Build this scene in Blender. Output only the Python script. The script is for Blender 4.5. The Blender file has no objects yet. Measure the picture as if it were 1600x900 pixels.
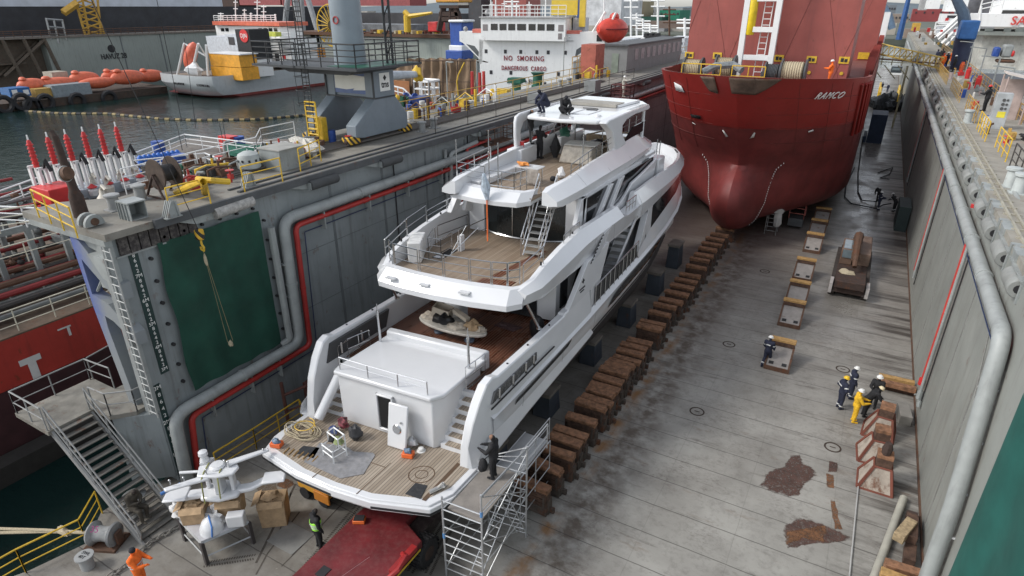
import bpy, bmesh, math, random
from mathutils import Vector as V, Matrix, noise
R=math.radians
random.seed(7)
sc=bpy.context.scene; col=sc.collection
# ---------- camera, sky, sun, exposure
H=18.0
cd=bpy.data.cameras.new('camera'); cam=bpy.data.objects.new('camera',cd); col.objects.link(cam)
cam.location=(0,0,H); cam.rotation_euler=(R(90-24.55),0,R(29.5))
cd.sensor_width=36; cd.lens=36*963/1600; cd.clip_end=6000; cd.clip_start=.1
sc.camera=cam
SUN_EL,SUN_AZ=42,232            # azimuth clockwise from +Y (dock axis)
w=bpy.data.worlds.new('World'); sc.world=w; w.use_nodes=True
nt=w.node_tree; bg=nt.nodes['Background']; sky=nt.nodes.new('ShaderNodeTexSky')
sky.sky_type='NISHITA'; sky.sun_disc=False; sky.sun_elevation=R(SUN_EL); sky.sun_rotation=R(SUN_AZ)
sky.dust_density=1.2; sky.air_density=1.0; sky.ozone_density=1.0
hs=nt.nodes.new('ShaderNodeHueSaturation'); hs.inputs['Saturation'].default_value=.3
nt.links.new(sky.outputs[0],hs.inputs['Color']); nt.links.new(hs.outputs[0],bg.inputs[0]); bg.inputs[1].default_value=.15
sl=bpy.data.lights.new('sun','SUN'); sl.energy=1.3; sl.angle=R(14); sl.color=(1,.96,.9)
so=bpy.data.objects.new('sun',sl); col.objects.link(so)
az=R(SUN_AZ); d=V((math.sin(az)*math.cos(R(SUN_EL)),math.cos(az)*math.cos(R(SUN_EL)),math.sin(R(SUN_EL))))
so.rotation_euler=(-d).to_track_quat('-Z','Y').to_euler(); so.location=(-40,-40,80)
sc.view_settings.view_transform='Standard'; sc.view_settings.look='None'
sc.view_settings.exposure=.7; sc.view_settings.gamma=1
sc.cycles.max_bounces=5; sc.cycles.diffuse_bounces=2; sc.cycles.glossy_bounces=2; sc.cycles.transmission_bounces=3
sc.cycles.use_adaptive_sampling=True; sc.cycles.use_denoising=True

# ---------- materials
_M={}
def nd(nt,t,**k):
    n=nt.nodes.new(t)
    for a,b in k.items(): setattr(n,a,b)
    return n
def mth(nt,op,a,b=None,c=None):
    n=nt.nodes.new('ShaderNodeMath'); n.operation=op
    for i,x in enumerate((a,b,c)):
        if x is None: continue
        if isinstance(x,(int,float)): n.inputs[i].default_value=x
        else: nt.links.new(x,n.inputs[i])
    return n.outputs[0]
def mixc(nt,f,a,b,mode='MIX'):
    n=nt.nodes.new('ShaderNodeMix'); n.data_type='RGBA'; n.blend_type=mode
    for k,x in ((0,f),(6,a),(7,b)):
        if isinstance(x,(int,float)): n.inputs[k].default_value=x
        elif isinstance(x,tuple): n.inputs[k].default_value=(*x[:3],1)
        else: nt.links.new(x,n.inputs[k])
    return n.outputs[2]
def noi(nt,scale,detail=4,vec=(1,1,1),rough=.6,off=0,obj=False):
    if obj: g=nd(nt,'ShaderNodeTexCoord').outputs['Object']
    else: g=nd(nt,'ShaderNodeNewGeometry').outputs['Position']
    m=nd(nt,'ShaderNodeMapping'); m.inputs['Scale'].default_value=vec; m.inputs['Location'].default_value=(off,off*.7,off*.3)
    nt.links.new(g,m.inputs[0]); n=nd(nt,'ShaderNodeTexNoise'); n.inputs['Scale'].default_value=scale
    n.inputs['Detail'].default_value=detail; n.inputs['Roughness'].default_value=rough
    nt.links.new(m.outputs[0],n.inputs['Vector']); return n.outputs['Fac']
def ramp(nt,f,a,b):
    n=nd(nt,'ShaderNodeMapRange'); n.inputs[1].default_value=a; n.inputs[2].default_value=b; nt.links.new(f,n.inputs[0]); return n.outputs[0]
def M(name,c,rough=.6,metal=0,var=.2,scale=1.5,rust=0,streak=0,bump=0,rustc=(.12,.045,.02),dirt=(.05,.045,.04),spec=.5,dust=0):
    if name in _M: return _M[name]
    m=bpy.data.materials.new(name); m.use_nodes=True; t=m.node_tree; b=t.nodes['Principled BSDF']
    b.inputs['Roughness'].default_value=rough; b.inputs['Metallic'].default_value=metal
    b.inputs['Specular IOR Level'].default_value=spec
    cc=tuple(c); cur=cc
    if var:
        n=noi(t,scale,5); hi=tuple(min(1,x*(1+var)) for x in cc); lo=tuple(x*(1-var) for x in cc)
        cur=mixc(t,ramp(t,n,.3,.7),lo,hi)
        rr=mth(t,'MULTIPLY_ADD',noi(t,scale*3,3,off=9),.25,rough-.12); t.links.new(rr,b.inputs['Roughness'])
    if streak:
        n=noi(t,1,5,(3.0,3.0,.22),.65,5); f=mth(t,'MULTIPLY',ramp(t,n,.52,.78),streak); cur=mixc(t,f,cur,dirt)
    if rust:
        n=noi(t,2.2,8,(1,1,.6),.7,3); f=mth(t,'MULTIPLY',ramp(t,n,.62-.12*rust,.72-.1*rust),min(1,.6+rust*.4)); cur=mixc(t,f,cur,rustc)
    if dust:
        n=noi(t,6,8,(1,1,1),.75,17); f=mth(t,'MULTIPLY',ramp(t,n,.45,.8),dust); cur=mixc(t,f,cur,(.35,.32,.28))
    if isinstance(cur,tuple): b.inputs['Base Color'].default_value=(*cur[:3],1)
    else: t.links.new(cur,b.inputs['Base Color'])
    if bump:
        bn=nd(t,'ShaderNodeBump'); bn.inputs['Strength'].default_value=bump; bn.inputs['Distance'].default_value=.05
        t.links.new(noi(t,8,4,off=2),bn.inputs['Height']); t.links.new(bn.outputs[0],b.inputs['Normal'])
    if name.startswith('white_gelcoat'): b.inputs['Coat Weight'].default_value=.5; b.inputs['Coat Roughness'].default_value=.05
    _M[name]=m; return m

# ---------- mesh builder
class MB:
    def __init__(s,warp=None): s.v=[];s.f=[];s.mi=[];s.m=0;s.T=None;s.warp=warp
    def add(s,vs,fs):
        n=len(s.v)
        for p in vs:
            p=V(p)
            if s.T: p=s.T@p
            if s.warp: p=s.warp(p)
            s.v.append(p)
        for f in fs: s.f.append([n+i for i in f]); s.mi.append(s.m)
        return s
    def bb(s,x0,y0,z0,x1,y1,z1):
        return s.add([(x0,y0,z0),(x1,y0,z0),(x1,y1,z0),(x0,y1,z0),(x0,y0,z1),(x1,y0,z1),(x1,y1,z1),(x0,y1,z1)],
          [(0,3,2,1),(4,5,6,7),(0,1,5,4),(1,2,6,5),(2,3,7,6),(3,0,4,7)])
    def box(s,c,d,rz=0,rx=0,ry=0):
        T=Matrix.Translation(V(c))@Matrix.Rotation(rz,4,'Z')@Matrix.Rotation(ry,4,'Y')@Matrix.Rotation(rx,4,'X')
        a,b,e=d[0]/2,d[1]/2,d[2]/2
        vs=[T@V(p) for p in [(-a,-b,-e),(a,-b,-e),(a,b,-e),(-a,b,-e),(-a,-b,e),(a,-b,e),(a,b,e),(-a,b,e)]]
        return s.add(vs,[(0,3,2,1),(4,5,6,7),(0,1,5,4),(1,2,6,5),(2,3,7,6),(3,0,4,7)])
    def taper(s,c,d0,d1,h,off=(0,0)):   # frustum box, base centre c
        x,y,z=c; a,b=d0[0]/2,d0[1]/2; e,f=d1[0]/2,d1[1]/2; ox,oy=off
        return s.add([(x-a,y-b,z),(x+a,y-b,z),(x+a,y+b,z),(x-a,y+b,z),(x+ox-e,y+oy-f,z+h),(x+ox+e,y+oy-f,z+h),(x+ox+e,y+oy+f,z+h),(x+ox-e,y+oy+f,z+h)],
          [(0,3,2,1),(4,5,6,7),(0,1,5,4),(1,2,6,5),(2,3,7,6),(3,0,4,7)])
    def tube(s,a,b,r,r2=None,n=8,cap=True):
        a=V(a);b=V(b); dd=b-a
        if dd.length<1e-6: return s
        q=dd.to_track_quat('Z','Y'); r2=r if r2 is None else r2
        vs=[a+q@V((r*math.cos(t),r*math.sin(t),0)) for t in [6.2832*i/n for i in range(n)]]+[b+q@V((r2*math.cos(t),r2*math.sin(t),0)) for t in [6.2832*i/n for i in range(n)]]
        fs=[(i,(i+1)%n,n+(i+1)%n,n+i) for i in range(n)]
        if cap: fs+=[tuple(range(n-1,-1,-1)),tuple(range(n,2*n))]
        return s.add(vs,fs)
    def path(s,pts,r,n=6,closed=False):
        pts=[V(p) for p in pts]; N=len(pts); rings=[]; up=None
        for i,p in enumerate(pts):
            if closed: t=(pts[(i+1)%N]-pts[i-1])
            else: t=(pts[min(i+1,N-1)]-pts[max(i-1,0)])
            t.normalize()
            if up is None:
                up=V((0,0,1)) if abs(t.z)<.9 else V((1,0,0))
            x=t.cross(up)
            if x.length<1e-4: x=t.orthogonal()
            x.normalize(); y=x.cross(t).normalized(); up=y
            rr=r[i] if isinstance(r,(list,tuple)) else r
            rings.append([p+x*rr*math.cos(6.2832*k/n)+y*rr*math.sin(6.2832*k/n) for k in range(n)])
        return s.rings(rings,closed)
    def rings(s,rings,closed=False,cap=True):
        n=len(rings[0]); vs=[p for r in rings for p in r]; fs=[]
        N=len(rings)
        for j in range(N if closed else N-1):
            a=j*n; b=((j+1)%N)*n
            for i in range(n): fs.append((a+i,a+(i+1)%n,b+(i+1)%n,b+i))
        if cap and not closed: fs+=[tuple(range(n-1,-1,-1)),tuple((N-1)*n+i for i in range(n))]
        return s.add(vs,fs)
    def grid(s,rows,flip=False):     # open loft: rows of equal length
        n=len(rows[0]); vs=[p for r in rows for p in r]; fs=[]
        for j in range(len(rows)-1):
            for i in range(n-1):
                q=(j*n+i,j*n+i+1,(j+1)*n+i+1,(j+1)*n+i); fs.append(q[::-1] if flip else q)
        return s.add(vs,fs)
    def prism(s,poly,ax,lo,hi):      # poly 2D; ax 'x':(y,z) 'y':(x,z) 'z':(x,y)
        def P(p,t):
            a,b=p
            return {'x':(t,a,b),'y':(a,t,b),'z':(a,b,t)}[ax]
        n=len(poly); L=lo if callable(lo) else (lambda p:lo); Hh=hi if callable(hi) else (lambda p:hi)
        vs=[P(p,L(p)) for p in poly]+[P(p,Hh(p)) for p in poly]
        return s.add(vs,[tuple(range(n-1,-1,-1)),tuple(range(n,2*n))]+[(i,(i+1)%n,n+(i+1)%n,n+i) for i in range(n)])
    def lathe(s,prof,c=(0,0,0),n=16,ax="z",T=None,cap=True):   # prof (r,h)
        c=V(c); vs=[];N=len(prof)
        for r,h in prof:
            for k in range(n):
                t=6.2832*k/n; a,b=r*math.cos(t),r*math.sin(t)
                p={'z':V((a,b,h)),'x':V((h,a,b)),'y':V((b,h,a))}[ax]
                if T: p=T@p
                vs.append(c+p)
        fs=[(j*n+i,j*n+(i+1)%n,(j+1)*n+(i+1)%n,(j+1)*n+i) for j in range(N-1) for i in range(n)]
        if cap: fs+=[tuple(range(n-1,-1,-1)),tuple((N-1)*n+i for i in range(n))]
        return s.add(vs,fs)
    def sph(s,c,r,n=12,m=8,jit=0,seed=0):
        if not isinstance(r,(tuple,list)): r=(r,r,r)
        c=V(c); vs=[];rng=random.Random(seed)
        for j in range(m+1):
            ph=math.pi*j/m
            for i in range(n):
                t=6.2832*i/n; k=1+(rng.uniform(-jit,jit) if jit else 0)
                vs.append(c+V((r[0]*k*math.sin(ph)*math.cos(t),r[1]*k*math.sin(ph)*math.sin(t),r[2]*k*math.cos(ph))))
        return s.add(vs,[(j*n+i,(j+1)*n+i,(j+1)*n+(i+1)%n,j*n+(i+1)%n) for j in range(m) for i in range(n)])
    def lump(s,c,r,seed=0,amp=.25,n=14,m=8,freq=1.5,flat=-.3):   # crumpled heap
        c=V(c); vs=[]
        for j in range(m+1):
            ph=math.pi*j/m
            for i in range(n):
                t=6.2832*i/n; dv=V((math.sin(ph)*math.cos(t),math.sin(ph)*math.sin(t),math.cos(ph)))
                k=1+amp*2*noise.noise(dv*freq+V((seed*3.1,seed,0)))
                p=V((dv.x*r[0]*k,dv.y*r[1]*k,max(dv.z,flat)*r[2]*k)); vs.append(c+p)
        return s.add(vs,[(j*n+i,(j+1)*n+i,(j+1)*n+(i+1)%n,j*n+(i+1)%n) for j in range(m) for i in range(n)])
    def sheet(s,x0,y0,x1,y1,z,nx,ny,amp,seed=0,freq=1,z2=None):
        rows=[[ (x0+(x1-x0)*i/nx,y0+(y1-y0)*j/ny,z+amp*noise.noise(V((i*freq,j*freq,seed)))) for i in range(nx+1)] for j in range(ny+1)]
        return s.grid(rows)
    def rail(s,pts,h=1.0,nr=3,r=.02,sp=1.5,rt=None,posts=True,closed=False,n=5):
        pts=[V(p) for p in pts]; rt=rt or r*1.15
        if closed: pts=pts+[pts[0]]
        up=V((0,0,1))
        for k in range(nr):
            z=h*(k+1)/nr
            for a,b in zip(pts,pts[1:]): s.tube(a+up*z,b+up*z,rt if k==nr-1 else r*.8,n=n)
        if posts:
            for a,b in zip(pts,pts[1:]):
                L=(b-a).length; m=max(1,round(L/sp))
                for i in range(m+1): s.tube(a+(b-a)*i/m,a+(b-a)*i/m+up*h,r,n=n)
        return s
    def ladder(s,a,b,wd,n,r=.025,wv=V((1,0,0))):
        a=V(a);b=V(b);wv=V(wv).normalized()*wd/2
        s.tube(a-wv,b-wv,r,n=5); s.tube(a+wv,b+wv,r,n=5)
        for i in range(n):
            p=a+(b-a)*(i+.5)/n; s.tube(p-wv,p+wv,r*.8,n=4)
        return s
    def obj(s,name,mat,parent=None,bevel=0,smooth=35,solid=0,sub=0,sflip=1):
        me=bpy.data.meshes.new(name); off=V((0,0,0)); q=parent
        while q is not None: off+=q.location; q=q.parent
        me.from_pydata([tuple(p-off) for p in s.v],[],s.f)
        mats=mat if isinstance(mat,(list,tuple)) else [mat]
        for x in mats: me.materials.append(x)
        if len(mats)>1: me.polygons.foreach_set('material_index',s.mi)
        if smooth:
            me.polygons.foreach_set('use_smooth',[True]*len(me.polygons)); me.set_sharp_from_angle(angle=R(smooth))
        me.update()
        o=bpy.data.objects.new(name,me); col.objects.link(o); o.parent=parent
        if solid:
            m=o.modifiers.new('s','SOLIDIFY'); m.thickness=solid; m.offset=-1*sflip
        if bevel:
            m=o.modifiers.new('b','BEVEL'); m.width=bevel; m.segments=2; m.limit_method='ANGLE'; m.angle_limit=R(40)
            m.harden_normals=False
        if sub:
            m=o.modifiers.new('u','SUBSURF'); m.levels=sub; m.render_levels=sub
        return o
def tag(o,label=None,cat=None,group=None,kind=None):
    if label: o['label']=label
    if cat: o['category']=cat
    if group: o['group']=group
    if kind: o['kind']=kind
    return o
def thing(name,label,cat,loc=(0,0,0),rz=0,group=None):
    o=bpy.data.objects.new(name,None); col.objects.link(o); o.location=loc; o.rotation_euler=(0,0,rz); o.empty_display_size=.2
    return tag(o,label,cat,group)
def struct(o): o['kind']='structure'; return o
def dup(root,loc,rz=0,label=None,scale=None):
    r=root.copy(); col.objects.link(r); r.location=loc; r.rotation_euler=(root.rotation_euler[0],root.rotation_euler[1],rz)
    if scale: r.scale=scale if isinstance(scale,tuple) else (scale,)*3
    if label: r['label']=label
    for ch in list(root.children):
        c=ch.copy(); col.objects.link(c); c.parent=r
        for g in ch.children:
            e=g.copy(); col.objects.link(e); e.parent=c
    return r
def text(body,loc,right,up,size,mat,parent=None,name='lettering',ext=.01,shear=0,align='CENTER',sx=1,bold=0,sp=1):
    c=bpy.data.curves.new(name,'FONT'); c.body=body; c.size=size; c.extrude=ext; c.align_x=align; c.align_y='CENTER'; c.shear=shear; c.offset=bold
    c.resolution_u=3; c.space_character=sp
    tmp=bpy.data.objects.new(name,c); col.objects.link(tmp); dg=bpy.context.evaluated_depsgraph_get(); me=bpy.data.meshes.new_from_object(tmp.evaluated_get(dg)); bpy.data.objects.remove(tmp)
    me.materials.clear(); me.materials.append(mat); o=bpy.data.objects.new(name,me); col.objects.link(o)
    x=V(right).normalized(); y=V(up); y=(y-x*y.dot(x)).normalized(); z=x.cross(y)
    m=Matrix((x,y,z)).transposed().to_4x4(); 
    off=V((0,0,0)); q=parent
    while q is not None: off+=q.location; q=q.parent
    m.translation=V(loc)-off; o.parent=parent; o.matrix_local=m@Matrix.Diagonal((sx,1,1,1)); return o
# pixel -> point on a plane of the place (photo measured at 1600x900)
_P,_Y,_f=R(24.55),R(29.5),963.
_fh=V((-math.sin(_Y),math.cos(_Y),0)); _r=V((math.cos(_Y),math.sin(_Y),0)); _F=_fh*math.cos(_P)+V((0,0,-math.sin(_P))); _U=_r.cross(_F)
def ray(x,y): return _r*((x-800)/_f)-_U*((y-450)/_f)+_F
def az_(x,y,z): d=ray(x,y); t=(z-H)/d.z; return V((0,0,H))+d*t
def ax_(x,y,X): d=ray(x,y); t=X/d.x; return V((0,0,H))+d*t
def ay_(x,y,Y): d=ray(x,y); t=Y/d.y; return V((0,0,H))+d*t

XL,XR=-21.9,4.9
# common paints
dgrey=M('dock_grey_paint',(.215,.24,.245),.55,streak=.5,rust=.12,scale=.5,var=.14,bump=.12)
dgreyR=M('dock_grey_paint_worn',(.265,.275,.255),.5,streak=.6,rust=.08,scale=.4,var=.14,dirt=(.13,.11,.09),bump=.12)
dgreyD=M('dark_grey_paint',(.07,.075,.08),.6,streak=.3,rust=.2)
lgrey=M('light_grey_paint',(.27,.29,.285),.5,streak=.3,rust=.15)
steel=M('galvanised_steel',(.32,.33,.33),.4,.6,var=.15)
ss=M('stainless_steel',(.55,.56,.57),.22,1,var=.05)
white=M('white_paint',(.72,.73,.73),.4,streak=.12,var=.04)
yel=M('yellow_paint',(.62,.40,.03),.5,rust=.25,scale=4)
redp=M('red_paint',(.42,.035,.03),.45,rust=.1)
red2=M('bright_red_paint',(.55,.03,.03),.45)
bluep=M('blue_paint',(.02,.07,.3),.5)
blk=M('black_rubber',(.018,.018,.02),.7)
rusty=M('rusty_steel',(.10,.055,.035),.8,rust=.8,var=.3,scale=4)
rustd=M('dark_rusty_steel',(.05,.032,.026),.85,rust=.6,var=.3,scale=5)
orange=M('orange_gelcoat',(.62,.10,.025),.4,dust=.15)
green=M('green_paint',(.01,.09,.055),.5)
wood=M('weathered_timber',(.17,.10,.055),.85,var=.45,scale=6)
rope_m=M('old_rope',(.42,.36,.25),.9,var=.25,scale=20)
glassd=M('dark_tinted_glass',(.012,.014,.016),.06,var=0,spec=.9)

def split_loose(o,mx=30):
    """separate the connected pieces of a part into objects of their own"""
    me=o.data; n=len(me.vertices); par=list(range(n))
    def f(x):
        while par[x]!=x: par[x]=par[par[x]]; x=par[x]
        return x
    for e in me.edges: a,b=f(e.vertices[0]),f(e.vertices[1]); par[a]=b
    gr={}
    for p in me.polygons: gr.setdefault(f(p.vertices[0]),[]).append(p)
    if len(gr)<2 or len(gr)>400: return
    G=[]
    for ps in gr.values():
        co=[me.vertices[v].co for p in ps for v in p.vertices]
        G.append([ps,[min(c[i] for c in co)-.03 for i in range(3)],[max(c[i] for c in co)+.03 for i in range(3)]])
    ch=True
    while ch:
        ch=False; out=[]
        for g in G:
            for h in out:
                if all(g[1][i]<=h[2][i] and h[1][i]<=g[2][i] for i in range(3)):
                    h[0]=h[0]+g[0]; h[1]=[min(x,y) for x,y in zip(h[1],g[1])]; h[2]=[max(x,y) for x,y in zip(h[2],g[2])]; ch=True; break
            else: out.append([g[0],list(g[1]),list(g[2])])
        G=out
    if len(G)<2 or len(G)>mx: return
    gr={i:g[0] for i,g in enumerate(G)}
    for k,ps in enumerate(gr.values()):
        ids={};vs=[];fs=[];mi=[]
        for p in ps:
            q=[]
            for v in p.vertices:
                if v not in ids: ids[v]=len(vs); vs.append(tuple(me.vertices[v].co))
                q.append(ids[v])
            fs.append(q); mi.append(p.material_index)
        m=bpy.data.meshes.new(o.name); m.from_pydata(vs,[],fs)
        for x in me.materials: m.materials.append(x)
        m.polygons.foreach_set('material_index',mi)
        if ps[0].use_smooth: m.polygons.foreach_set('use_smooth',[True]*len(fs)); m.set_sharp_from_angle(angle=R(35))
        c=o.copy(); c.data=m; col.objects.link(c)
    bpy.data.objects.remove(o)
# ================= SETTING =================
def floor_mat():
    m=bpy.data.materials.new('dock_floor_plating'); m.use_nodes=True; t=m.node_tree; b=t.nodes['Principled BSDF']
    g=nd(t,'ShaderNodeNewGeometry').outputs['Position']; sp=nd(t,'ShaderNodeSeparateXYZ'); t.links.new(g,sp.inputs[0]); X,Y=sp.outputs[0],sp.outputs[1]
    base=mixc(t,ramp(t,noi(t,.35,6),.3,.7),(.225,.215,.195),(.37,.36,.33))
    base=mixc(t,mth(t,'MULTIPLY',ramp(t,noi(t,3,8,(1,1,1),.75,4),.5,.72),.45),base,(.10,.09,.08))
    # warm brown tone further in
    far=ramp(t,Y,26,48)
    base=mixc(t,mth(t,'MULTIPLY',far,.4),base,(.15,.125,.105))
    # transverse drain streaks
    st=ramp(t,noi(t,1,7,(.10,1.1,1),.7,1),.45,.6); wm=mth(t,'ADD',mth(t,'MULTIPLY',ramp(t,X,1.2,4.2),1.0),mth(t,'MULTIPLY',far,.35))
    base=mixc(t,mth(t,'MULTIPLY',st,mth(t,'MINIMUM',wm,.92)),base,(.045,.036,.03))
    st2=ramp(t,noi(t,1.3,7,(.25,1.6,1),.7,11),.58,.7)
    base=mixc(t,mth(t,'MULTIPLY',st2,.55),base,(.07,.055,.045))
    ry=ramp(t,noi(t,.9,7,(.5,1.3,1),.7,33),.6,.72); base=mixc(t,mth(t,'MULTIPLY',ry,.6),base,(.14,.085,.05))
    cl_=mth(t,'MULTIPLY',ramp(t,noi(t,.45,4,off=55),.48,.62),ramp(t,noi(t,5,6,(1,1.6,1),.8,57),.5,.62)); base=mixc(t,mth(t,'MULTIPLY',cl_,.45),base,(.075,.055,.045))
    # brown grime band beside the timber blocks; darker mottled brown to their left
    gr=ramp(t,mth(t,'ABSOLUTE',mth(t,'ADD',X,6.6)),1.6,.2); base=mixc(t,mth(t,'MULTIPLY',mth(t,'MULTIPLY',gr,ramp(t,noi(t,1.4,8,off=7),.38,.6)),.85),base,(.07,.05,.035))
    ru=ramp(t,mth(t,'ABSOLUTE',mth(t,'ADD',X,7.45)),.5,.05); base=mixc(t,mth(t,'MULTIPLY',mth(t,'MULTIPLY',ru,ramp(t,noi(t,.8,6,off=3),.45,.6)),.85),base,(.2,.09,.02))
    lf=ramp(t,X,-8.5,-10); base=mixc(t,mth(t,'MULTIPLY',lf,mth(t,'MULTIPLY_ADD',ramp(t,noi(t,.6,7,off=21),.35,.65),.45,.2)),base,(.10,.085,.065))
    # darker red-brown tone below the red ship
    rd=mth(t,'MULTIPLY',ramp(t,Y,44,54),ramp(t,X,-1.5,-5)); base=mixc(t,mth(t,'MULTIPLY',rd,.6),base,(.09,.05,.045))
    # plate seams
    def seam(c,per,off,wd):
        f=mth(t,'FRACT',mth(t,'DIVIDE',mth(t,'ADD',c,off),per)); a=mth(t,'ABSOLUTE',mth(t,'SUBTRACT',f,.5)); return ramp(t,a,wd/per,0)
    wob=mth(t,'MULTIPLY_ADD',noi(t,.8,3,off=30),.06,0)
    s1=seam(mth(t,'ADD',Y,wob),1.55,.3,.03); s2=seam(mth(t,'ADD',X,wob),3.1,-.4,.022)
    brk=ramp(t,noi(t,.5,4,off=40),.3,.45)
    s=mth(t,'MAXIMUM',mth(t,'MULTIPLY',s1,.85),mth(t,'MULTIPLY',mth(t,'MULTIPLY',s2,.22),brk))
    base=mixc(t,s,base,(.035,.03,.027))
    # small scuffs
    sc1=ramp(t,noi(t,9,3,(.4,1.4,1),.6,50),.70,.74); base=mixc(t,mth(t,'MULTIPLY',sc1,.7),base,(.05,.045,.04))
    wt=ramp(t,noi(t,7,3,(1,.5,1),.6,60),.71,.74); base=mixc(t,mth(t,'MULTIPLY',wt,.5),base,(.34,.33,.3))
    t.links.new(base,b.inputs['Base Color'])
    wet=mth(t,'MULTIPLY',mth(t,'MULTIPLY',ramp(t,Y,24,44),ramp(t,mth(t,'ABSOLUTE',mth(t,'SUBTRACT',X,1.2)),4.2,.4)),ramp(t,noi(t,.5,6,(1,.6,1),.6,70),.3,.55))
    rg=mth(t,'SUBTRACT',.52,mth(t,'MULTIPLY',wet,.36)); rg=mth(t,'ADD',rg,mth(t,'MULTIPLY',noi(t,6,4,off=80),.15)); t.links.new(rg,b.inputs['Roughness'])
    bn=nd(t,'ShaderNodeBump'); bn.inputs['Strength'].default_value=.35; bn.inputs['Distance'].default_value=.03
    hh=mth(t,'SUBTRACT',noi(t,2,6,off=90),mth(t,'MULTIPLY',s,.8)); t.links.new(hh,bn.inputs['Height']); t.links.new(bn.outputs[0],b.inputs['Normal'])
    return m
mb=MB(); mb.prism([(-20.2,-6),(10.5,-6),(10.5,240),(-28,240),(-28,14.2),(-22.6,14.2),(-22.6,10),(-23.0,9.4),(-23.0,8.0),(-21.9,6.9),(-22.4,5.2),(-24,2.2),(-24,-6)],'z',-1.9,0)
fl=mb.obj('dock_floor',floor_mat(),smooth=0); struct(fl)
# water
wm=bpy.data.materials.new('harbour_water'); wm.use_nodes=True; t=wm.node_tree; b=t.nodes['Principled BSDF']
b.inputs['Base Color'].default_value=(.008,.022,.02,1); b.inputs['Roughness'].default_value=.07; b.inputs['IOR'].default_value=1.22
bn=nd(t,'ShaderNodeBump'); bn.inputs['Strength'].default_value=.5; bn.inputs['Distance'].default_value=.25
hgt=mth(t,'ADD',noi(t,.55,5,(1,1.5,1),.6),mth(t,'MULTIPLY',noi(t,.12,2,off=5),1.2)); t.links.new(hgt,bn.inputs['Height']); t.links.new(bn.outputs[0],b.inputs['Normal'])
mb=MB(); mb.add([(-3500,-60,-2),(3500,-60,-2),(3500,4500,-2),(-3500,4500,-2)],[(0,1,2,3)]); struct(mb.obj('water',wm,smooth=0))

# floor patches, stains
def soft(m,sc_=9,lo=.44,hi=.62):
    t=m.node_tree; b=t.nodes['Principled BSDF']; fd=nd(t,'ShaderNodeAttribute',attribute_name='fade').outputs['Fac']; e_=ramp(t,mth(t,'ADD',fd,mth(t,'MULTIPLY',mth(t,'SUBTRACT',noi(t,3.5,8,off=8,rough=.75),.5),1.8)),.3,.62)
    t.links.new(mth(t,'MULTIPLY',e_,mth(t,'SUBTRACT',1.0,mth(t,'MULTIPLY',ramp(t,noi(t,sc_,7,off=12,rough=.75),lo,hi),.6))),b.inputs['Alpha']); return m
patc=soft(M('brown_red_primer_patch',(.085,.045,.035),.7,var=.35,scale=2.5)); patc2=soft(M('orange_brown_rust_patch',(.16,.075,.035),.8,var=.4,scale=3))
def patch(pts,m,name='floor_stain',z=.004,seed=1):
    q=[];n=len(pts)
    P=[az_(x,y,0) for x,y in pts]
    for i in range(n):
        a=P[i];b=P[(i+1)%n]
        for k in range(5):
            p=a.lerp(b,k/5); q.append((p.x+.07*noise.noise(p*3+V((seed,0,0))),p.y+.09*noise.noise(p*3.3+V((0,seed,5)))))
    cx=sum(p[0] for p in q)/len(q); cy=sum(p[1] for p in q)/len(q); n=len(q); mb=MB()
    rr=[[(cx+(x-cx)*k,cy+(y-cy)*k,z) for x,y in q] for k in (1.12,.8,.02)]; mb.rings(rr,cap=False); o=mb.obj(name,m,smooth=0)
    at_=o.data.attributes.new('fade','FLOAT','POINT'); at_.data.foreach_set('value',[0.0]*n+[1.0]*(2*n)); return struct(o)
patch([(1236,712),(1250,710),(1252,722),(1270,730),(1275,742),(1258,757),(1247,775),(1232,776),(1205,768),(1188,758),(1200,738),(1226,728)],patc)
patch([(1245,812),(1262,812),(1300,825),(1328,840),(1318,846),(1306,848),(1262,850),(1245,856),(1232,856),(1225,836),(1228,820)],patc,seed=3)
patch([(1252,842),(1288,848),(1290,820),(1258,826),(1230,830),(1228,852)],patc2,z=.009,seed=4)
patch([(1296,722),(1308,722),(1308,738),(1294,738)],patc,seed=5)
patch([(1290,740),(1303,742),(1304,764),(1292,760)],patc2,seed=6)
patch([(1297,782),(1304,782),(1316,826),(1304,828)],patc2,seed=8)
patch([(433,748),(452,747),(460,758),(448,764),(434,760)],patc2,seed=9)
patch([(430,752),(400,756),(410,790),(440,784)],soft(M('faint_rust_wash',(.16,.11,.07),.8,var=.3),5,.35,.55),z=.003,seed=10)
ringm=M('hatch_ring_steel',(.045,.03,.022),.8)
for i,(x,y) in enumerate([(1317,577),(1301,699),(1089,643),(1139,538),(1195,424)]):
    p=az_(x,y,0); mb=MB(); c=(p.x,p.y,0)
    mb.lathe([(.29,.002),(.29,.012),(.36,.012),(.36,.002)],c,28,cap=False); mb.bb(p.x-.12,p.y-.02,.002,p.x+.12,p.y+.02,.02)
    tag(mb.obj('deck_plug_ring',ringm),['round flush plug ring on the floor beside the men in the group','round plug ring on the floor left of the white and rust cradles','round plug ring on the floor right of the timber blocks, near end','round plug ring on the floor up from the other, left of the lone worker','small plug ring on the floor by the third grey dock block'][i],'deck ring','round plug rings set in the dock floor')

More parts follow.
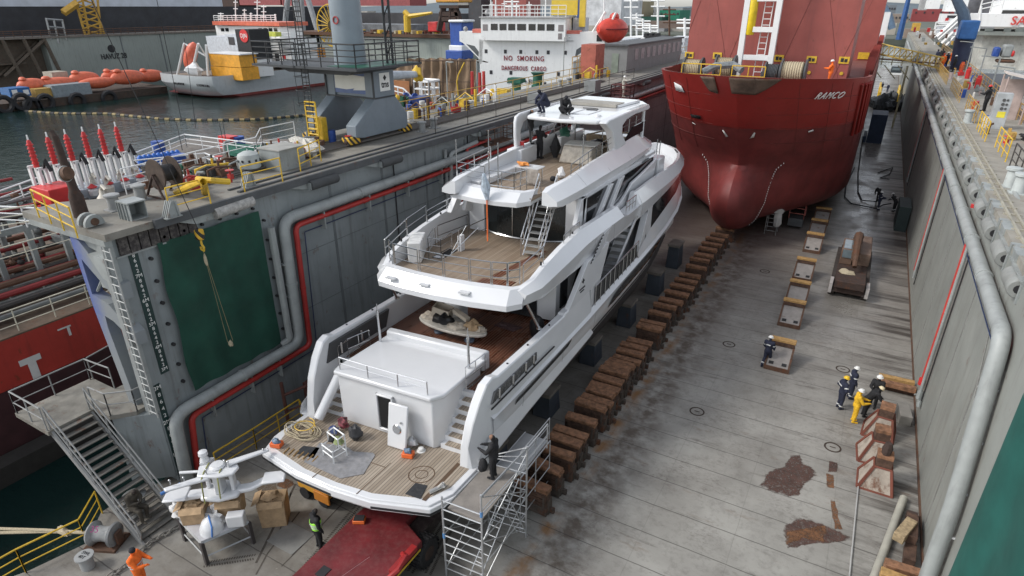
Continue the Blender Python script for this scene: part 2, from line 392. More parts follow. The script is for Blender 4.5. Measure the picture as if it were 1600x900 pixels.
# ---- left wing wall
def wall_box(name,x0,x1,y0,y1,z0,z1,m):
    mb=MB(); mb.bb(x0,y0,z0,x1,y1,z1); return mb.obj(name,m,smooth=0)
lw=thing('dock_wall','grey steel wing wall of the floating dock behind the yacht, with pipes and green curtain','dock wall',(XL,14,0))
wall_box('wall',-28.4,XL,22.2,235,.004,10.75,dgrey).parent=None
o=bpy.data.objects['wall']; o.parent=lw; o.data.transform(Matrix.Translation(-lw.location))
mb=MB(); mb.bb(-22.6,10.6,.004,XL,14.2,10.75); mb.bb(-25.6,14.2,.004,XL,22.2,10.75); mb.obj('end_plate',dgrey,lw)
deckm=M('wing_deck_plating',(.20,.19,.165),.75,var=.25,scale=.8,rust=.25,dust=.2)
mb=MB(); mb.prism([(-27.0,10.3),(-21.6,10.3),(-21.6,235),(-28.6,235),(-28.6,22.5),(-26.5,21),(-25.7,13.2),(-27.0,11.7)],'z',10.75,11); mb.obj('top_deck',deckm,lw,smooth=0)
mb=MB(); mb.bb(-21.6,12.0,10.72,-21.45,235,11.05); mb.bb(-22.1,16,11.003,-21.95,235,11.08); mb.bb(-22.7,16,11.003,-22.6,235,11.07); mb.obj('edge_rails',dgreyD,lw)
# shallow vertical stiffener bands and weld seams on the wall
mb=MB()
for y in [20.8,24.6,28.4,32.5,36.6,41,45.5,50.5,56,62,69,77,86]: mb.bb(XL,y,.05,XL+.012,y+.16,10.4)
for z in (7.4,4.6): mb.bb(XL,18,z,XL+.01,230,z+.03)
mb.obj('weld_seams',M('seam_dark_grey',(.13,.145,.15),.7),lw,smooth=0)
# green curtain
cur=M('green_tarpaulin',(.008,.055,.036),.8,var=.3,scale=.7)
mb=MB(); rows=[]
yy=[12.0+4.6*i/40 for i in range(41)]
for z in [10.1-6.4*j/14 for j in range(15)]:
    edge=.25*math.sin(z*2.1)*.5
    rows.append([(XL+.15+.05*math.sin(i*.55+z*.3)+.04*noise.noise(V((i*.2,z,0))),y+(edge if i in(0,1) else 0)*.5,z) for i,y in enumerate(yy)])
mb.grid(rows); mb.obj('curtain',cur,lw,smooth=60)
mb=MB()
for z in [9.6,8.7,7.8,6.9,6.0,5.1,4.3]: 
    mb.tube((XL,11.75,z),(XL+.12,11.75,z),.07,n=8); mb.tube((XL,16.85,z),(XL+.12,16.85,z),.06,n=8)
for y in [12.4,13.2,14,14.8,15.6,16.4]: mb.tube((XL,y,10.25),(XL+.12,y,10.25),.06,n=8)
mb.obj('curtain_hooks',blk,lw)
# draught mark board
mb=MB(); mb.bb(XL,11.02,5.0,XL+.03,11.36,10.25); bd=mb.obj('draught_board',M('board_dark_green',(.008,.03,.028),.5),lw,smooth=0)
wlet=M('white_lettering',(.75,.75,.72),.6,var=0)
n=0
for k in range(26):
    z=10.1-k*.197; lab={0:'8M',5:'7M',10:'6M',15:'5M',20:'4M',25:'3M'}.get(k) or '8642'[(k%5)-1]
    text(lab,(XL+.036,11.19,z),(0,1,0),(0,0,1),.2,wlet,lw,'draught_mark',.004)
mb=MB(); mb.bb(XL+.0,10.62,.3,XL+.03,10.86,4.7); mb.obj('draught_board',M('board_dark_green',(0,0,0)),lw,smooth=0)
for k in range(13): text({0:'3M',5:'2M',10:'1M'}.get(k) or '8642'[(k%5)-1],(XL+.036,10.74,4.55-k*.32),(0,1,0),(0,0,1),.24,wlet,lw,'draught_mark',.004)
# pipes on the left wall
def wallpipe(par,name,pts,r,m,n=12,close=0):
    P=[V(p) for p in pts]; out=[P[0]]
    for a,b,c in zip(P,P[1:],P[2:]):
        ra=min(r*2.6,(a-b).length*.45,(c-b).length*.45); u=(a-b).normalized()*ra; v=(c-b).normalized()*ra
        for k in range(6):
            s=k/5; out.append((b+u)*(1-s)**2+b*2*s*(1-s)+(b+v)*s*s)
    out.append(P[-1]); mb=MB(); mb.path(out,r,n); return mb,out
gp=M('pipe_light_grey',(.30,.32,.315),.45,var=.12,streak=.35)
def mk(par,name,pts,r,m,n=12,fl=True):
    mb,out=wallpipe(par,name,pts,r,m,n)
    if fl:
        for a,b in zip(out,out[1:]):
            L=(b-a).length
            if L>3:
                k=int(L/4.3)
                for i in range(1,k+1):
                    p=a+(b-a)*i/(k+1); u=(b-a).normalized()*.06; mb.tube(p-u,p+u,r*1.13,n=n)
    return mb.obj(name,m,par)
P_=.33
mk(lw,'grey_pipe',[(XL+P_,150,9.75),(XL+P_,17.6,9.45),(XL+P_,17.45,3.35),(XL+P_,10.9,3.25),(XL+P_,10.75,.15)],.25,gp,14)
mk(lw,'red_pipe',[(XL+.25,150,9.25),(XL+.25,18.3,8.95),(XL+.25,18.1,2.85),(XL+.25,11.6,2.75),(XL+.25,11.3,.2)],.13,redp,10)
mk(lw,'blue_pipe',[(XL+.12,150,8.85),(XL+.12,18.9,8.45),(XL+.12,18.6,2.4),(XL+.12,12.1,2.3),(XL+.12,11.9,.2)],.025,M('navy_cable',(.02,.035,.09),.6),6,False)
mk(lw,'grey_pipe',[(XL+.3,16.95,9.3),(XL+.3,16.95,3.75),(XL+.1,16.6,3.6)],.16,gp,10,False)
mk(lw,'riser_pipe',[(XL+.15,30.3,10.2),(XL+.15,30.3,6.0)],.1,gp,8,False)
mk(lw,'thin_red_riser',[(XL+.15,31.9,9.1),(XL+.15,31.9,2.0)],.06,redp,8,False)
for y in (25.6,32.9,48,62): mk(lw,'cable_riser',[(XL+.05,y,10.7),(XL+.05,y,.5)],.035,blk,5,False)
mb=MB()
for y in [20,23.2,26.4,29.6,34,39,44,50,57,65]: mb.bb(XL,y,8.3,XL+.35,y+.07,9.2)
for z in (4.2,5.8,7.4): mb.bb(XL,17.2,z,XL+.4,17.7,z+.06)
for y in (12.6,14.6,16.2): mb.bb(XL,y,2.1,XL+.3,y+.06,3.1)
mb.obj('pipe_brackets',lgrey,lw)
# pipe junction cage
mb=MB(); mb.rail([(XL+.05,34.2,9.75),(XL+.8,34.2,9.75),(XL+.8,37.4,9.75),(XL+.05,37.4,9.75)],1.0,3,.03,.8); mb.bb(XL,34.2,9.68,XL+.8,37.4,9.75); mb.obj('pipe_platform',rusty,lw)
mk(lw,'branch_pipe',[(XL+.3,30.6,8.0),(XL+.3,30.6,9.9),(XL+.3,33.6,10.1)],.13,gp,10,False)
mk(lw,'branch_pipe',[(XL+.3,32.4,8.6),(XL+.3,32.4,9.9),(XL+.3,35.2,10.0)],.1,redp,10,False)
# roller fenders on the wall top edge
fm=M('roller_grey_rubber',(.055,.058,.06),.7)
for i,(y,l) in enumerate([(20.1,1.7),(24.9,1.6),(34.6,1.9),(44.5,1.9),(55,1.9),(67,1.9),(80,1.9)]):
    r=thing('roller_fender',['grey roller fender on the left dock wall, nearest beyond the green curtain','grey roller fender on the left dock wall below the crane','grey roller fender on the left dock wall above the pipe platform','roller fender on the left wall beside the yacht flybridge','roller fender on the left wall behind the flybridge hardtop','roller fender on the left wall left of the red ship bow','roller fender on the left wall, last before the red ship bow'][i],'roller fender',(XL+.5,y,10.75),group='roller fenders along the left wall edge')
    q=MB(); q.lathe([(.09,-l/2),(.2,-l/2),(.23,-l/2+.05),(.23,l/2-.05),(.2,l/2),(.09,l/2)],(XL+.5,y,10.62),14,'y'); q.obj('roller',fm,r)
    q=MB(); q.prism([(y-l/2-1.6,10.9),(y-l/2,10.9),(y-l/2,10.45),(y-l/2-.3,10.5)],'x',XL+.0,XL+.35); q.bb(XL,y-l/2-.04,10.45,XL+.6,y-l/2,10.75); q.bb(XL,y+l/2,10.45,XL+.6,y+l/2+.04,10.75); q.obj('bracket',lgrey,r)
r=thing('wrapped_fender','roller fender wrapped in torn white plastic above the green curtain','roller fender',(XL+.3,15.3,10.6))
q=MB(); q.tube((XL+.35,14.4,10.62),(XL+.35,16.2,10.68),.24,n=12); q.obj('roller',M('grubby_plastic_wrap',(.35,.34,.32),.5,var=.4,scale=6),r)
q=MB(); q.prism([(12.9,10.7),(14.4,10.75),(14.4,10.4),(13.6,10.42)],'x',XL,XL+.3); q.obj('bracket',lgrey,r)
# dark rubber pads under the deck corner
q=MB()
for i in range(8): q.bb(XL-.1,10.75+i*.38,10.05-.0*i,XL+.12,11.08+i*.38,10.72)
q.m=1; q.bb(XL-.05,10.6,9.98,XL+.1,13.9,10.04)
tag(q.obj('fender_pads',[M('old_tyre_rubber',(.035,.03,.03),.85,dust=.5),lgrey]),'row of worn black rubber fender pads under the deck edge above the draught board','fender')
# ---- end frame with blue sprayed column, ladder and platform
ef=thing('end_frame','grey steel end frame with a blue-sprayed column holding up the wing deck corner','steel frame',(-22.8,10.6,3.6))
blc=bpy.data.materials.new('grey_paint_with_blue_spray'); blc.use_nodes=True; t=blc.node_tree; b=t.nodes['Principled BSDF']
g=nd(t,'ShaderNodeNewGeometry').outputs['Position']; sp=nd(t,'ShaderNodeSeparateXYZ'); t.links.new(g,sp.inputs[0])
f=mth(t,'MULTIPLY',ramp(t,mth(t,'ADD',sp.outputs[0],mth(t,'MULTIPLY',noi(t,5,5),.8)),-22.7,-23.6),ramp(t,sp.outputs[2],5.6,7.6))
t.links.new(mixc(t,f,(.22,.24,.25),(.09,.13,.33)),b.inputs['Base Color']); b.inputs['Roughness'].default_value=.6
q=MB(); y0,y1=10.35,10.75
q.prism([(-24.1,10.7),(-23.5,10.4),(-22.2,9.2),(-21.7,9.1),(-21.7,8.5),(-22.6,8.8),(-23.75,9.7),(-23.75,8.3),(-22.8,8.1),(-21.6,7.2),(-21.6,6.7),(-22.8,7.4),(-23.3,7.5),(-23.35,7.0),(-22.95,3.6),(-23.45,3.6),(-23.95,7.6)],'y',y0,y1)
q.obj('column',blc,ef,smooth=0)
q=MB(); q.tube((-23.7,10.5,9.5),(-22.9,10.5,8.9),.06,n=6);q.tube((-22.9,10.5,9.1),(-23.6,10.5,8.4),.06,n=6);q.tube((-22.9,10.5,8.9),(-21.8,10.5,7.5),.06,n=6); q.bb(-23.05,10.44,8.7,-22.7,10.56,9.15); q.obj('braces',lgrey,ef)
q=MB()
for x,y in ((-22.9,13.2),(-24.5,13.5),(-23.0,15.0)): q.bb(x-.12,y-.12,3.6,x+.12,y+.12,10.7)
for z in (4.8,6,7.2,8.4): q.tube((-23.0,13.3,z),(-24.5,13.5,z+.5),.05,n=5); q.tube((-22.9,13.2,z+.5),(-23.0,15.0,z),.05,n=5)
q.obj('rear_posts',dgreyD,ef)
q=MB(); q.bb(-22.3,10.3,3.6,-21.85,10.6,10.7); q.prism([(-25.6,10.75),(-22,10.75),(-22,10.0),(-23.3,10.2)],'y',10.5,10.8); q.bb(-26.6,10.28,10.55,-21.7,10.5,10.76); q.prism([(-22.9,10.1),(-21.9,10.1),(-21.9,9.2),(-22.3,9.3)],'y',10.2,10.6); q.obj('corner_post',lgrey,ef)
ld=MB(); ld.ladder((-21.55,10.2,3.7),(-21.55,10.2,10.6),.5,22,.03); tag(ld.obj('wall_ladder',M('ladder_grey',(.33,.34,.33),.6,rust=.2)),'long grey vertical ladder on the end of the left wing wall','ladder')
# landing + stairs
st=thing('access_stairs','grey steel stairs with rusty treads going down from the landing to the dock floor','stairs',(-22,8.5,0))
tread=M('worn_tread_steel',(.15,.145,.13),.8,rust=.45,dust=.3); stg=M('stair_grey',(.25,.255,.25),.6,rust=.2,streak=.3)
q=MB(); q.prism([(-26.6,7.7),(-24.2,7.7),(-24.2,9.4),(-23.2,9.4),(-22.6,10.1),(-22.6,15),(-24.9,15),(-24.9,10.6),(-26.6,10.6)],'z',3.42,3.6)
q.obj('landing',M('landing_plate',(.2,.19,.165),.8,rust=.35,var=.3),st,smooth=0)
q=MB(); q.prism([(-22.7,9.9),(-21.95,10.55),(-21.95,14),(-24,14),(-24.4,10.6),(-23.3,9.5)],'z',.3,3.42); q.obj('support_box',dgrey,st,smooth=0)
N=17
q=MB()
for i in range(N):
    s=(i+.5)/N; x=-24.2+4.0*s; z=3.6-3.6*s; q.bb(x-.13,7.95,z-.04,x+.13,9.2,z); q.bb(x-.13,7.95,z-.08,x-.11,9.2,z)
q.obj('treads',tread,st,smooth=0)
for y in (7.85,9.28):
    q=MB(); q.prism([(-24.3,3.62),(-24.3,3.3),(-20.25,-.0),(-19.85,-.0),(-20.1,.2)],'y',y-.04,y+.04); q.obj('stringer',stg,st,smooth=0)
    q=MB(); a=V((-24.3,y,3.6)); b=V((-20.1,y,0)); 
    for z in (.5,1.0): q.tube(a+V((0,0,z)),b+V((0,0,z)),.03,n=6)
    for i in range(5): p=a.lerp(b,i/4); q.tube(p,p+V((0,0,1.0)),.028,n=6)
    q.tube(b+V((0,0,1)),b+V((.15,0,.5)),.03); q.tube(b+V((.15,0,.5)),b,.03); q.obj('handrail',stg,st)
q=MB(); q.rail([(-24.3,7.75,3.6),(-26.5,7.75,3.6),(-26.5,10.5,3.6),(-24.9,10.6,3.6)],1.0,2,.028,1.3); q.rail([(-26.5,10.6,3.6),(-27.5,15,3.6)],1,2,.028,1.5)
q.rail([(-24.2,9.4,3.6),(-23.2,9.45,3.6),(-22.5,10.1,3.6),(-22.4,11.3,3.6)],1.0,2,.028,1.1); q.obj('landing_rail',stg,st)
q=MB()
for i in range(7): q.bb(-24.3,12.1+i*.3,3.75+i*.28,-23.2,12.4+i*.3,3.8+i*.28)
q.bb(-24.36,12,3.6,-24.3,14.2,3.75); q.obj('upper_treads',tread,st,smooth=0)

# ---- right wing wall
rw=thing('dock_wall','pale grey steel wing wall of the floating dock on the right side with a long pipe','dock wall',(XR,20,0))
def shiftobj(o,par): o.parent=par; o.data.transform(Matrix.Translation(-par.location))
o=wall_box('wall',XR,8.7,-6,232,.004,10.75,dgreyR); shiftobj(o,rw)
q=MB(); q.bb(XR-.0,-6,10.75,8.9,232,11); q.obj('top_deck',M('wing_deck_dusty',(.27,.255,.22),.8,var=.22,scale=.9,rust=.12,dust=.35),rw,smooth=0)
q=MB(); q.bb(XR-.06,-6,.02,XR-.002,230,.14); q.obj('foot_strip',rusty,rw,smooth=0)
q=MB()
for y in [22.5,27.2,31.9,36.6,41.3,46,51,57,64,72,81,91,102,115]: q.bb(XR-.012,y,.2,XR,y+.12,9.2)
q.tube((XR-.02,24,9.6),(XR-.02,21.2,4.6),.012,n=4)
q.obj('weld_seams',M('seam_grey_right',(.2,.2,.19),.7),rw,smooth=0)
mk(rw,'grey_pipe',[(XR-.3,200,9.75),(XR-.3,20.3,9.45),(XR-.3,18.9,4.2),(XR-.3,18.6,.3)],.235,gp,16)
mk(rw,'red_pipe',[(XR-.16,200,9.15),(XR-.16,21.2,8.95),(XR-.16,20.4,8.2),(XR-.16,20.6,9.3)],.12,M('red_pipe_paint',(.5,.05,.04),.45,var=.15),10)
mk(rw,'blue_pipe',[(XR-.12,200,8.75),(XR-.12,21.0,8.45),(XR-.12,19.9,7.6)],.025,M('navy_cable',(0,0,0)),6,False)
for y,zt in ((31.2,8.9),(46.5,9.0),(75,9)):
    mk(rw,'red_riser',[(XR-.15,y,zt),(XR-.15,y,1.9)],.075,M('red_pipe_paint',(0,0,0)),8,False)
    mk(rw,'grey_riser',[(XR-.15,y-.45,zt),(XR-.15,y-.45,1.5)],.07,gp,8,False)
    mk(rw,'cable_riser',[(XR-.06,y-.85,zt),(XR-.06,y-.85,1.2)],.03,blk,5,False)
q=MB(); q.tube((XR-.15,31.2,1.95),(XR-.15,31.2,1.6),.14,n=8); q.obj('red_valve',red2,rw)
q=MB(); q.tube((XR-.15,30.75,1.5),(XR-.15,30.7,1.1),.12,n=8); q.tube((XR-.2,30.9,1.2),(XR-.25,31.2,1.0),.05); q.tube((XR-.12,30.4,1.2),(XR-.12,30.3,.9),.09); q.obj('hydrant_valves',lgrey,rw)
rows=[]; q=MB()
for z in [9.2-8.6*j/12 for j in range(13)]: rows.append([(XR-.12-.05*math.sin(i*.6),17.6-i*.28+.12*(9.2-z)*0,z) for i in range(44)])
q.grid(rows); q.obj('curtain',M('green_tarpaulin_light',(.008,.085,.07),.75,var=.25,scale=.6),rw,smooth=60)
q=MB()
for z in (3.2,4.6,6.2,7.8): q.bb(XR-.5,18.75+ (z-3.2)*.28,z,XR,18.8+(z-3.2)*.28,z+.06)
q.obj('pipe_brackets',white,rw)
# tracks on right deck
q=MB()
for x in (5.15,5.42): q.bb(x,-5,11.003,x+.07,228,11.09)
for y in range(0,150,1): q.bb(5.05,y+.0,11.002,5.6,y+.1,11.05)
tag(q.obj('crane_track',M('worn_rail_steel',(.33,.31,.25),.6,rust=.25)),'pair of pale crane rails running along the right wall top','crane rail')
# fairlead rollers along the right edge
rr=thing('edge_roller','x','roller fender',(XR,0,10.4),group='roller fenders on brackets along the right wall edge')
q=MB(); q.T=Matrix.Translation((XR,0,10.4)); q.lathe([(.1,-.62),(.1,-.66),(.27,-.66),(.3,-.6),(.3,.6),(.27,.66),(.1,.66)],(-.02,0,0),14,'y'); q.obj('roller',M('roller_light_grey',(.24,.25,.24),.6,dust=.3),rr)
q=MB(); q.T=Matrix.Translation((XR,0,10.4)); q.lathe([(.02,-.67),(.14,-.67),(.14,-.665)],(-.02,0,0),10,'y'); q.obj('roller_bore',blk,rr)
q=MB(); q.T=Matrix.Translation((XR,0,10.4)); q.prism([(-1.0,.62),(-.75,.62),(-.75,-.4),(-.85,-.4)],'x',-.05,.3); q.prism([(.75,.62),(1.6,.62),(.9,.1),(.75,-.1)],'x',-.05,.3); q.bb(-.1,-.95,.3,.4,1.4,.36); q.prism([(.7,.36),(1.7,.62),(1.8,.66),(.8,.44)],'x',.0,.35); q.obj('bracket',lgrey,rr)
ys=[22.4,25.2,28.1,31,33.9,36.9,40,43.3,46.8,50.5,54.4,58.5,63,68,73.5,79.5,86,93,101,110,120]
names=['grey edge roller with a clear bore nearest the camera on the right wall']+['edge roller number %s from the near end of the right wall, above the long pipe'%w for w in 'two three four five six seven eight nine ten eleven twelve thirteen fourteen fifteen sixteen seventeen eighteen nineteen twenty twenty-one'.split()]
for i,y in enumerate(ys):
    if i==0: rr.location=(XR,y,10.4); rr['label']=names[0]
    else: dup(rr,(XR,y,10.4),0,names[i])
# ================= YACHT =================
XC=-13.5
def fade(y): return max(0,min(1,(34-y)/8))
def warp(p): return V((XC+p.x,p.y+.085*(p.x-3.6)*fade(p.y),p.z))
def YM(): return MB(warp)
gel=M('white_gelcoat',(.66,.67,.685),.16,var=.03,scale=.8)
gel2=M('white_gelcoat_dusty',(.58,.59,.60),.35,var=.05,scale=2)
anti=M('dark_antifouling',(.022,.022,.025),.6,var=.2)
def teak_mat(name,c1,c2,caulk,wet=0,per=.11,rough=.6):
    m=bpy.data.materials.new(name); m.use_nodes=True; t=m.node_tree; b=t.nodes['Principled BSDF']
    g=nd(t,'ShaderNodeNewGeometry').outputs['Position']; sp=nd(t,'ShaderNodeSeparateXYZ'); t.links.new(g,sp.inputs[0])
    x=mth(t,'DIVIDE',mth(t,'ADD',sp.outputs[0],50),per); fl=mth(t,'FLOOR',x); fr=mth(t,'FRACT',x)
    wn=nd(t,'ShaderNodeTexWhiteNoise',noise_dimensions='1D'); t.links.new(fl,wn.inputs['W'])
    f=mth(t,'ADD',mth(t,'MULTIPLY',wn.outputs['Value'],.45),mth(t,'MULTIPLY',noi(t,1.2,6,(1,.5,1),.7),.7))
    c=mixc(t,ramp(t,f,.3,.85),c1,c2)
    gr=noi(t,14,5,(1,.12,1),.7); c=mixc(t,mth(t,'MULTIPLY',ramp(t,gr,.5,.75),.35),c,tuple(v*.5 for v in c1))
    s=ramp(t,mth(t,'ABSOLUTE',mth(t,'SUBTRACT',fr,.5)),.40,.46); c=mixc(t,s,c,caulk)
    t.links.new(c,b.inputs['Base Color']); b.inputs['Roughness'].default_value=rough
    if wet: t.links.new(mth(t,'MULTIPLY_ADD',ramp(t,noi(t,.7,5,off=3),.4,.6),.3,.15),b.inputs['Roughness'])
    return m
teak=teak_mat('teak_deck_grey',(.24,.175,.12),(.36,.29,.22),(.07,.055,.045))
teakp=teak_mat('teak_deck_pale',(.25,.20,.15),(.40,.34,.27),(.07,.06,.05),per=.12)
teakr=teak_mat('teak_deck_wet_red',(.075,.022,.012),(.17,.06,.035),(.33,.24,.17),wet=1,per=.13,rough=.3)
yt=thing('motor_yacht','long white motor yacht with teak decks standing in the dry dock','yacht',(XC,14,0))
# --- hull
ST=[(15.4,1.3,3.95,3.45,4.0,4.72),(18,1.1,4.0,3.7,4.06,4.80),(24,1.0,4.02,3.9,4.1,4.98),(28,.95,4.02,4.08,4.1,5.22),(31,.95,4.02,4.25,4.1,5.38),(33,.95,4.0,4.42,4.1,5.52),(36,.95,3.72,4.7,4.05,5.78),(39,1.0,3.3,4.92,3.85,6.02),(41.5,1.2,2.6,5.0,3.42,6.22),(43.5,1.5,1.85,5.08,2.82,6.38),(45.2,2.1,1.15,5.1,2.15,6.5),(46.4,2.9,.55,5.12,1.25,6.6),(47.2,3.9,.16,5.15,.5,6.68),(47.5,5.0,.02,5.2,.05,6.7)]
def hullrow(s,k):
    Y,kz,ch,cz,lh,lz=ST[k]; return Y,kz,ch*s,cz,lh*s,lz
q=YM()
for s in (-1,1):
    rows=[]
    for k in range(len(ST)):
        Y,kz,ch,cz,lh,lz=hullrow(s,k); rows.append([(0,Y,kz),(ch*.45,Y,kz+(cz-kz)*.16),(ch*.82,Y,kz+(cz-kz)*.42),(ch*.97,Y,kz+(cz-kz)*.75),(ch,Y,cz)])
    q.grid(rows,s<0); 
    Y,kz,ch,cz,lh,lz=hullrow(s,0); q.add([(0,Y,kz),(ch*.45,Y,kz+(cz-kz)*.16),(ch*.82,Y,kz+(cz-kz)*.42),(ch*.97,Y,kz+(cz-kz)*.75),(ch,Y,cz),(0,Y,cz)],[tuple(range(6)) if s>0 else tuple(range(5,-1,-1))])
q.obj('hull_bottom',anti,yt,smooth=50)
q=YM()
for s in (-1,1):
    rows=[]
    for k in range(len(ST)):
        Y,kz,ch,cz,lh,lz=hullrow(s,k); rows.append([(ch,Y,cz),(ch+.03*s,Y,cz+.12),(ch+(lh-ch)*.5+.03*s,Y,cz+(lz-cz)*.5),(lh,Y,lz-.22),(lh+.02*s,Y,lz-.16),(lh-.2*s,Y,lz+.03)])
    q.grid(rows,s<0)
    Y,kz,ch,cz,lh,lz=hullrow(s,0); 0
hull=q.obj('hull',gel,yt,smooth=28)
q=YM()
for s in (-1,1):
    for a,hh in ((-.2,.06),(-.06,.05)):
        rows=[]
        for k in range(2,len(ST)):
            Y,kz,ch,cz,lh,lz=hullrow(s,k); rows.append([(ch*.99+.012*s,Y,cz+a),(ch*.995+.014*s,Y,cz+a+hh)])
        q.grid(rows,s<0)
q.m=0; q.obj('boot_stripe',M('boot_stripe_white',(.7,.7,.7),.4,var=0),yt,smooth=50)
# side windows in the topsides
def interp(Y):
    for a,b in zip(ST,ST[1:]):
        if a[0]<=Y<=b[0]:
            t=(Y-a[0])/(b[0]-a[0]); return [u+(v-u)*t for u,v in zip(a,b)]
    return ST[-1]
def hx(Y,z):   # half breadth of the topside at height z
    _,kz,ch,cz,lh,lz=interp(Y); t=max(0,min(1,(z-cz)/(lz-.22-cz))); return ch+.03+(lh-ch)*t+(.03*(1-abs(2*t-1)))
def strip(q,top,bot,off,s,n=40):   # window strip between two (Y,z) polylines following the hull
    def at(pl,Y):
        for a,b in zip(pl,pl[1:]):
            if a[0]<=Y<=b[0]: return a[1]+(b[1]-a[1])*(Y-a[0])/(b[0]-a[0])
        return pl[0][1] if Y<pl[0][0] else pl[-1][1]
    y0=min(top[0][0],bot[0][0]); y1=max(top[-1][0],bot[-1][0]); rows=[]
    for i in range(n+1):
        Y=y0+(y1-y0)*i/n; zb,zt=at(bot,Y),at(top,Y)
        if zt<=zb: zt=zb+.001
        rows.append([((hx(Y,zb+(zt-zb)*j/3)+off)*s,Y,zb+(zt-zb)*j/3) for j in range(4)])
    q.grid(rows,s<0)
for s in (-1,1):
    q=YM(); strip(q,[(16.85,4.32),(17.0,4.47),(21.9,4.72)],[(16.85,4.31),(21.5,4.52),(21.9,4.70)],.012,s); q.obj('hull_window',glassd,yt,smooth=60)
    q=YM(); strip(q,[(26.2,4.38),(27,4.78),(28.4,4.95),(33,5.25),(36.8,5.5),(40.5,5.85)],[(26.2,4.37),(27,4.36),(33,4.66),(34.2,4.98),(36.8,5.32),(40.5,5.84)],.012,s); q.obj('hull_window',glassd,yt,smooth=60)
    q=YM(); 
    for z0 in (.15,.24): 
        strip(q,[(15.3,5.02-z0),(20,5.06-z0)],[(15.3,5.0-z0),(20,5.04-z0)],.16-.0*z0,s) if 0 else None
    q.tube(((4.0)*s,15.3,5.05),((4.02)*s,20.3,5.1),.035,n=6); q.obj('rub_rail',blk,yt)
# exhaust/sponson fairing at the stern quarter
for s in (-1,1):
    q=YM(); q.grid([[((3.99)*s,y,zt),((4.16)*s,y,zb),((4.14)*s,y,zb-.08),(3.8*s,y,zb-.12)] for y,zt,zb in ((14.4,3.5,3.05),(15.2,3.95,3.25),(18,4.15,3.5),(24,4.3,3.85),(24.3,4.1,3.9))],s<0); q.obj('spray_rail',gel,yt,smooth=25)
# --- swim platform
pl=[(-4.02,15.3),(-3.98,12.9),(-3.6,11.95),(-1.6,11.55),(0,11.47),(1.6,11.55),(3.55,12.1),(3.93,12.9),(4.0,15.3)]
def inset(poly,d,cy=13.5):
    out=[]
    for x,y in poly: out.append((x-(d if x>0.1 else -d if x<-.1 else 0)*min(1,abs(x)/3.5),y+(d if y<cy else 0)))
    return out
q=YM(); q.prism(pl,'z',2.62,2.92); q.prism(inset(pl,.08),'z',2.9,3.0); q.prism(inset(pl,.12),'z',2.45,2.62)
pf=q.obj('swim_platform',gel,yt,bevel=.03)
q=YM(); q.prism(inset(pl,.32),'z',2.99,3.012); q.obj('platform_teak',teakp,yt,smooth=0)
q=YM()
for a,b in zip(pl[1:4],pl[2:5]): q.prism([(a[0],a[1]-.015),(b[0],b[1]-.015),(b[0],b[1]+.05),(a[0],a[1]+.05)],'z',2.66,2.75)
for a,b in zip(pl[5:8],pl[6:9]): q.prism([(a[0]+.01,a[1]-.015),(b[0]+.015,b[1]-.015),(b[0],b[1]+.05),(a[0],a[1]+.05)],'z',2.66,2.75)
q.obj('fender_strip',blk,yt,smooth=0)
q=YM(); 
for x in (-.9,1.0): q.bb(x,11.6,3.013,x+.03,13.4,3.016)
q.bb(-.9,13.1,3.013,1.0,13.13,3.016)
q.T=None; q.lathe([(.42,3.013),(.42,3.017),(.46,3.017),(.46,3.013)],(2.35,13.35,0),24,cap=False); q.lathe([(.2,3.013),(.2,3.017),(.23,3.017),(.23,3.013)],(2.35,13.35,0),20,cap=False)
q.bb(3.1,12.3,3.013,3.25,14.4,3.017)
q.obj('deck_hatch_lines',M('dark_caulk_and_wet_teak',(.10,.06,.035),.7),yt,smooth=0)
# --- transom garage block
q=YM(); q.prism([(-2.3,14.78),(1.92,14.74),(2.14,15.1),(2.2,17.6),(-2.35,17.6),(-2.4,15.1)],'z',3.0,5.14)
q.prism([(-2.38,14.66),(1.95,14.62),(2.25,15.05),(2.28,18.0),(-2.45,18.0),(-2.5,15.05)],'z',5.14,5.32)
gar=q.obj('transom_block',gel,yt,bevel=.05)
q=YM(); q.prism([(-2.35,17.75),(2.2,17.75),(2.3,18.15),(-2.45,18.15)],'z',4.76,5.6); q.obj('coaming',gel,yt,bevel=.08)
q=YM(); q.prism([(-.42,3.35),(.12,3.35),(.12,4.72),(-.42,4.72)],'y',14.0,14.06); 
# dark opening, proud of the face
q=YM(); q.bb(-.42,14.68,3.3,.2,14.95,4.75); q.obj('hatch_opening',M('dark_interior',(.006,.006,.007),.9,var=0),yt,bevel=.06)
q=YM()
for a in ((-.5,3.22,-.42,4.83),(.2,3.22,.28,4.83),(-.5,4.75,.28,4.83),(-.5,3.22,.28,3.3)): q.bb(a[0],14.64,a[1],a[2],14.95,a[3])
q.obj('hatch_frame',gel,yt,bevel=.03)
q=YM(); q.T=Matrix.Translation((.72,14.3,3.93))@Matrix.Rotation(R(-10),4,'X'); q.bb(-.42,-.05,-.9,.42,.05,.9); dr=q.obj('hatch_door',gel,yt,bevel=.07)
q=YM(); q.T=Matrix.Translation((.72,14.3,3.93))@Matrix.Rotation(R(-10),4,'X'); q.lathe([(.0,-.09),(.16,-.09),(.2,-.05)],(-.0,0,-.1),16,'y'); q.tube((.18,-.05,.22),(.18,-.1,.22),.045); q.obj('porthole',ss,dr)
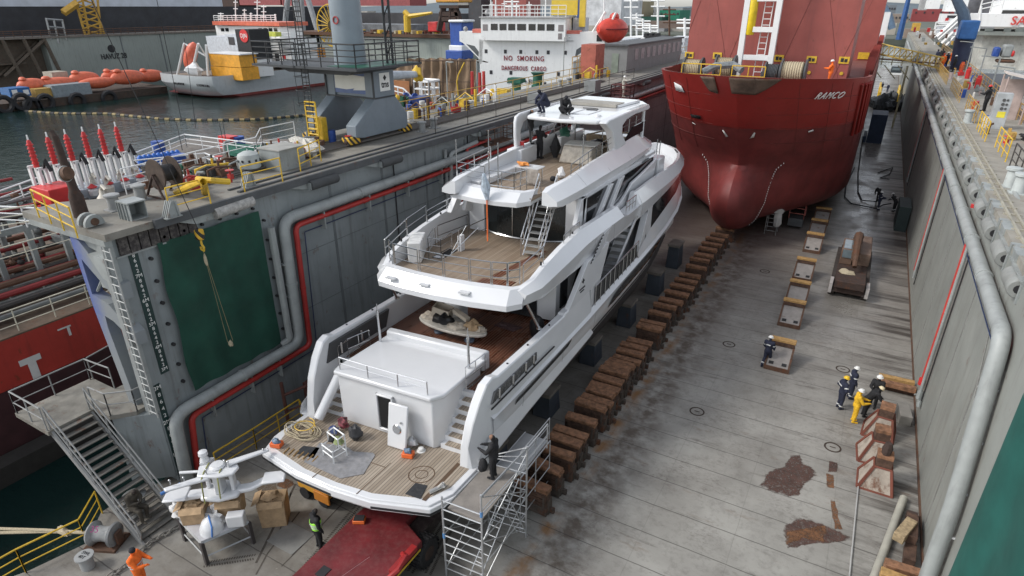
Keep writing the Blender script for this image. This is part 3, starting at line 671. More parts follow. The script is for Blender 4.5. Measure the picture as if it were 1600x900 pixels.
# rail on the garage top, two flag poles, gates
q=YM(); z=5.32
P=[(-2.2,14.85),(-.85,14.8),(.5,14.78),(1.75,14.78)]
for x,y in P: q.tube((x,y,z),(x,y,z+.55),.025)
for h in (.55,.3): q.path([(x,y,z+h) for x,y in P],.02 if h>.4 else .01,5)
q.obj('stern_rail',ss,yt)
for x,y in ((-2.3,17.3),(2.05,17.0)):
    q=YM(); q.tube((x,y,z),(x,y,z+1.45),.055,.045); q.tube((x,y,z+1.45),(x,y,z+1.75),.02); q.tube((x-.06,y,z+1.3),(x+.06,y,z+1.3),.025); q.obj('stern_pole',ss,yt)
def gate(x0,y0,x1,y1,z0,z1,name='gate'):
    q=YM(); q.path([(x0,y0,z0),(x1,y1,z0),(x1,y1,z1),(x0,y0,z1)],.025,6,True); q.tube((x0,y0,(z0+z1)/2),(x1,y1,(z0+z1)/2),.02); q.tube(((x0+x1)/2,(y0+y1)/2,(z0+z1)/2),((x0+x1)/2,(y0+y1)/2,z1),.018); return q.obj(name,ss,yt)
gate(2.35,16.3,2.45,17.5,4.85,5.8); gate(-3.0,16.2,-2.75,17.2,4.9,5.8)
# stairs both sides
for s in (-1,1):
    q=YM()
    for i in range(7):
        y=14.88+i*.24; z=3.0+.25*(i+1); x0,x1=(2.1,3.5) if s>0 else (-3.5,-2.3); q.bb(x0,y,3.0,x1,y+.27 if i<6 else 17.0,z-.03)
    q.obj('stern_steps',gel,yt,smooth=0)
    for i in range(6):
        q=YM(); y=14.88+i*.24; z=3.0+.25*(i+1); x0,x1=(2.3,3.25) if s>0 else (-3.1,-2.5); q.bb(x0,y-.02,z-.03,x1,y+.25,z+.006); q.obj('tread',teakp,yt,smooth=0)
# --- aft deck floor and bulwarks
q=YM(); q.prism([(-3.45,16.5),(-2.3,16.5),(-2.3,17.8),(2.2,17.8),(2.2,16.5),(3.45,16.5),(3.5,26),(-3.5,26)],'z',4.6,4.76); q.obj('aft_deck_teak',teakr,yt,smooth=0)
q=YM(); q.prism([(-3.35,26),(3.35,26),(3.9,24.8),(3.95,33),(3.4,40),(-3.4,40),(-3.95,33),(-3.9,24.8)],'z',4.7,5.0); q.obj('side_deck',gel2,yt,smooth=0)
for s in (-1,1):
    q=YM()
    # cross-section loft along Y: outer low, outer top, inner top, inner low
    def row(y,zo,zt,xo=3.95,xt=3.72,xi=3.32,zi=None): zi=4.7 if zi is None else zi; return [(xo*s,y,zo),(xt*s,y,zt-.05),(xt*s-.04*s,y,zt),(xi*s+.05*s,y,zt),(xi*s,y,zt-.06),(xi*s,y,zi)]
    rows=[row(14.3,2.99,3.05,3.68,3.58,3.28,2.99),row(14.36,3.0,3.9,3.74,3.6,3.3,3.0),row(14.62,3.0,4.75,3.86,3.68,3.34,3.0),row(15.0,3.1,5.45,3.96,3.74,3.38,3.0),row(15.4,4.0,5.95,3.98,3.78,3.42,3.0),row(15.75,4.6,6.06,3.98,3.8,3.45,3.3),row(16.1,4.6,5.95,3.98,3.82,3.47),row(19,4.7,5.92,3.99,3.84,3.49),row(21.6,4.8,5.92,4.0,3.86,3.5),row(21.7,4.8,6.0,4.0,3.86,3.5),row(24.3,4.9,6.05,4.0,3.86,3.52),row(24.7,4.9,5.05,4.0,3.88,3.52)]
    rows=[r if s<0 else r for r in rows]
    q.grid(rows,s<0); r0=rows[0]; q.add(r0,[tuple(range(6)) if s>0 else tuple(range(5,-1,-1))]); r1=rows[-1]; q.add(r1,[tuple(range(5,-1,-1)) if s>0 else tuple(range(6))])
    q.obj('bulwark',gel,yt,smooth=14,bevel=0)
    q=YM()   # mooring windows
    x=3.87*s
    for y0,y1 in ((15.45,15.95),(16.0,16.9),(17.0,17.9),(18.0,18.9)):
        xo=(3.99 if s>0 else -3.99); q.prism([(y0,5.13),(y1,5.16),(y1+.0,5.52),(y0+(.25 if y0<15.5 else 0),5.52)],'x',3.6*s,3.93*s)
    q.obj('mooring_opening',M('grey_glass_panel',(.10,.10,.10),.25,var=.4,scale=3),yt,smooth=0)
    q=YM()
    for y in (15.95,16.95,17.95,18.6): q.tube((3.94*s,y,5.1),(3.95*s,y,5.55),.05,n=6)
    q.obj('mooring_roller',ss,yt)
    q=YM(); q.prism([(15.4,5.0),(19.0,5.0),(19.3,5.75),(15.7,5.75)],'x',3.36*s,3.47*s); q.obj('inner_opening',M('dark_recess',(.05,.05,.052),.6),yt,smooth=0)
    q=YM(); 
    for y in (16.2,17.4,18.5): q.tube((3.32*s,y,5.1),(3.32*s,y,5.6),.05,n=8)
    q.path([(3.33*s,16.0,4.85),(3.33*s,17.2,4.85),(3.33*s,17.2,5.5),(3.33*s,16.0,5.5)],.03,5,True); q.obj('fairlead',ss,yt)
# slanted fashion plates with louvres
for s in (-1,1):
    q=YM(); q.prism([(21.7,5.7),(22.9,5.9),(24.5,6.0),(24.7,5.0),(25.0,5.0),(26.6,7.7),(24.0,7.6)] ,'x',3.62*s,3.86*s); q.obj('side_fin',gel,yt,bevel=.03)
    q=YM(); q.prism([(24.2,7.4),(25.25,7.55),(26.5,8.55),(25.55,8.35)],'x',3.87*s,3.9*s); q.obj('louvre_recess',blk,yt,smooth=0)
    q=YM()
    for i in range(9):
        t=i/8; y0=24.25+1.3*t; z0=7.42+.95*t; q.prism([(y0+.05,z0),(y0+1.0,z0+.13),(y0+1.0,z0+.19),(y0+.05,z0+.06)],'x',3.88*s,3.93*s)
    q.obj('louvre',gel,yt,smooth=0)
    q=YM(); q.bb(3.87*s-.01,23.45,6.72,3.87*s+.01,23.52,6.95); q.bb(3.87*s-.01,23.35,6.8,3.87*s+.01,23.62,6.86); q.bb(3.87*s-.01,23.1,6.48,3.87*s+.01,23.7,6.54); q.bb(3.87*s-.01,23.2,6.35,3.87*s+.01,23.6,6.4); q.obj('builder_mark',blk,yt,smooth=0)
# main deck house
q=YM(); q.prism([(-2.9,22.8),(2.9,22.8),(2.95,33),(2.3,41),(-2.3,41),(-2.95,33)],'z',4.9,7.5); q.obj('saloon_walls',gel,yt,smooth=0)
q=YM(); q.bb(-2.0,22.74,4.9,2.0,22.82,7.2)
for s in (-1,1): q.prism([(24.3,5.6),(28.6,5.6),(30.6,7.4),(25.6,7.4)],'x',2.9*s,2.97*s); q.prism([(23.2,5.4),(23.9,5.4),(23.9,6.9),(23.2,7.3)],'x',2.9*s,2.96*s)
q.obj('saloon_glass',glassd,yt,smooth=0)
for s in (-1,1):   # side staircase up to the upper deck
    q=YM()
    for i in range(9): q.bb(2.98*s,28.0+i*.36,5.3+i*.26,3.6*s,28.4+i*.36,5.35+i*.26)
    q.obj('side_steps',M('step_grey',(.25,.25,.24),.6),yt,smooth=0)
    q=YM(); q.prism([(27.4,5.2),(27.7,5.2),(31.3,7.7),(30.9,7.7)],'x',3.62*s,3.7*s);q.prism([(31.2,5.5),(32.0,5.7),(33.3,7.8),(32.6,7.8)],'x',3.5*s,3.86*s); q.prism([(26.8,5.0),(27.2,5.05),(28.3,5.6),(28.2,5.75),(26.9,5.3)],'x',3.6*s,3.72*s); q.obj('stair_panel',gel,yt,bevel=.02)
    q=YM(); P=[(3.95*s,24.9,5.05),(3.95*s,28,5.2),(3.95*s,30.9,5.4)]; q.rail(P,1.0,1,.022,.62); 
    q.obj('side_rail',ss,yt)
    q=YM(); q.prism([(24.95,5.1),(30.8,5.42),(30.8,6.2),(24.95,5.95)],'x',3.9*s,3.92*s); q.obj('side_rail_glass',M('smoked_glass',(.03,.033,.035),.1,var=0),yt,smooth=0)
# --- forward upper topsides, window band, deck band
FS=[((31.0,4.0,5.36),(31.0,3.86),5.6,7.7),((32.4,4.0,5.48),(32.4,3.86),6.15,7.72),((33.2,4.0,5.54),(33.2,3.86),6.42,7.76),((36,3.95,5.78),(36,3.84),6.85,7.92),((39,3.75,6.02),(38.7,3.74),7.12,8.08),((41.5,3.35,6.22),(41,3.36),7.3,8.1),((43.5,2.75,6.38),(43,2.84),7.42,8.1),((45.2,2.1,6.5),(44.6,2.15),7.5,8.1),((46.4,1.25,6.6),(45.7,1.3),7.52,8.1),((47.2,.5,6.68),(46.3,.6),7.54,8.1),((47.5,.03,6.7),(46.5,.03),7.55,8.1)]
RIM=[9.1,9.12,9.14,9.12,9.0,8.88,8.78,8.7,8.64,8.6,8.6]
def fsrow(k,s):
    (yl,hl,zl),(yr,hr),z1,z2=FS[k]; zr=RIM[k]; zc=8.45 if k<5 else 8.4
    def at(z,ex=0):
        t=(z-zl)/(zr-zl); return ((hl+(hr-hl)*t+ex)*s,yl+(yr-yl)*t,z)
    return at(zl),at(z1,-.1),at(z2,-.06),at(zc,.05),((hr-.28)*s,yr,zr),((hr-.45)*s,yr-.05,zr-.02),((hr-.5)*s,yr-.1,8.0)
for s in (-1,1):
    q=YM(); q.grid([list(fsrow(k,s)[0:2]) for k in range(len(FS))],s<0)
    q.grid([list(fsrow(k,s)[1:3]) for k in range(5,len(FS))],s<0)
    q.grid([list(fsrow(k,s)[1:3]) for k in (1,2)],s<0)
    q.obj('bow_bulwark',gel,yt,smooth=30)
    q=YM(); q.grid([list(fsrow(k,s)[1:3]) for k in range(2,6)],s<0); q.obj('bow_window',glassd,yt,smooth=50)
    # deck-2 band running forward from the stern overhang
    q=YM()
    B=[(18.9,3.25,7.42,3.45,7.9,3.15,8.05),(19.6,3.55,7.44,3.75,8.0,3.42,8.3),(20.6,3.62,7.47,3.82,8.15,3.45,8.6),(22,3.66,7.5,3.85,8.3,3.46,8.85),(23.8,3.68,7.5,3.88,8.5,3.48,9.06),(26,3.7,7.55,3.9,8.55,3.5,9.03),(28.3,3.7,7.6,3.9,8.5,3.5,8.98),(28.9,3.7,7.62,3.9,8.4,3.5,8.42),(30.4,3.7,7.66,3.9,8.42,3.5,8.46),(30.7,3.72,7.68,3.9,8.45,3.52,9.08),(31.0,3.76,7.7,3.91,8.45,3.58,9.1)]
    rows=[[(a*s*.93,y,zb+.05),(a*s,y,zb),(c*s,y,zc),(d*s,y,zt),((d-.22)*s,y,zt),((d-.25)*s,y,7.72)] for y,a,zb,c,zc,d,zt in B]
    for k in range(len(FS)):
        r=fsrow(k,s); a=V(r[2]); rows.append([(a.x*.93,a.y,a.z+.05),a,r[3],r[4],r[5],r[6]])
    q.grid(rows,s<0); r0=rows[0]; q.add(r0,[tuple(range(6)) if s>0 else tuple(range(5,-1,-1))])
    q.obj('deck_band',gel,yt,smooth=25)
q=YM(); q.prism([(-3.3,33),(3.3,33),(3.25,38.5),(2.9,41),(2.35,43),(1.65,44.6),(.8,45.7),(0,46.2),(-.8,45.7),(-1.65,44.6),(-2.35,43),(-2.9,41),(-3.25,38.5)],'z',7.85,8.0); q.obj('foredeck',gel2,yt,smooth=0)
# --- upper deck: fascia, teak, rails
AF=[(-3.35,18.75),(-2.9,18.25),(-1.5,18.05),(0,17.98),(1.5,18.05),(2.95,18.25),(3.35,18.75)]
q=YM(); rows=[]
for x,y in AF: rows.append([(x*.97,y+.35,7.35),(x,y,7.38),(x*1.005,y-.02,7.62),(x*.97,y+.45,8.1),(x*.95,y+.75,8.12),(x*.95,y+.78,7.74)])
q.grid(rows); q.obj('overhang_fascia',gel,yt,smooth=25)
AFs=[(x*.95,y+.7) for x,y in AF]
q=YM(); q.prism([(x*.985,y+.3) for x,y in AF]+[(3.6,20),(3.6,33),(-3.6,33),(-3.6,20)],'z',7.4,7.56); q.obj('overhang_soffit',gel,yt,smooth=0)
q=YM(); q.prism(AFs+[(3.25,20),(3.25,25.6),(-3.25,25.6),(-3.25,20)],'z',7.6,7.76); q.obj('upper_deck_teak',teak,yt,smooth=0)
q=YM(); q.prism([(.9,18.75),(2.3,18.8),(2.35,20.2),(1.9,20.2),(.9,20.0)],'z',7.762,7.768);q.prism([(1.1,20.3),(1.5,20.3),(1.9,24),(1.6,24)],'z',7.762,7.768); q.obj('wet_teak_patch',teakr,yt,smooth=0)
def railseg(q,pts,z,h=1.0,nr=3): q.rail([(x,y,z) for x,y in pts],h,nr,.022,9)
q=YM()
RP=[(-3.1,19.3),(-2.6,18.95),(-1.25,18.78),(-.05,18.72),(1.1,18.76),(2.0,18.85),(2.6,19.0),(2.95,19.35)]
for a,b in zip(RP,RP[1:]):
    A=V((*a,8.12));B=V((*b,8.12)); dd=(B-A); A=A+dd*.04;B=B-dd*.04; q.rail([A,B],.95,3,.024,9)
q.rail([(3.05,19.4,8.2),(3.3,20.6,8.6)],.75,2,.022,9)
for (y0,z0,y1,z1) in ((22.4,8.9,23.0,8.95),(23.1,9.0,24.0,9.05)): q.rail([(3.35,y0,z0),(3.35,y1,z1)],.35,1,.02,9)
q.rail([(3.75,28.95,8.44),(3.75,30.4,8.46)],.6,2,.02,.5)
for (y0,z0,y1,z1) in ((19.4,8.2,20.9,8.66),(20.95,8.68,22.4,8.9),(22.45,8.92,24,9.05),(24.1,9.05,25.2,9.03)): q.rail([(-3.38,y0,z0),(-3.38,y1,z1)],.78 if y0<22 else .5,2,.022,9)
q.obj('upper_deck_rail',ss,yt)
# stair opening rails at port side
q=YM(); q.rail([(-2.9,22.3,7.76),(-2.3,20.9,7.76),(-1.7,20.95,7.76),(-1.75,21.9,7.76)],1.0,3,.022,1.2); q.rail([(-2.6,24.6,7.76),(-2.9,22.5,7.76)],1.0,2,.022,2.2); q.rail([(-1.5,24.6,7.76),(-1.65,22.3,7.76)],1.0,2,.022,2.2)
q.tube((-1.9,20.9,7.4),(-1.2,23.2,8.7),.02); q.tube((-2.1,21.4,6.9),(-1.5,22.7,8.9),.02); q.obj('companionway_rail',ss,yt)
q=YM(); q.bb(-2.3,21.1,7.764,-1.75,22.4,7.775); q.obj('companionway_well',M('dark_interior',(0,0,0)),yt,smooth=0)
q=YM(); q.bb(-2.25,21.15,7.2,-1.8,21.4,7.78); q.bb(-1.72,22.3,7.76,-1.55,22.6,8.5); q.obj('companionway_steps',gel,yt,smooth=0)
# support struts
for x,s in ((3.45,1),(-3.45,-1)):
    q=YM(); q.tube((x+.02*s,20.0,5.95),(x-.15*s,19.2,7.42),.06); q.tube((x+.02*s,20.0,5.95),(x+.02*s,20.0,6.02),.11); q.obj('overhang_strut',ss,yt)
# sky lounge
q=YM(); q.prism([(-2.9,25.6),(2.9,25.6),(2.9,33.5),(2.2,36.5),(-2.2,36.5),(-2.9,33.5)],'z',7.76,10.0); q.obj('lounge_walls',gel,yt,smooth=0)
q=YM(); cur2=[(-2.1,25.45),(-1.3,25.1),(-.4,24.95),(.5,24.95),(1.4,25.1),(2.15,25.45)]
q.grid([[(x,y,7.84),(x,y,9.98)] for x,y in cur2],True); q.obj('lounge_doors',M('curtained_dark_glass',(.014,.017,.018),.1,var=.3,scale=4),yt,smooth=0)
q=YM()
for x,y in cur2[2:4]: q.tube((x,y-.03,7.84),(x,y-.03,9.98),.03,n=4)
q.path([(x,y-.06,7.82) for x,y in cur2],.05,5); q.obj('door_frame',ss,yt)
for s in (-1,1):
    q=YM(); q.prism([(25.2,8.05),(25.9,7.76),(25.9,10.05),(25.2,10.05)] if 0 else [(25.3,7.76),(25.75,7.76),(25.75,10.05),(25.3,10.05)],'x',2.12*s,2.95*s)
    q.prism([(24.6,8.95),(25.4,8.7),(25.7,10.05),(25.1,10.05)],'x',2.75*s,2.95*s)
    if s<0: q.prism([(23.8,9.0),(24.4,9.0),(25.3,10.05),(24.8,10.05)],'x',-3.3,-3.0)
    q.obj('lounge_pillar',gel,yt,bevel=.02)
    q=YM(); q.prism([(25.8,8.45),(28.0,8.48),(30.0,8.95),(32.2,9.4),(35.5,9.78),(35.5,9.98),(25.8,9.96)],'x',2.9*s,2.96*s); q.obj('lounge_glass',glassd,yt,smooth=0)
    q=YM()
    for y in (26.4,27.8): q.prism([(y,8.4),(y+.38,8.4),(y+2.3,10.0),(y+1.92,10.0)],'x',2.9*s,3.12*s)
    q.prism([(y+.55,8.4),(y+.75,8.4),(y+2.65,10.0),(y+2.45,10.0)],'x',2.9*s,3.06*s)
    q.obj('slanted_mullion',gel,yt,bevel=.02)
    q=YM(); q.prism([(28.0,7.9),(34.8,7.9),(35.6,9.85),(34.9,9.8),(33.0,9.55),(31.4,9.4),(30.6,9.0),(29.8,8.75),(28.1,8.6),(27.6,8.3)],'x',3.0*s,3.16*s); q.obj('wing_door_panel',gel,yt,bevel=.04)
# --- fly deck
q=YM(); q.prism([(-2.55,23.6),(1.25,23.5),(1.25,25.3),(2.3,25.3),(2.3,36.8),(-2.3,36.8),(-2.55,25)],'z',10.15,10.3); q.obj('fly_deck_teak',teak,yt,smooth=0)
q=YM(); q.prism([(-2.9,23.6),(1.2,23.4),(1.2,25.4),(2.75,25.4),(2.75,36.5),(-2.75,36.5)],'z',9.98,10.15); q.obj('fly_soffit',gel,yt,smooth=0)
q=YM(); rows=[]
for x,y in [(-2.95,23.75),(-2.55,23.15),(-1.2,22.85),(0,22.8),(.9,22.9),(1.28,23.5)]: rows.append([(x*.97,y+.35,9.98),(x,y,10.0),(x,y-.02,10.2),(x*.96,y+.45,10.55),(x*.93,y+.8,10.57),(x*.93,y+.8,10.3)])
q.grid(rows); q.obj('fly_fascia',gel,yt,smooth=25)
for s in (-1,1):
    q=YM(); FB=[(22.85,2.42,10.25,2.8,10.3,2.78,10.5,2.3,10.85,2.1),(23.3,2.37,10.0,2.85,10.2,2.91,10.55,2.35,10.95,2.05),(25.0,2.57,9.96,2.87,10.15,2.98,10.57,2.4,11.02,2.2),(27.5,2.62,9.97,2.89,10.2,2.99,10.61,2.38,11.2,2.25),(31,2.62,10.0,2.89,10.25,2.99,10.63,2.35,11.32,2.25),(34.2,2.57,10.12,2.85,10.38,2.93,10.67,2.2,11.4,2.1),(34.9,2.5,10.18,2.9,10.42,2.98,10.75,2.3,11.15,2.0),(36.2,1.9,10.3,2.4,10.5,2.5,10.75,2.0,11.0,1.7),(37.0,1.1,10.4,1.5,10.5,1.55,10.72,1.2,10.92,1.0),(37.3,0,10.45,0,10.5,0,10.72,0,10.9,0)]
    rows=[[(a*s,y,za),(b*s,y,zb),(c*s,y,zc),(d*s,y,zd),(e*s,y,zd),(e*s,y,10.28)] for y,a,za,b,zb,c,zc,d,zd,e in FB]
    q.grid(rows,s<0); q.add(rows[0],[tuple(range(6)) if s>0 else tuple(range(5,-1,-1))]); q.obj('fly_band',gel,yt,smooth=25)
    q=YM(); q.prism([(32.2,11.35),(35.3,11.45),(35.6,12.0),(33.4,11.95)],'x',2.2*s,2.26*s); q.obj('wind_screen',glassd,yt,smooth=0)
q=YM(); q.rail([(2.3,25.3,10.95),(2.3,28.2,11.25),(2.25,30.6,11.35)],.6,2,.02,.95); q.rail([(-2.7,24.0,10.55),(-2.75,27,10.7)],.9,3,.024,1.4); q.rail([(-2.7,24.0,10.55),(-1.1,23.7,10.55)],.9,3,.024,9); q.rail([(-.9,23.75,10.3),(.35,23.7,10.3),(.5,24.6,10.3)],1.0,3,.024,.6); q.rail([(-2.1,30,11.3),(-2.2,34.5,11.3)],.6,2,.02,1); q.rail([(2.15,32.0,11.45),(2.2,35.2,11.5)],1.0,3,.022,1.0); q.obj('fly_rail',ss,yt)
for x,y,h in ((-2.6,23.8,2.2),(-2.0,25.6,2.4),(-.6,24.0,2.2),(1.7,28.0,2.3)):
    q=YM(); q.tube((x,y,10.3),(x,y,10.3+h),.03); q.obj('awning_pole',ss,yt)
# fly stairs
N=9; q=YM(); 
for i in range(N): z=7.95+i*.255; y=23.0+i*.19; q.bb(1.2,y,z-.04,1.95,y+.26,z)
q.obj('ladder_treads',M('grey_tread',(.3,.3,.29),.5),yt,smooth=0)
q=YM()
for x in (1.15,2.0):
    q.tube((x,23.05,7.78),(x,24.7,10.3),.035); q.tube((x,22.85,7.78),(x,22.85,8.7),.025); q.tube((x,22.85,8.7),(x,24.5,11.2),.025); q.tube((x,23.0,8.3),(x,24.6,10.8),.02); q.tube((x,24.5,11.2),(x,24.75,10.3),.025)
    for k in range(4): y=23.2+k*.4; z=7.95+k*.62; q.tube((x,y,z),(x,y-.15,z+.95),.018,n=5)
q.obj('ladder_rails',ss,yt)
# --- hardtop
q=YM(); HT=[(-2.05,29.6),(-1.9,29.1),(0,28.8),(1.9,29.1),(2.1,29.6),(2.35,33),(2.4,35.6),(1.6,36.9),(0,37.3),(-1.6,36.9),(-2.4,35.6),(-2.35,33)]
q.prism(HT,'z',12.68,12.88); ht=q.obj('hardtop',gel,yt,bevel=.07)
q=YM(); q.prism([(-2.0,33.6),(1.3,33.6),(1.6,36.3),(-1.9,36.5)],'z',12.88,13.02); q.obj('roof_upstand',gel,ht,bevel=.03)
q=YM(); q.prism([(-1.7,33.4),(1.2,33.4),(1.25,34.6),(-1.75,34.7)],'z',12.9,13.06); q.obj('roof_panel',M('dusty_sunroof_panel',(.33,.31,.27),.6,var=.15),ht,smooth=0)
q=YM(); q.path([(-.2,30.6,12.89),(.75,30.6,12.89),(.85,32.2,12.89),(-.1,32.2,12.89)],.015,4,True); q.lathe([(0,12.88),(.2,12.88),(.15,12.96),(0,12.97)],(1.4,30.4,0),12); q.lathe([(0,12.88),(.12,12.88),(.1,12.94),(0,12.95)],(.4,29.4,0),10); q.obj('roof_fittings',gel2,ht)
for s in (-1,1):
    q=YM(); q.prism([(30.6,11.15),(32.1,11.3),(31.35,12.0),(31.35,12.35),(31.9,12.58),(33.2,12.68),(35.4,12.62),(35.8,12.72),(35.5,12.92),(32.0,12.95),(29.4,12.92),(29.0,12.8),(29.3,12.6),(30.0,12.2)] if s>0 else [(29.0,10.9),(29.5,11.0),(29.4,12.0),(29.7,12.4),(30.6,12.6),(33.2,12.68),(35.4,12.62),(35.8,12.72),(35.5,12.92),(32,12.95),(29.4,12.92),(29.0,12.8),(28.9,12.5),(28.9,11.9)],'x',(2.0 if s>0 else 2.42)*s,(2.42 if s>0 else 2.6)*s); q.obj('hardtop_arch',gel,yt,bevel=.05)
    q=YM(); q.tube((2.2*s,35.3,11.0),(2.2*s,35.3,12.7),.09,n=10); q.obj('hardtop_post',gel,yt)
q=YM(); q.tube((-1,33,10.3),(-1,33,12.7),.05); q.tube((.6,33.2,10.3),(.6,33.2,12.7),.03); q.obj('inner_post',ss,yt)
# fly furniture (fixed)
q=YM(); q.bb(-1.9,32.2,10.3,-1.45,35.4,11.25); q.bb(-1.9,35.0,10.3,1.6,36.2,11.0); q.obj('helm_bar',gel,yt,bevel=.06)
q=YM(); q.bb(-2.85,28.7,10.3,-2.0,30.4,11.15); q.obj('fridge_unit',gel,yt,bevel=.04)
q=YM(); q.prism([(-2.8,24.3),(-1.6,24.1),(-1.5,28.6),(-2.75,28.9)],'z',10.3,10.62); q.obj('sunbed_base',gel,yt,bevel=.05)
q=YM(); q.bb(-.9,33.2,10.3,1.8,34.6,10.7); q.bb(-1.0,34.6,10.3,2.0,34.9,11.1); q.bb(1.4,31.5,10.3,1.95,34.4,10.7); q.obj('sofa_base',M('bare_timber_beige',(.36,.28,.19),.7,var=.2,scale=5),yt,bevel=.03)
q=YM(); q.path([(-.6,34.0,10.7),(-.6,34.0,11.2),(0,35,11.3),(1.9,35,11.3)],.05,6); q.obj('wooden_frame',M('bare_timber_beige',(0,0,0)),yt)
# foredeck: white locker with vent, masts, seats
q=YM(); q.bb(2.3,36.0,8.0,3.15,37.3,9.75); q.obj('foredeck_locker',gel,yt,bevel=.08)
q=YM(); q.lathe([(0,0),(.2,0),(.23,-.03),(0,-.03)],(2.8,35.97,9.4),14,'y'); q.obj('vent_grille',M('grille_grey',(.3,.3,.3),.5),yt)
for x,y in ((2.2,38.6),(2.5,38.2)): q=YM(); q.tube((x,y,8.6),(x,y,10.4),.03); q.obj('antenna_mast',ss,yt)
q=YM(); q.path([(1.9,44.1,8.72),(2.4,42.9,8.8)],.05,6); q.obj('bow_fairlead',blk,yt)
# stern fender tube leaning (port)
# bollards/cleat dots on bulwark caps
q=YM()
for s in (-1,1):
    for y in (15.6,17,18.6,20.5): q.tube((3.68*s,y,5.9),(3.68*s,y,5.97),.04)
    for y in (20.4,23.4): q.tube((3.3*s,y,8.6 if y<21 else 9.0),(3.3*s,y,8.75 if y<21 else 9.1),.04)
q.obj('cap_studs',blk,yt)
q=YM()
for x in (-2.2,-.6,1.2): q.bb(x-.22,18.1-.02,7.86,x+.22,18.3,7.92)
q.obj('fascia_lights',gel2,yt)

# fine panel joints and scuppers on the yacht
q=YM()
for s in (-1,1):
    for y in (17.5,21,24.5,28,31.5,35): q.path([((hx(y,z)+.012)*s,y,z) for z in (interp(y)[3]+.15,(interp(y)[3]+interp(y)[5])/2,interp(y)[5]-.25)],.006,3)
    for y in (24.6,27.0,31.2,34.5): q.tube((3.9*s+.0,y,7.7),(3.9*s,y,8.45),.006,n=3)
    for y in (25.5,28.5,31.5): q.tube((3.0*s,y,10.62),(2.4*s,y,11.2),.006,n=3)
q.obj('panel_joint',M('joint_grey',(.25,.25,.26),.6),yt)
# ================= RED SHIP IN THE DOCK =================
SX=-8.3
rs=thing('cargo_ship','red cargo ship with a bulbous bow standing in the dry dock beyond the yacht','ship',(SX,52,0))
LV=[(13.7,45.0,12),(12.6,46.0,12),(11.2,47.2,12),(9.8,48.5,12),(8.4,49.8,12),(7.3,50.8,12),(6.2,51.4,12.5),(4.8,51.7,13),(3.3,52.0,14),(2.0,52.7,16),(1.15,54.0,20)]
NT=26; HB=7.85
def hp(z,t,s=1,ex=0):
    for (za,ya,la),(zb,yb,lb) in zip(LV,LV[1:]):
        if zb<=z<=za: k=(za-z)/(za-zb); Ys=ya+(yb-ya)*k; L=la+(lb-la)*k; break
    else: za,Ys,L=LV[0] if z>LV[0][0] else LV[-1]
    e=1.0+max(0,(8.5-z))*.055
    hb=HB*(1-(1-t)**2.3)**(.62*e)
    if z<1.3: hb*=.82
    elif z<2.3: hb*=.95
    return V((SX+s*(hb+ex),Ys+L*t,z-.5*min(1,t*1.1)*max(0,(z-9.8)/3.9)))
def lev(i): return LV[i][0]
redh=M('ship_red_topside',(.26,.022,.018),.4,var=.12,streak=.25,rust=.08,scale=.4,dirt=(.08,.02,.02))
redd=M('ship_antifouling_maroon',(.165,.028,.026),.55,var=.3,scale=.4,streak=.4,dirt=(.045,.018,.018))
q=MB()
for s in (-1,1):
    q.grid([[hp(lev(i),k/NT,s) for k in range(NT+1)]+[V((SX+s*HB,135,lev(i)-.5*max(0,(lev(i)-9.8)/3.9)))] for i in range(0,4)],s>0)
q.obj('topside',redh,rs,smooth=40)
def bulbh(y,z):
    u=(z-3.75)/2.9
    if abs(u)>=1: return 0
    v=max(0,(53.0-y)/4.0); r=1-u*u-v*v
    return 1.95*(1-.28*u)*math.sqrt(r)*(1-max(0,min(1,(y-56)/6))) if r>0 else 0
def under(y,z):
    for (za,ya,la),(zb,yb,lb) in zip(LV,LV[1:]):
        if zb<=z<=za: k=(za-z)/(za-zb); Ys=ya+(yb-ya)*k; L=la+(lb-la)*k; break
    t=(y-Ys)/L; h=0
    if t>=1: h=HB
    elif t>0: h=HB*(1-(1-t)**2.3)**(.62*(1.0+max(0,(8.5-z))*.055))
    if z<1.3: h*=.82
    elif z<2.3: h*=.82+.18*(z-1.3)
    b_=bulbh(y,z); return (h**2.4+b_**2.4)**(1/2.4)
ZL=[9.8,9.2,8.4,7.8,7.3,7.0,6.8,6.5,6.1,5.6,5,4.4,3.8,3.2,2.6,2.1,1.7,1.4,1.2]
TT=[0,.004,.012,.025,.045,.07,.1,.14,.18,.23,.28,.34,.4,.47,.55,.65,.8,1]
q=MB()
for s in (-1,1):
    rows=[]
    for z in ZL:
        Ys=None
        for (za,ya,la),(zb,yb,lb) in zip(LV,LV[1:]):
            if zb<=z<=za: k=(za-z)/(za-zb); Ys=ya+(yb-ya)*k; break
        u=(z-3.75)/2.9; f0=53.0-4.0*math.sqrt(1-u*u) if abs(u)<1 else 99
        y0=min(Ys,f0); rows.append([V((SX+s*under(y0+t*(97-y0),z),y0+t*(97-y0),z)) for t in TT]+[V((SX+s*(HB if z>2.2 else 6.6),135,z))])
    q.grid(rows,s>0)
    r=rows[-1]; q.grid([r,[V((SX,p.y,1.16)) for p in r]],s>0)
q.obj('underwater_hull',redd,rs,smooth=60)
q=MB()
for s in (-1,1):
    rows=[[hp(13.7,k/NT,s,-.25)+V((0,.25 if k<3 else 0,0)) for k in range(NT+1)]+[V((SX+7.6*s,135,13.2))],[hp(12.4,k/NT,s,-.25)+V((0,.25 if k<3 else 0,0)) for k in range(NT+1)]+[V((SX+7.6*s,135,11.9))]]
    q.grid(rows,s>0); 
    q.grid([[hp(13.7,k/NT,s,0)+V((0,0,.02)) for k in range(NT+1)],[hp(13.7,k/NT,s,-.25)+V((0,.25 if k<3 else 0,.02)) for k in range(NT+1)]],s<0)
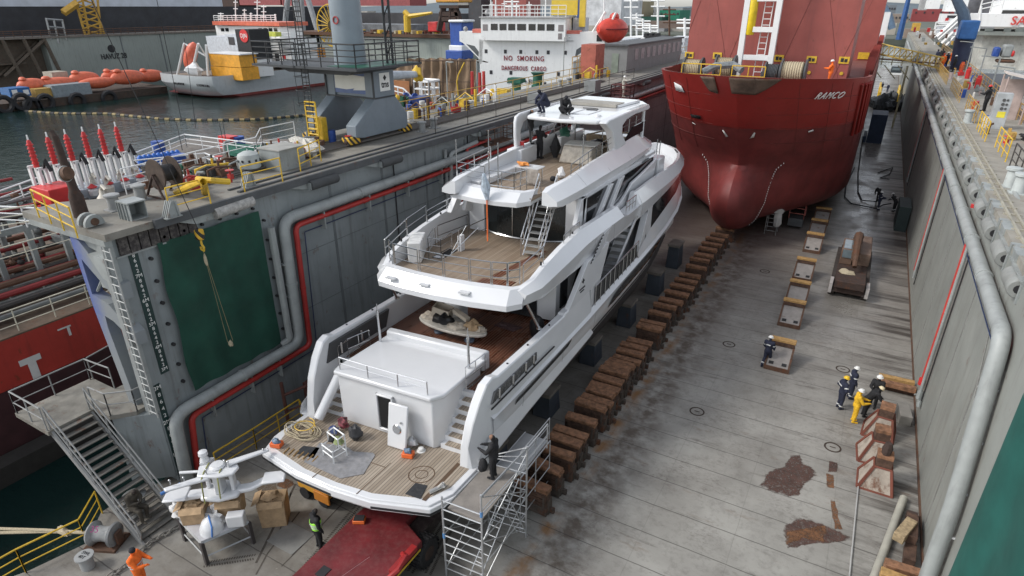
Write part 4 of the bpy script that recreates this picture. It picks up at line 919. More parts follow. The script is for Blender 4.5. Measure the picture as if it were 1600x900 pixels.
q.obj('bulwark_inside',M('ship_inner_red',(.20,.05,.04),.6),rs)
q=MB(); q.prism([(p.x,p.y) for p in [hp(12.3,k/NT,-1,-.2) for k in range(1,NT+1)]]+[(SX-7.6,135),(SX+7.6,135)]+[(p.x,p.y) for p in [hp(12.3,k/NT,1,-.2) for k in range(NT,0,-1)]],'z',12.3,12.42); q.obj('ship_deck',M('ship_deck_red',(.16,.05,.04),.7,dust=.3),rs,smooth=0)
# scraped, unpainted plate areas at the bow
sm=M('bare_scraped_plate',(.115,.075,.055),.75,var=.4,scale=1.5,rust=.3)
def hullpatch(pts,m,name,ex=.03):
    q=MB(); vs=[]
    for px in pts:
        # find the hull point whose projection hits the pixel
        best=None
        for s in (-1,1):
            for iz in range(60):
                z=13.68-iz*.15
                for it in range(0,61):
                    t=it/60; p=hp(z,t,s); v=p-V((0,0,H)); d_=v.dot(_F); x=800+_f*v.dot(_r)/d_; y=450-_f*v.dot(_U)/d_
                    e=(x-px[0])**2+(y-px[1])**2
                    if best is None or e<best[0]: best=(e,z,t,s)
        e,z,t,s=best
        for st in (.02,.006,.002):
            for dz in (-3,-2,-1,0,1,2,3):
                for dt in (-3,-2,-1,0,1,2,3):
                    zz=min(13.68,z+dz*st*6); tt=max(0,t+dt*st); p=hp(zz,tt,s); v=p-V((0,0,H)); d_=v.dot(_F); x=800+_f*v.dot(_r)/d_; y=450-_f*v.dot(_U)/d_
                    e2=(x-px[0])**2+(y-px[1])**2
                    if e2<e: e=e2; bz,bt=zz,tt; z2,t2=zz,tt; best=(e2,zz,tt,s)
            _,z,t,s=best
        vs.append((z,t,s))
    return vs
def hullpoly(quads,m,name,n=6,ex=.03):
    q=MB()
    for Q in quads:      # quad of four pixels -> bilinear in (z,t*s) space
        c=[(z,t*s) for z,t,s in hullpatch(Q,m,name)]
        rows=[]
        for j in range(n+1):
            r=[]
            for i in range(n+1):
                u,v=i/n,j/n; z=(c[0][0]*(1-u)+c[1][0]*u)*(1-v)+(c[3][0]*(1-u)+c[2][0]*u)*v; ts=(c[0][1]*(1-u)+c[1][1]*u)*(1-v)+(c[3][1]*(1-u)+c[2][1]*u)*v
                s=1 if ts>=0 else -1; p=hp(min(z,13.66),abs(ts),s,ex); p.y-=ex*1.5; r.append(p)
            rows.append(r)
        q.grid(rows)
    return q.obj(name,m,rs,smooth=60,solid=.02)
hullpoly([[(1095,119),(1117,120),(1123,146),(1109,142)],[(1139,121),(1180,121),(1180,148),(1146,146)],[(1180,121),(1222,121),(1202,136),(1180,148)]],sm,'scraped_plate')
hullpoly([[(1055,128),(1066,134),(1071,144),(1058,141)]],M('white_sheet',(.7,.7,.7),.6,var=0),'paper_notice',2,.05)
wl=M('hull_white_marking',(.68,.66,.64),.6,var=.1)
c=hullpatch([(1293,148),(1275,150),(1311,147)],0,0)
pm,pl_,pr=[hp(z,t,s,.08) for z,t,s in c]
zc,tc,_s=c[0]; upv=hp(zc+.7,tc,1)-hp(zc-.7,tc,1); rv=hp(zc,tc+.03,1)-hp(zc,tc-.03,1); 
n_=rv.cross(upv).normalized()
text('RAMCO',pm+n_*.12,rv,upv,.78,wl,rs,'ship_name',.02,shear=.3,bold=.0,sx=.85,sp=1.2)
q=MB()
for z in (12.3,11.0,9.9,8.6): q.path([hp(z,k/20,-1,.012) for k in range(20,-1,-1)]+[hp(z,k/20,1,.012) for k in range(1,21)],.018,3)
for s in (-1,1):
    for t in (.15,.32,.5,.68,.86): q.path([hp(z,t,s,.012) for z in (13.4,12.4,11.2,10,9,8,7.4)],.016,3)
q.obj('plate_welds',M('weld_dark_red',(.13,.035,.03),.7),rs)
# draught marks around the bulb, small white strokes
q=MB()
for s in (-1,1):
    for k in range(30):
        z=6.75-k*.185; y=52.6; h_=under(y,z)+.03; q.box((SX+s*h_,y,z),(.05,.09,.1))
q.obj('bulb_outline_marks',wl,rs,smooth=0)
hullpoly([[(1130,203),(1132,203),(1138,213),(1136,214)],[(1178,207),(1180,207),(1177,214),(1171,216)],[(1262,205),(1270,202),(1270,204),(1262,207)],[(1083,191),(1088,194),(1088,195),(1083,192)]],wl,'hull_mark',2,.04)
hullpoly([[(1080,178),(1097,181),(1096,186),(1082,183)]],M('dark_interior',(0,0,0)),'hull_recess',2,.05)
q=MB()
for t in (.62,.7,.78,.86,.94): q.path([hp(z,t,1,.08) for z in (13.2,11.2,9.8,8.6)],.11,5)
q.obj('rubbing_bars',redh,rs)
# transverse red breakwater wall
Yw=58.5; xl=ay_(1070,112,Yw).x; xr=ay_(1324,112,Yw).x
wr=M('breakwater_red',(.29,.075,.062),.6,var=.12,streak=.35,scale=.6,rust=.04,dirt=(.10,.045,.045))
q=MB(); q.bb(xl,Yw,12.4,xr,Yw+6,27); q.obj('breakwater',wr,rs,smooth=0)
q=MB()
for i in range(7): x=xl+(xr-xl)*(i/6); q.tube((x-1,Yw-.015,12.6+i%2*9),(x+1.6,Yw-.015,21.6-i%2*9),.012,n=4)
q.obj('weld_line',M('weld_dark_red',(.13,.035,.03),.7),rs)
q=MB()
for px,py in ((1077,86),(1121,87),(1217,91),(1268,93),(1319,94)):
    p=ay_(px,py,Yw); q.bb(p.x-.38,Yw-.06,p.z-.26,p.x+.38,Yw-.01,p.z+.26)
    q.tube((p.x,Yw-.03,p.z-1.0),(p.x,Yw-.08,p.z-1.0),.14,n=8)
q.obj('lashing_pocket_frame',yel,rs,smooth=0)
q=MB()
for px,py in ((1077,86),(1121,87),(1217,91),(1268,93),(1319,94)):
    p=ay_(px,py,Yw); q.bb(p.x-.24,Yw-.08,p.z-.14,p.x-.02,Yw-.065,p.z+.14); q.bb(p.x+.03,Yw-.08,p.z-.14,p.x+.24,Yw-.065,p.z+.1)
q.obj('lashing_pocket',blk,rs,smooth=0)
q=MB(); x2=ay_(1372,60,84).x; q.bb(SX+3,84,12.4,x2,90,27); q.obj('hatch_end',wr,rs,smooth=0)
q=MB(); x3=ay_(1386,60,112).x; q.bb(SX-2,112,10,x3-.3,126,17.2); q.bb(SX,112.2,17.2,x3-2,126,24); q.obj('accommodation',white,rs,smooth=0)
q=MB(); q.bb(SX+3,86,19.8,SX+3.4,90,22); q.bb(x2-1.6,83.9,12.6,x2-.5,83.97,13.3); q.bb(x2-1.0,83.9,22.6,x2-.1,83.97,23.6); q.obj('yellow_frames',yel,rs,smooth=0)
# deck edge stanchions along the starboard side
q=MB()
for i in range(22): y=62+i*2.6; q.prism([(y,12.4),(y+.9,12.4),(y+.7,13.9),(y,14.2)],'x',SX+7.2,SX+7.8)
q.obj('side_stanchion',M('stanchion_red',(.30,.05,.04),.6,rust=.3),rs,smooth=0)
# white ladder mast in front of the wall
ym=56.5; ml=ay_(1152,118,ym).x; mr=ay_(1200,118,ym).x
mt=thing('ladder_mast','white ladder mast with a yellow cylinder on the red ship forecastle','mast',((ml+mr)/2,ym,12.4))
q=MB()
for x in (ml,mr): q.bb(x-.22,ym-.22,12.42,x+.22,ym+.22,25.5)
for py in (90,46,-2): z=ay_(1180,py,ym).z; q.bb(ml+.22,ym-.15,z-.2,mr-.22,ym+.15,z+.2)
q.obj('mast_frame',white,mt,bevel=.02)
q=MB(); xx=(ml+mr)/2+.3; q.ladder((xx,ym+.3,12.4),(xx+.2,ym+.3,24),.6,26,.04); q.obj('ladder',white,mt)
q=MB(); x=(ml+mr)/2-.75; q.lathe([(.05,3.9),(.12,3.85),(.12,3.7),(.3,3.55),(.36,3.4),(.36,.1),(.3,0)],(x,ym+.1,15.9),14); q.obj('yellow_cylinder',M('gas_bottle_yellow',(.75,.55,.02),.4),mt)
# winches and rope drums on the forecastle
def winch(x,y,z,r,l,label,m=rope_m,rot=0):
    t_=thing('mooring_winch',label,'winch',(x,y,z),rot,'mooring winches on the red ship forecastle')
    q=MB(); q.T=Matrix.Translation((x,y,z)); q.lathe([(.1,-l/2-.12),(r*1.3,-l/2-.12),(r*1.3,-l/2),(r*.4,-l/2),(r*.4,l/2),(r*1.3,l/2),(r*1.3,l/2+.12),(.1,l/2+.12)],(0,0,r*1.3+.1),16,'x'); q.bb(-l/2-.35,-.5,0,l/2+.35,.5,.12); q.bb(-l/2-.35,-.2,.1,-l/2-.15,.2,r*1.5); q.obj('winch_frame',dgreyD,t_)
    q=MB(); q.T=Matrix.Translation((x,y,z)); pr=[(r*.5,-l/2+.01)]
    for k in range(9): pr+=[(r*1.05,-l/2+.03+(l-.06)*k/9),(r*.96,-l/2+.03+(l-.06)*(k+.5)/9)]
    pr+=[(r*.5,l/2-.01)]; q.lathe(pr,(0,0,r*1.3+.1),16,'x'); q.obj('rope_drum',m,t_); return t_
for px,r,l,lb in ((1083,.65,1.3,'winch with pale rope drum at the left end of the red ship forecastle'),(1133,.75,1.3,'winch with dark flanges left of the white ladder mast'),(1208,.6,1.0,'dark winch drum just right of the white ladder mast'),(1240,.7,1.6,'large winch with pale rope right of the ladder mast, left of the orange worker')):
    p=ay_(px,108,54.5); winch(p.x,54.6,12.42,r,l,lb,rope_m if px!=1208 else dgreyD)
tag(MB().path([(ml-1.8,52,13.3),(ml-1,52.4,13.75),(ml+.2,53,13.85),(ml+1.0,52.6,13.5)],.28,7).obj('grey_cover',M('crumpled_grey_tarp',(.2,.22,.23),.8,var=.3,scale=5)),'crumpled grey tarpaulin bundle on the red ship forecastle by the ladder mast','tarpaulin')
q=MB(); q.rail([(ml-3.4,51.6,12.42),(ml-.4,51.6,12.42)],1.5,2,.04,1.4); q.rail([(ml+.4,51.9,12.42),(mr+.4,51.9,12.42)],1.45,2,.04,1.0); tag(q.obj('bow_platform_rail',yel),'small yellow guard rail at the foot of the white ladder mast','railing')

# ================= DOCK BLOCKS =================
bt=M('block_timber',(.23,.115,.062),.85,var=.55,scale=5,dust=.1); btd=M('block_timber_dark',(.085,.048,.033),.9,var=.5,scale=5)
bs=M('block_steel',(.075,.06,.05),.85,rust=.9,var=.3,scale=4)
PXB=[(857,766),(877,737),(896,715),(907,696),(915,684),(931,662),(945,640),(955,629),(960,617),(966,610),(972,600),(980,587),(985,580),(991,571),(1000,564),(1005,556),(1010,547),(1019,536),(1034,517),(1039,506),(1049,492),(1057,482),(1066,472),(1075,461),(1083,450),(1089,440),(1095,430),(1104,419),(1109,407),(1115,401),(1121,392),(1127,382),(1132,375),(1139,366),(1147,357)]
def make_block(rng,label):
    t_=thing('keel_block',label,'keel block',(0,0,0),0,'timber topped keel blocks in a row beside the yacht')
    q=MB(); w_=.46; hh=1.24; sw=rng.uniform(.36,.5)
    q.box((0,0,hh-.07),(1.5+rng.uniform(-.1,.08),sw,.13),rz=rng.uniform(-.05,.05)); q.box((rng.uniform(-.03,.03),.02,hh-.2),(1.44,.4,.12)); q.obj('timber_cap',bt,t_,bevel=.012)
    q=MB(); q.box((0,0,.72),(1.4,.4,.62)); 
    for k in range(3): q.box((0,-.21,.5+.2*k),(1.38,.03,.17))
    q.obj('timber_stack',btd,t_)
    q=MB(); q.box((0,0,.22),(1.5,.5,.4)); q.box((.62,-.12,.5),(.08,.28,.9)); q.box((.72,.05,.35),(.1,.3,.7)); q.box((-.62,0,.5),(.08,.45,.9)); q.box((.8,.1,.12),(.25,.12,.24)); q.obj('steel_base',bs,t_)
    return t_
rng=random.Random(3); protos=[make_block(rng,'x') for _ in range(6)]
ordn='nearest,second,third,fourth,fifth,sixth,seventh,eighth,ninth,tenth,eleventh,twelfth,thirteenth,fourteenth,fifteenth,sixteenth,seventeenth,eighteenth,nineteenth,twentieth,twenty-first,twenty-second,twenty-third,twenty-fourth,twenty-fifth,twenty-sixth,twenty-seventh,twenty-eighth,twenty-ninth,thirtieth,thirty-first,thirty-second,thirty-third,thirty-fourth,farthest'.split(',')
for i,(px,py) in enumerate(PXB):
    p=az_(px,py,1.24); lb='timber topped keel block, %s from the camera in the row beside the yacht'%ordn[i]
    if i<6: o=protos[i]; o.location=(p.x-.74,p.y+.1,.004); o['label']=lb; o.rotation_euler=(0,0,rng.uniform(-.03,.03))
    else: o=dup(protos[(i*5+i//6)%6],(p.x-.74,p.y+.1,.004),rng.uniform(-.04,.04),lb); o.scale=(rng.uniform(.94,1.05),rng.uniform(.85,1.2),rng.uniform(.9,1.06))
# sloped grey side blocks down the middle
cb=M('block_pale_paint',(.27,.25,.235),.75,var=.15,rust=.35,scale=3)
def side_block(label,m=cb,edge=rusty,fresh=False):
    t_=thing('side_block',label,'dock block',(0,0,0),0,'sloped pale dock blocks with timber tops')
    q=MB(); q.prism([(-1.0,0),(.75,0),(.75,.9),(.35,.9),(-1.0,.22)] ,'x',-.6,.6); q.obj('block_body',m,t_)
    q=MB(); 
    for s in (-1,1): q.prism([(-1.03,0),(-.93,0),(-.93,.2),(.37,.88),(.37,.96),(-1.03,.27)],'x',s*.6-.05,s*.6+.05)
    q.bb(-.65,-1.05,0,.65,-1.0,.25); q.bb(-.62,.7,0,.62,.78,.9); q.obj('block_edging',edge,t_,smooth=0)
    q=MB()
    for s in (-1,1): q.T=Matrix.Translation((s*.33,-.78,.335))@Matrix.Rotation(R(26.6),4,'X'); q.bb(-.12,-.09,0,.12,.09,.03)
    q.obj('lifting_slot',blk,t_,smooth=0)
    q=MB(); q.bb(-.62,.25,.9,.62,.75,1.12); q.obj('timber_riser',btd,t_,smooth=0)
    q=MB(); q.bb(-.66,.28,1.12,.66,.7,1.25); q.obj('timber_cap',M('pale_new_timber',(.40,.24,.09),.75,var=.3,scale=6),t_,bevel=.015)
    return t_
sb=side_block('sloped grey dock block right behind the lone worker in navy')
sb.location=(-1.6,32.9,.004)
for y,x,lb in ((38.6,-1.7,'sloped pink-grey dock block with two slots, next beyond the lone navy worker'),(42.0,-1.75,'sloped pink-grey dock block level with the rusty machine tail'),(46.6,-1.85,'sloped blue-grey dock block level with the rusty machine cab'),(53.0,-1.85,'sloped dock block with rusty edges beyond the rusty machine'),(61.0,-1.9,'farthest sloped dock block, beside the red ship hull'),(57.0,-1.9,'dark sloped dock block second from the red ship hull')): dup(sb,(x,y,.004),0,lb)
# white and rust cradle pyramids near right wall
wp=M('white_chipped_paint',(.36,.31,.26),.8,var=.25,rust=.7,scale=2.5,streak=.4); rr_=M('red_brown_angle_iron',(.15,.045,.028),.8,rust=.5)
def cradle(label):
    t_=thing('bilge_cradle',label,'cradle block',(0,0,0),0,'white cradle blocks with rust red edges')
    q=MB(); q.taper((0,0,0),(1.25,1.25),(.62,.62),.95,(.1,.1)); q.obj('cradle_body',wp,t_,smooth=0)
    b0=[(-.625,-.625,0),(.625,-.625,0),(.625,.625,0),(-.625,.625,0)]; b1=[(-.21,-.21,.95),(.41,-.21,.95),(.41,.41,.95),(-.21,.41,.95)]
    q=MB()
    for i in range(4): q.tube(b0[i],b1[i],.07,n=4); q.tube(b0[i],b0[(i+1)%4],.06,n=4); q.tube(b1[i],b1[(i+1)%4],.05,n=4)
    q.obj('cradle_edges',rr_,t_,smooth=0)
    q=MB(); q.bb(-.18,-.18,.97,.38,.38,1.35); q.obj('dark_block',btd,t_,smooth=0)
    q=MB(); q.bb(-.2,-.16,1.35,.38,.4,1.5); q.obj('timber_top',bt,t_,bevel=.01)
    return t_
cr=cradle('white cradle block with rust red edges and a black drip stain, nearest of the three'); cr.location=(3.3,24.75,.004)
dup(cr,(3.2,26.6,.004),R(4),'white cradle block with rust red edges, middle of the three near the right wall')
dup(cr,(3.35,28.6,.004),R(-5),'grey-white cradle block under the leaning worker in yellow trousers')
q=MB(); q.lathe([(.16,0),(.2,.3),(.12,.55)],(3.38,24.8,1.5),8); tag(q.obj('rusty_drum',rustd),'dark rusty drum standing on the nearest white cradle block','drum')
def timber(x,y,z,l,w_,h_,rz,label,m=bt,g=None):
    q=MB(); q.box((0,0,h_/2),(l,w_,h_)); o=q.obj('timber_baulk',m,bevel=.015); o.location=(x,y,z); o.rotation_euler=(0,0,rz); return tag(o,label,'timber baulk',g)
timber(4.0,33.0,.004,1.7,.4,.3,0,'long rusty timber baulk lying across by the right wall behind the worker group',btd)
timber(4.0,32.7,.31,1.7,.35,.25,0,'brown timber baulk on top of the dark one by the right wall',bt)
timber(4.0,33.3,.31,1.6,.3,.25,.02,'orange brown baulk at the back of the stack by the right wall',M('pale_new_timber',(0,0,0)))
timber(4.35,30.4,.004,.5,1.2,.5,.1,'grey weathered block against the right wall beside the cradles',M('grey_weathered_concrete',(.22,.21,.19),.9))
for i,(x,y,z,l,rz,m_) in enumerate([(4.35,19.4,.004,1.4,0,btd),(4.3,19.7,.36,1.4,.05,bt),(4.2,19.0,.5,1.5,-.04,M('pale_new_timber',(0,0,0))),(4.45,21.0,.004,.9,1.5,btd),(4.45,22.0,.36,1.3,1.52,btd),(4.2,21.6,.5,1.2,1.2,M('splintered_timber',(.33,.25,.15),.9,var=.4,scale=8)),(4.55,22.6,.004,1.3,1.57,rustd)]):
    timber(x,y,z,l,.36,.34,rz,['dark baulk under the pile at the lower right corner','red brown baulk in the pile at the lower right corner','fresh orange baulk on top of the pile, lower right corner','dark baulk standing in the pile beyond the fresh orange one','dark rusty baulk lying along the wall in the right pile','splintered pale plank on the right wall pile','rusty box section at the far end of the right wall pile'][i],m_,'timbers piled against the right wall')
# pipes lying on the floor
q=MB(); a=az_(1412,778,.15); b=V((3.25,18.6,.15)); q.tube(a,b,.14,n=14); tag(q.obj('loose_pipe',M('pale_loose_pipe',(.36,.35,.30),.6,var=.15)),'thick pale pipe lying loose on the floor near the right wall','pipe')
q=MB(); a=az_(1342,750,.05); b=V((2.65,18.5,.05)); q.tube(a,b,.03,n=8); tag(q.obj('loose_tube',M('thin_grey_tube',(.38,.38,.37),.5)),'thin grey tube lying on the floor left of the thick pale pipe','tube')
# drill machine / rusty crawler
t_=thing('rusty_crawler','rusty brown crawler machine with a small cab and folded arm parked on the dock floor','crawler',(1.2,48,0))
cx=1.15
q=MB(); q.bb(cx-.95,43.9,.35,cx+.95,53,.8); q.prism([(43.6,.8),(46.4,.8),(46.4,1.05),(44,1.35),(43.6,1.3)],'x',cx-.9,cx+.9); q.obj('chassis',rustd,t_,bevel=.03)
for s in (-1,1):
    q=MB(); q.prism([(44.2,.02),(52.4,.02),(53,.4),(52.4,.75),(44.2,.75),(43.8,.4)],'x',cx+s*1.0-.18,cx+s*1.0+.18); q.obj('track',M('muddy_track',(.05,.04,.035),.9,var=.3),t_)
q=MB(); q.bb(cx-.9,48.4,.8,cx-.1,51.0,2.0); cab=q.obj('cab',M('cab_brown',(.16,.10,.07),.6,rust=.4),t_,bevel=.05)
q=MB(); q.bb(cx-.82,48.33,1.35,cx-.18,48.39,1.95); q.prism([(48.5,2.005),(50.6,2.005),(50.6,2.02),(48.5,2.02)],'x',cx-.8,cx-.2); q.obj('window',M('painted_sky_glass',(.16,.2,.22),.12),cab,smooth=0)  # pale sky reflection put into the glass base colour
q=MB(); q.bb(cx+.1,48.6,.8,cx+1.0,53,1.75); q.obj('engine_cover',M('cover_brown',(.17,.11,.08),.6,rust=.4,dust=.3),t_,bevel=.06)
q=MB(); q.path([(cx-.05,52,1.2),(cx,50.4,2.5),(cx,48.2,2.3),(cx+.1,46.8,1.3)],[.3,.32,.24,.16],8); q.path([(cx-.3,51,1.4),(cx-.2,49,2.1),(cx-.1,47.4,1.5)],.1,6); q.obj('folded_arm',rusty,t_)
q=MB(); q.lump((cx-.3,45.8,1.1),(.5,.5,.25),3); q.obj('hose_heap',rope_m,t_)
q=MB(); q.bb(cx-1.2,43.75,.3,cx-1.0,45,1.0); q.bb(cx+1.0,43.75,.3,cx+1.2,45,1.0); q.obj('white_guards',M('chipped_white_metal',(.45,.42,.4),.7,rust=.4),t_)
# workbench ladder under the bow
q=MB(); q.rail([(-5.9,55.0,.0),(-5.0,55.0,.0)],2.2,6,.035,1); q.rail([(-5.9,56.2,.0),(-5.0,56.2,.0)],2.2,6,.035,1); q.bb(-5.9,55,2.15,-5,56.2,2.2)
tag(q.obj('small_scaffold',steel),'small scaffold draped with white sheet beneath the red ship bow','scaffold')
q=MB(); q.lump((-5.3,54.9,2.2),(.7,.3,.4),5); q.lump((-5.0,54.8,1.2),(.3,.15,1.0),6); tag(q.obj('white_sheeting',M('dirty_white_sheet',(.4,.39,.37),.6,var=.2)),'dirty white plastic sheeting hanging on the small scaffold','sheet')
t_=thing('bow_lift','red and white tubular work lift under the red ship bow','work lift',(-3.7,58,0))
q=MB(); q.rail([(-4.4,57.5,1.0),(-3.2,57.5,1.0),(-3.2,58.8,1.0)],1.4,3,.04,1.2); q.obj('guard_rail',M('faded_red_paint',(.4,.12,.1),.6),t_); q=MB(); q.bb(-4.4,57.5,.3,-3.2,58.8,1.0); q.obj('lift_base',dgreyD,t_)
# yacht supports
def support(x,y,w_,l,h_,label,m):
    t_=thing('hull_support',label,'support',(x,y,0),0,'supports under the yacht hull')
    q=MB(); q.taper((x,y,0),(w_*1.15,l),(w_,l*.8),h_); q.obj('support_base',m,t_,bevel=.03); q=MB(); q.bb(x-w_*.55,y-l*.5,h_,x+w_*.55,y+l*.5,h_+.18); q.obj('support_cap',M('grey_timber_cap',(.17,.15,.13),.85,var=.3),t_); return t_
sup=M('support_dark_blue_grey',(.05,.06,.075),.6,rust=.2)
for i,(x,y,w_,l,h_) in enumerate([(-10.1,44,1.0,1.4,1.7),(-9.9,38.6,1.1,1.2,1.5),(-10.0,33.2,1.0,1.2,1.4),(-10.2,28,1.0,1.2,1.3),(-10.2,22.5,1.0,1.2,1.2),(-10.3,17.8,.9,1.0,1.2),(-16.8,18,1,1.2,1.2),(-16.8,28,1,1.2,1.2),(-13.5,17.5,.9,1.4,1.05),(-13.5,22,.9,1.4,.85),(-13.5,28,.9,1.4,.8),(-13.5,34,.9,1.4,.8),(-13.5,40,.9,1.4,.95)]):
    support(x-(.6 if x>-11 else 0),y,w_*.8,l,h_,['dark support nearest the yacht bow, with a flat grey cap','dark blue support with a grey cap below the yacht bow windows','dark support below the yacht side stairs','dark support below the middle of the yacht hull','dark support below the yacht aft deck','dark support nearest the yacht stern on the block side','support in shade below the yacht on the curtain side','support in shade below the yacht port side, farther in','centre line support under the yacht stern','second centre line support under the yacht','third centre line support under the yacht','fourth centre line support under the yacht','centre line support under the yacht forefoot'][i],sup)
# shaft bracket and rudder
q=MB(); q.prism([(15.6,1.6),(16.6,1.7),(17.0,3.4),(15.8,3.3)],'x',-11.75,-11.6); q.prism([(15.6,1.6),(16.6,1.7),(17.0,3.4),(15.8,3.3)],'x',-15.35,-15.2); q.obj('rudder',anti,yt)
# ================= PEOPLE =================
skin=M('skin',(.45,.25,.17),.55,var=.05); hairm=M('dark_hair',(.03,.022,.018),.8,var=.1)
def cloth(n,c,**k): return M(n,c,.85,var=.18,scale=9,bump=.25,**k)
navy=cloth('navy_coverall',(.018,.022,.045)); yelc=cloth('yellow_coverall',(.72,.42,.02)); blackc=cloth('black_jacket',(.014,.014,.016)); greyt=cloth('grey_trousers',(.10,.10,.095)); khaki=cloth('khaki_trousers',(.17,.15,.10)); brownc=cloth('brown_jacket',(.06,.052,.04)); boots=M('black_boots',(.012,.011,.01),.6,var=0); orangec=cloth('orange_hi_vis',(.85,.16,.02)); whitec=cloth('pale_overall',(.5,.48,.42))
refl=M('reflective_tape',(.62,.63,.62),.4,var=0); hat_w=M('white_hard_hat',(.74,.74,.72),.3,var=0); hat_y=M('yellow_hard_hat',(.78,.5,.03),.3,var=0); hat_r=M('red_hard_hat',(.6,.04,.03),.3,var=0); beanie=M('dark_knit_cap',(.02,.02,.025),.9,var=.1); limev=cloth('lime_vest',(.35,.8,.08))
POSES={
'stand':dict(),
'lean':dict(chest=(0,.22,1.26),neck=(0,.34,1.42),head=(0,.42,1.55),sh=(.18,.32,1.36),el=(.25,.45,1.12),ha=(.16,.62,1.0)),
'fwd':dict(el=(.25,.16,1.16),ha=(.14,.42,1.18)),
'hips':dict(el=(.36,-.06,1.16),ha=(.19,.08,1.0)),
'bend':dict(hipz=.88,chest=(0,.36,1.08),neck=(0,.52,1.16),head=(0,.66,1.18),sh=(.18,.48,1.14),el=(.22,.52,.86),ha=(.14,.6,.64)),
'walk':dict(legL=((.10,.2,.5),(.11,.2,.08)),legR=((-.10,.02,.5),(-.12,-.28,.1)),el=(.25,.06,1.13),ha=(.22,.22,.95)),
'reach':dict(el=(.2,.3,1.4),ha=(.1,.55,1.45)),
'squat':dict(hip=(0,-.2,.42),chest=(0,.02,.78),neck=(0,.16,.92),head=(0,.26,1.02),sh=(.18,.1,.88),el=(.24,.3,.66),ha=(.12,.42,.5),legL=((.2,.28,.5),(.16,.08,.08)),legR=((-.2,.28,.5),(-.16,.08,.08))),
'sit':dict(hip=(0,-.05,.52),chest=(0,.0,.95),neck=(0,.1,1.1),head=(0,.17,1.22),sh=(.18,.03,1.04),el=(.24,.1,.8),ha=(.06,.32,.82),legL=((.14,.38,.5),(.16,.42,.08)),legR=((-.16,.36,.46),(-.14,.3,.08))),
'floor':dict(hip=(0,-.1,.14),chest=(0,.02,.52),neck=(0,.12,.68),head=(0,.22,.78),sh=(.18,.06,.62),el=(.24,.26,.42),ha=(.08,.42,.34),legL=((.32,.3,.3),(.05,.42,.1)),legR=((-.34,.28,.26),(-.1,.5,.1))),
}
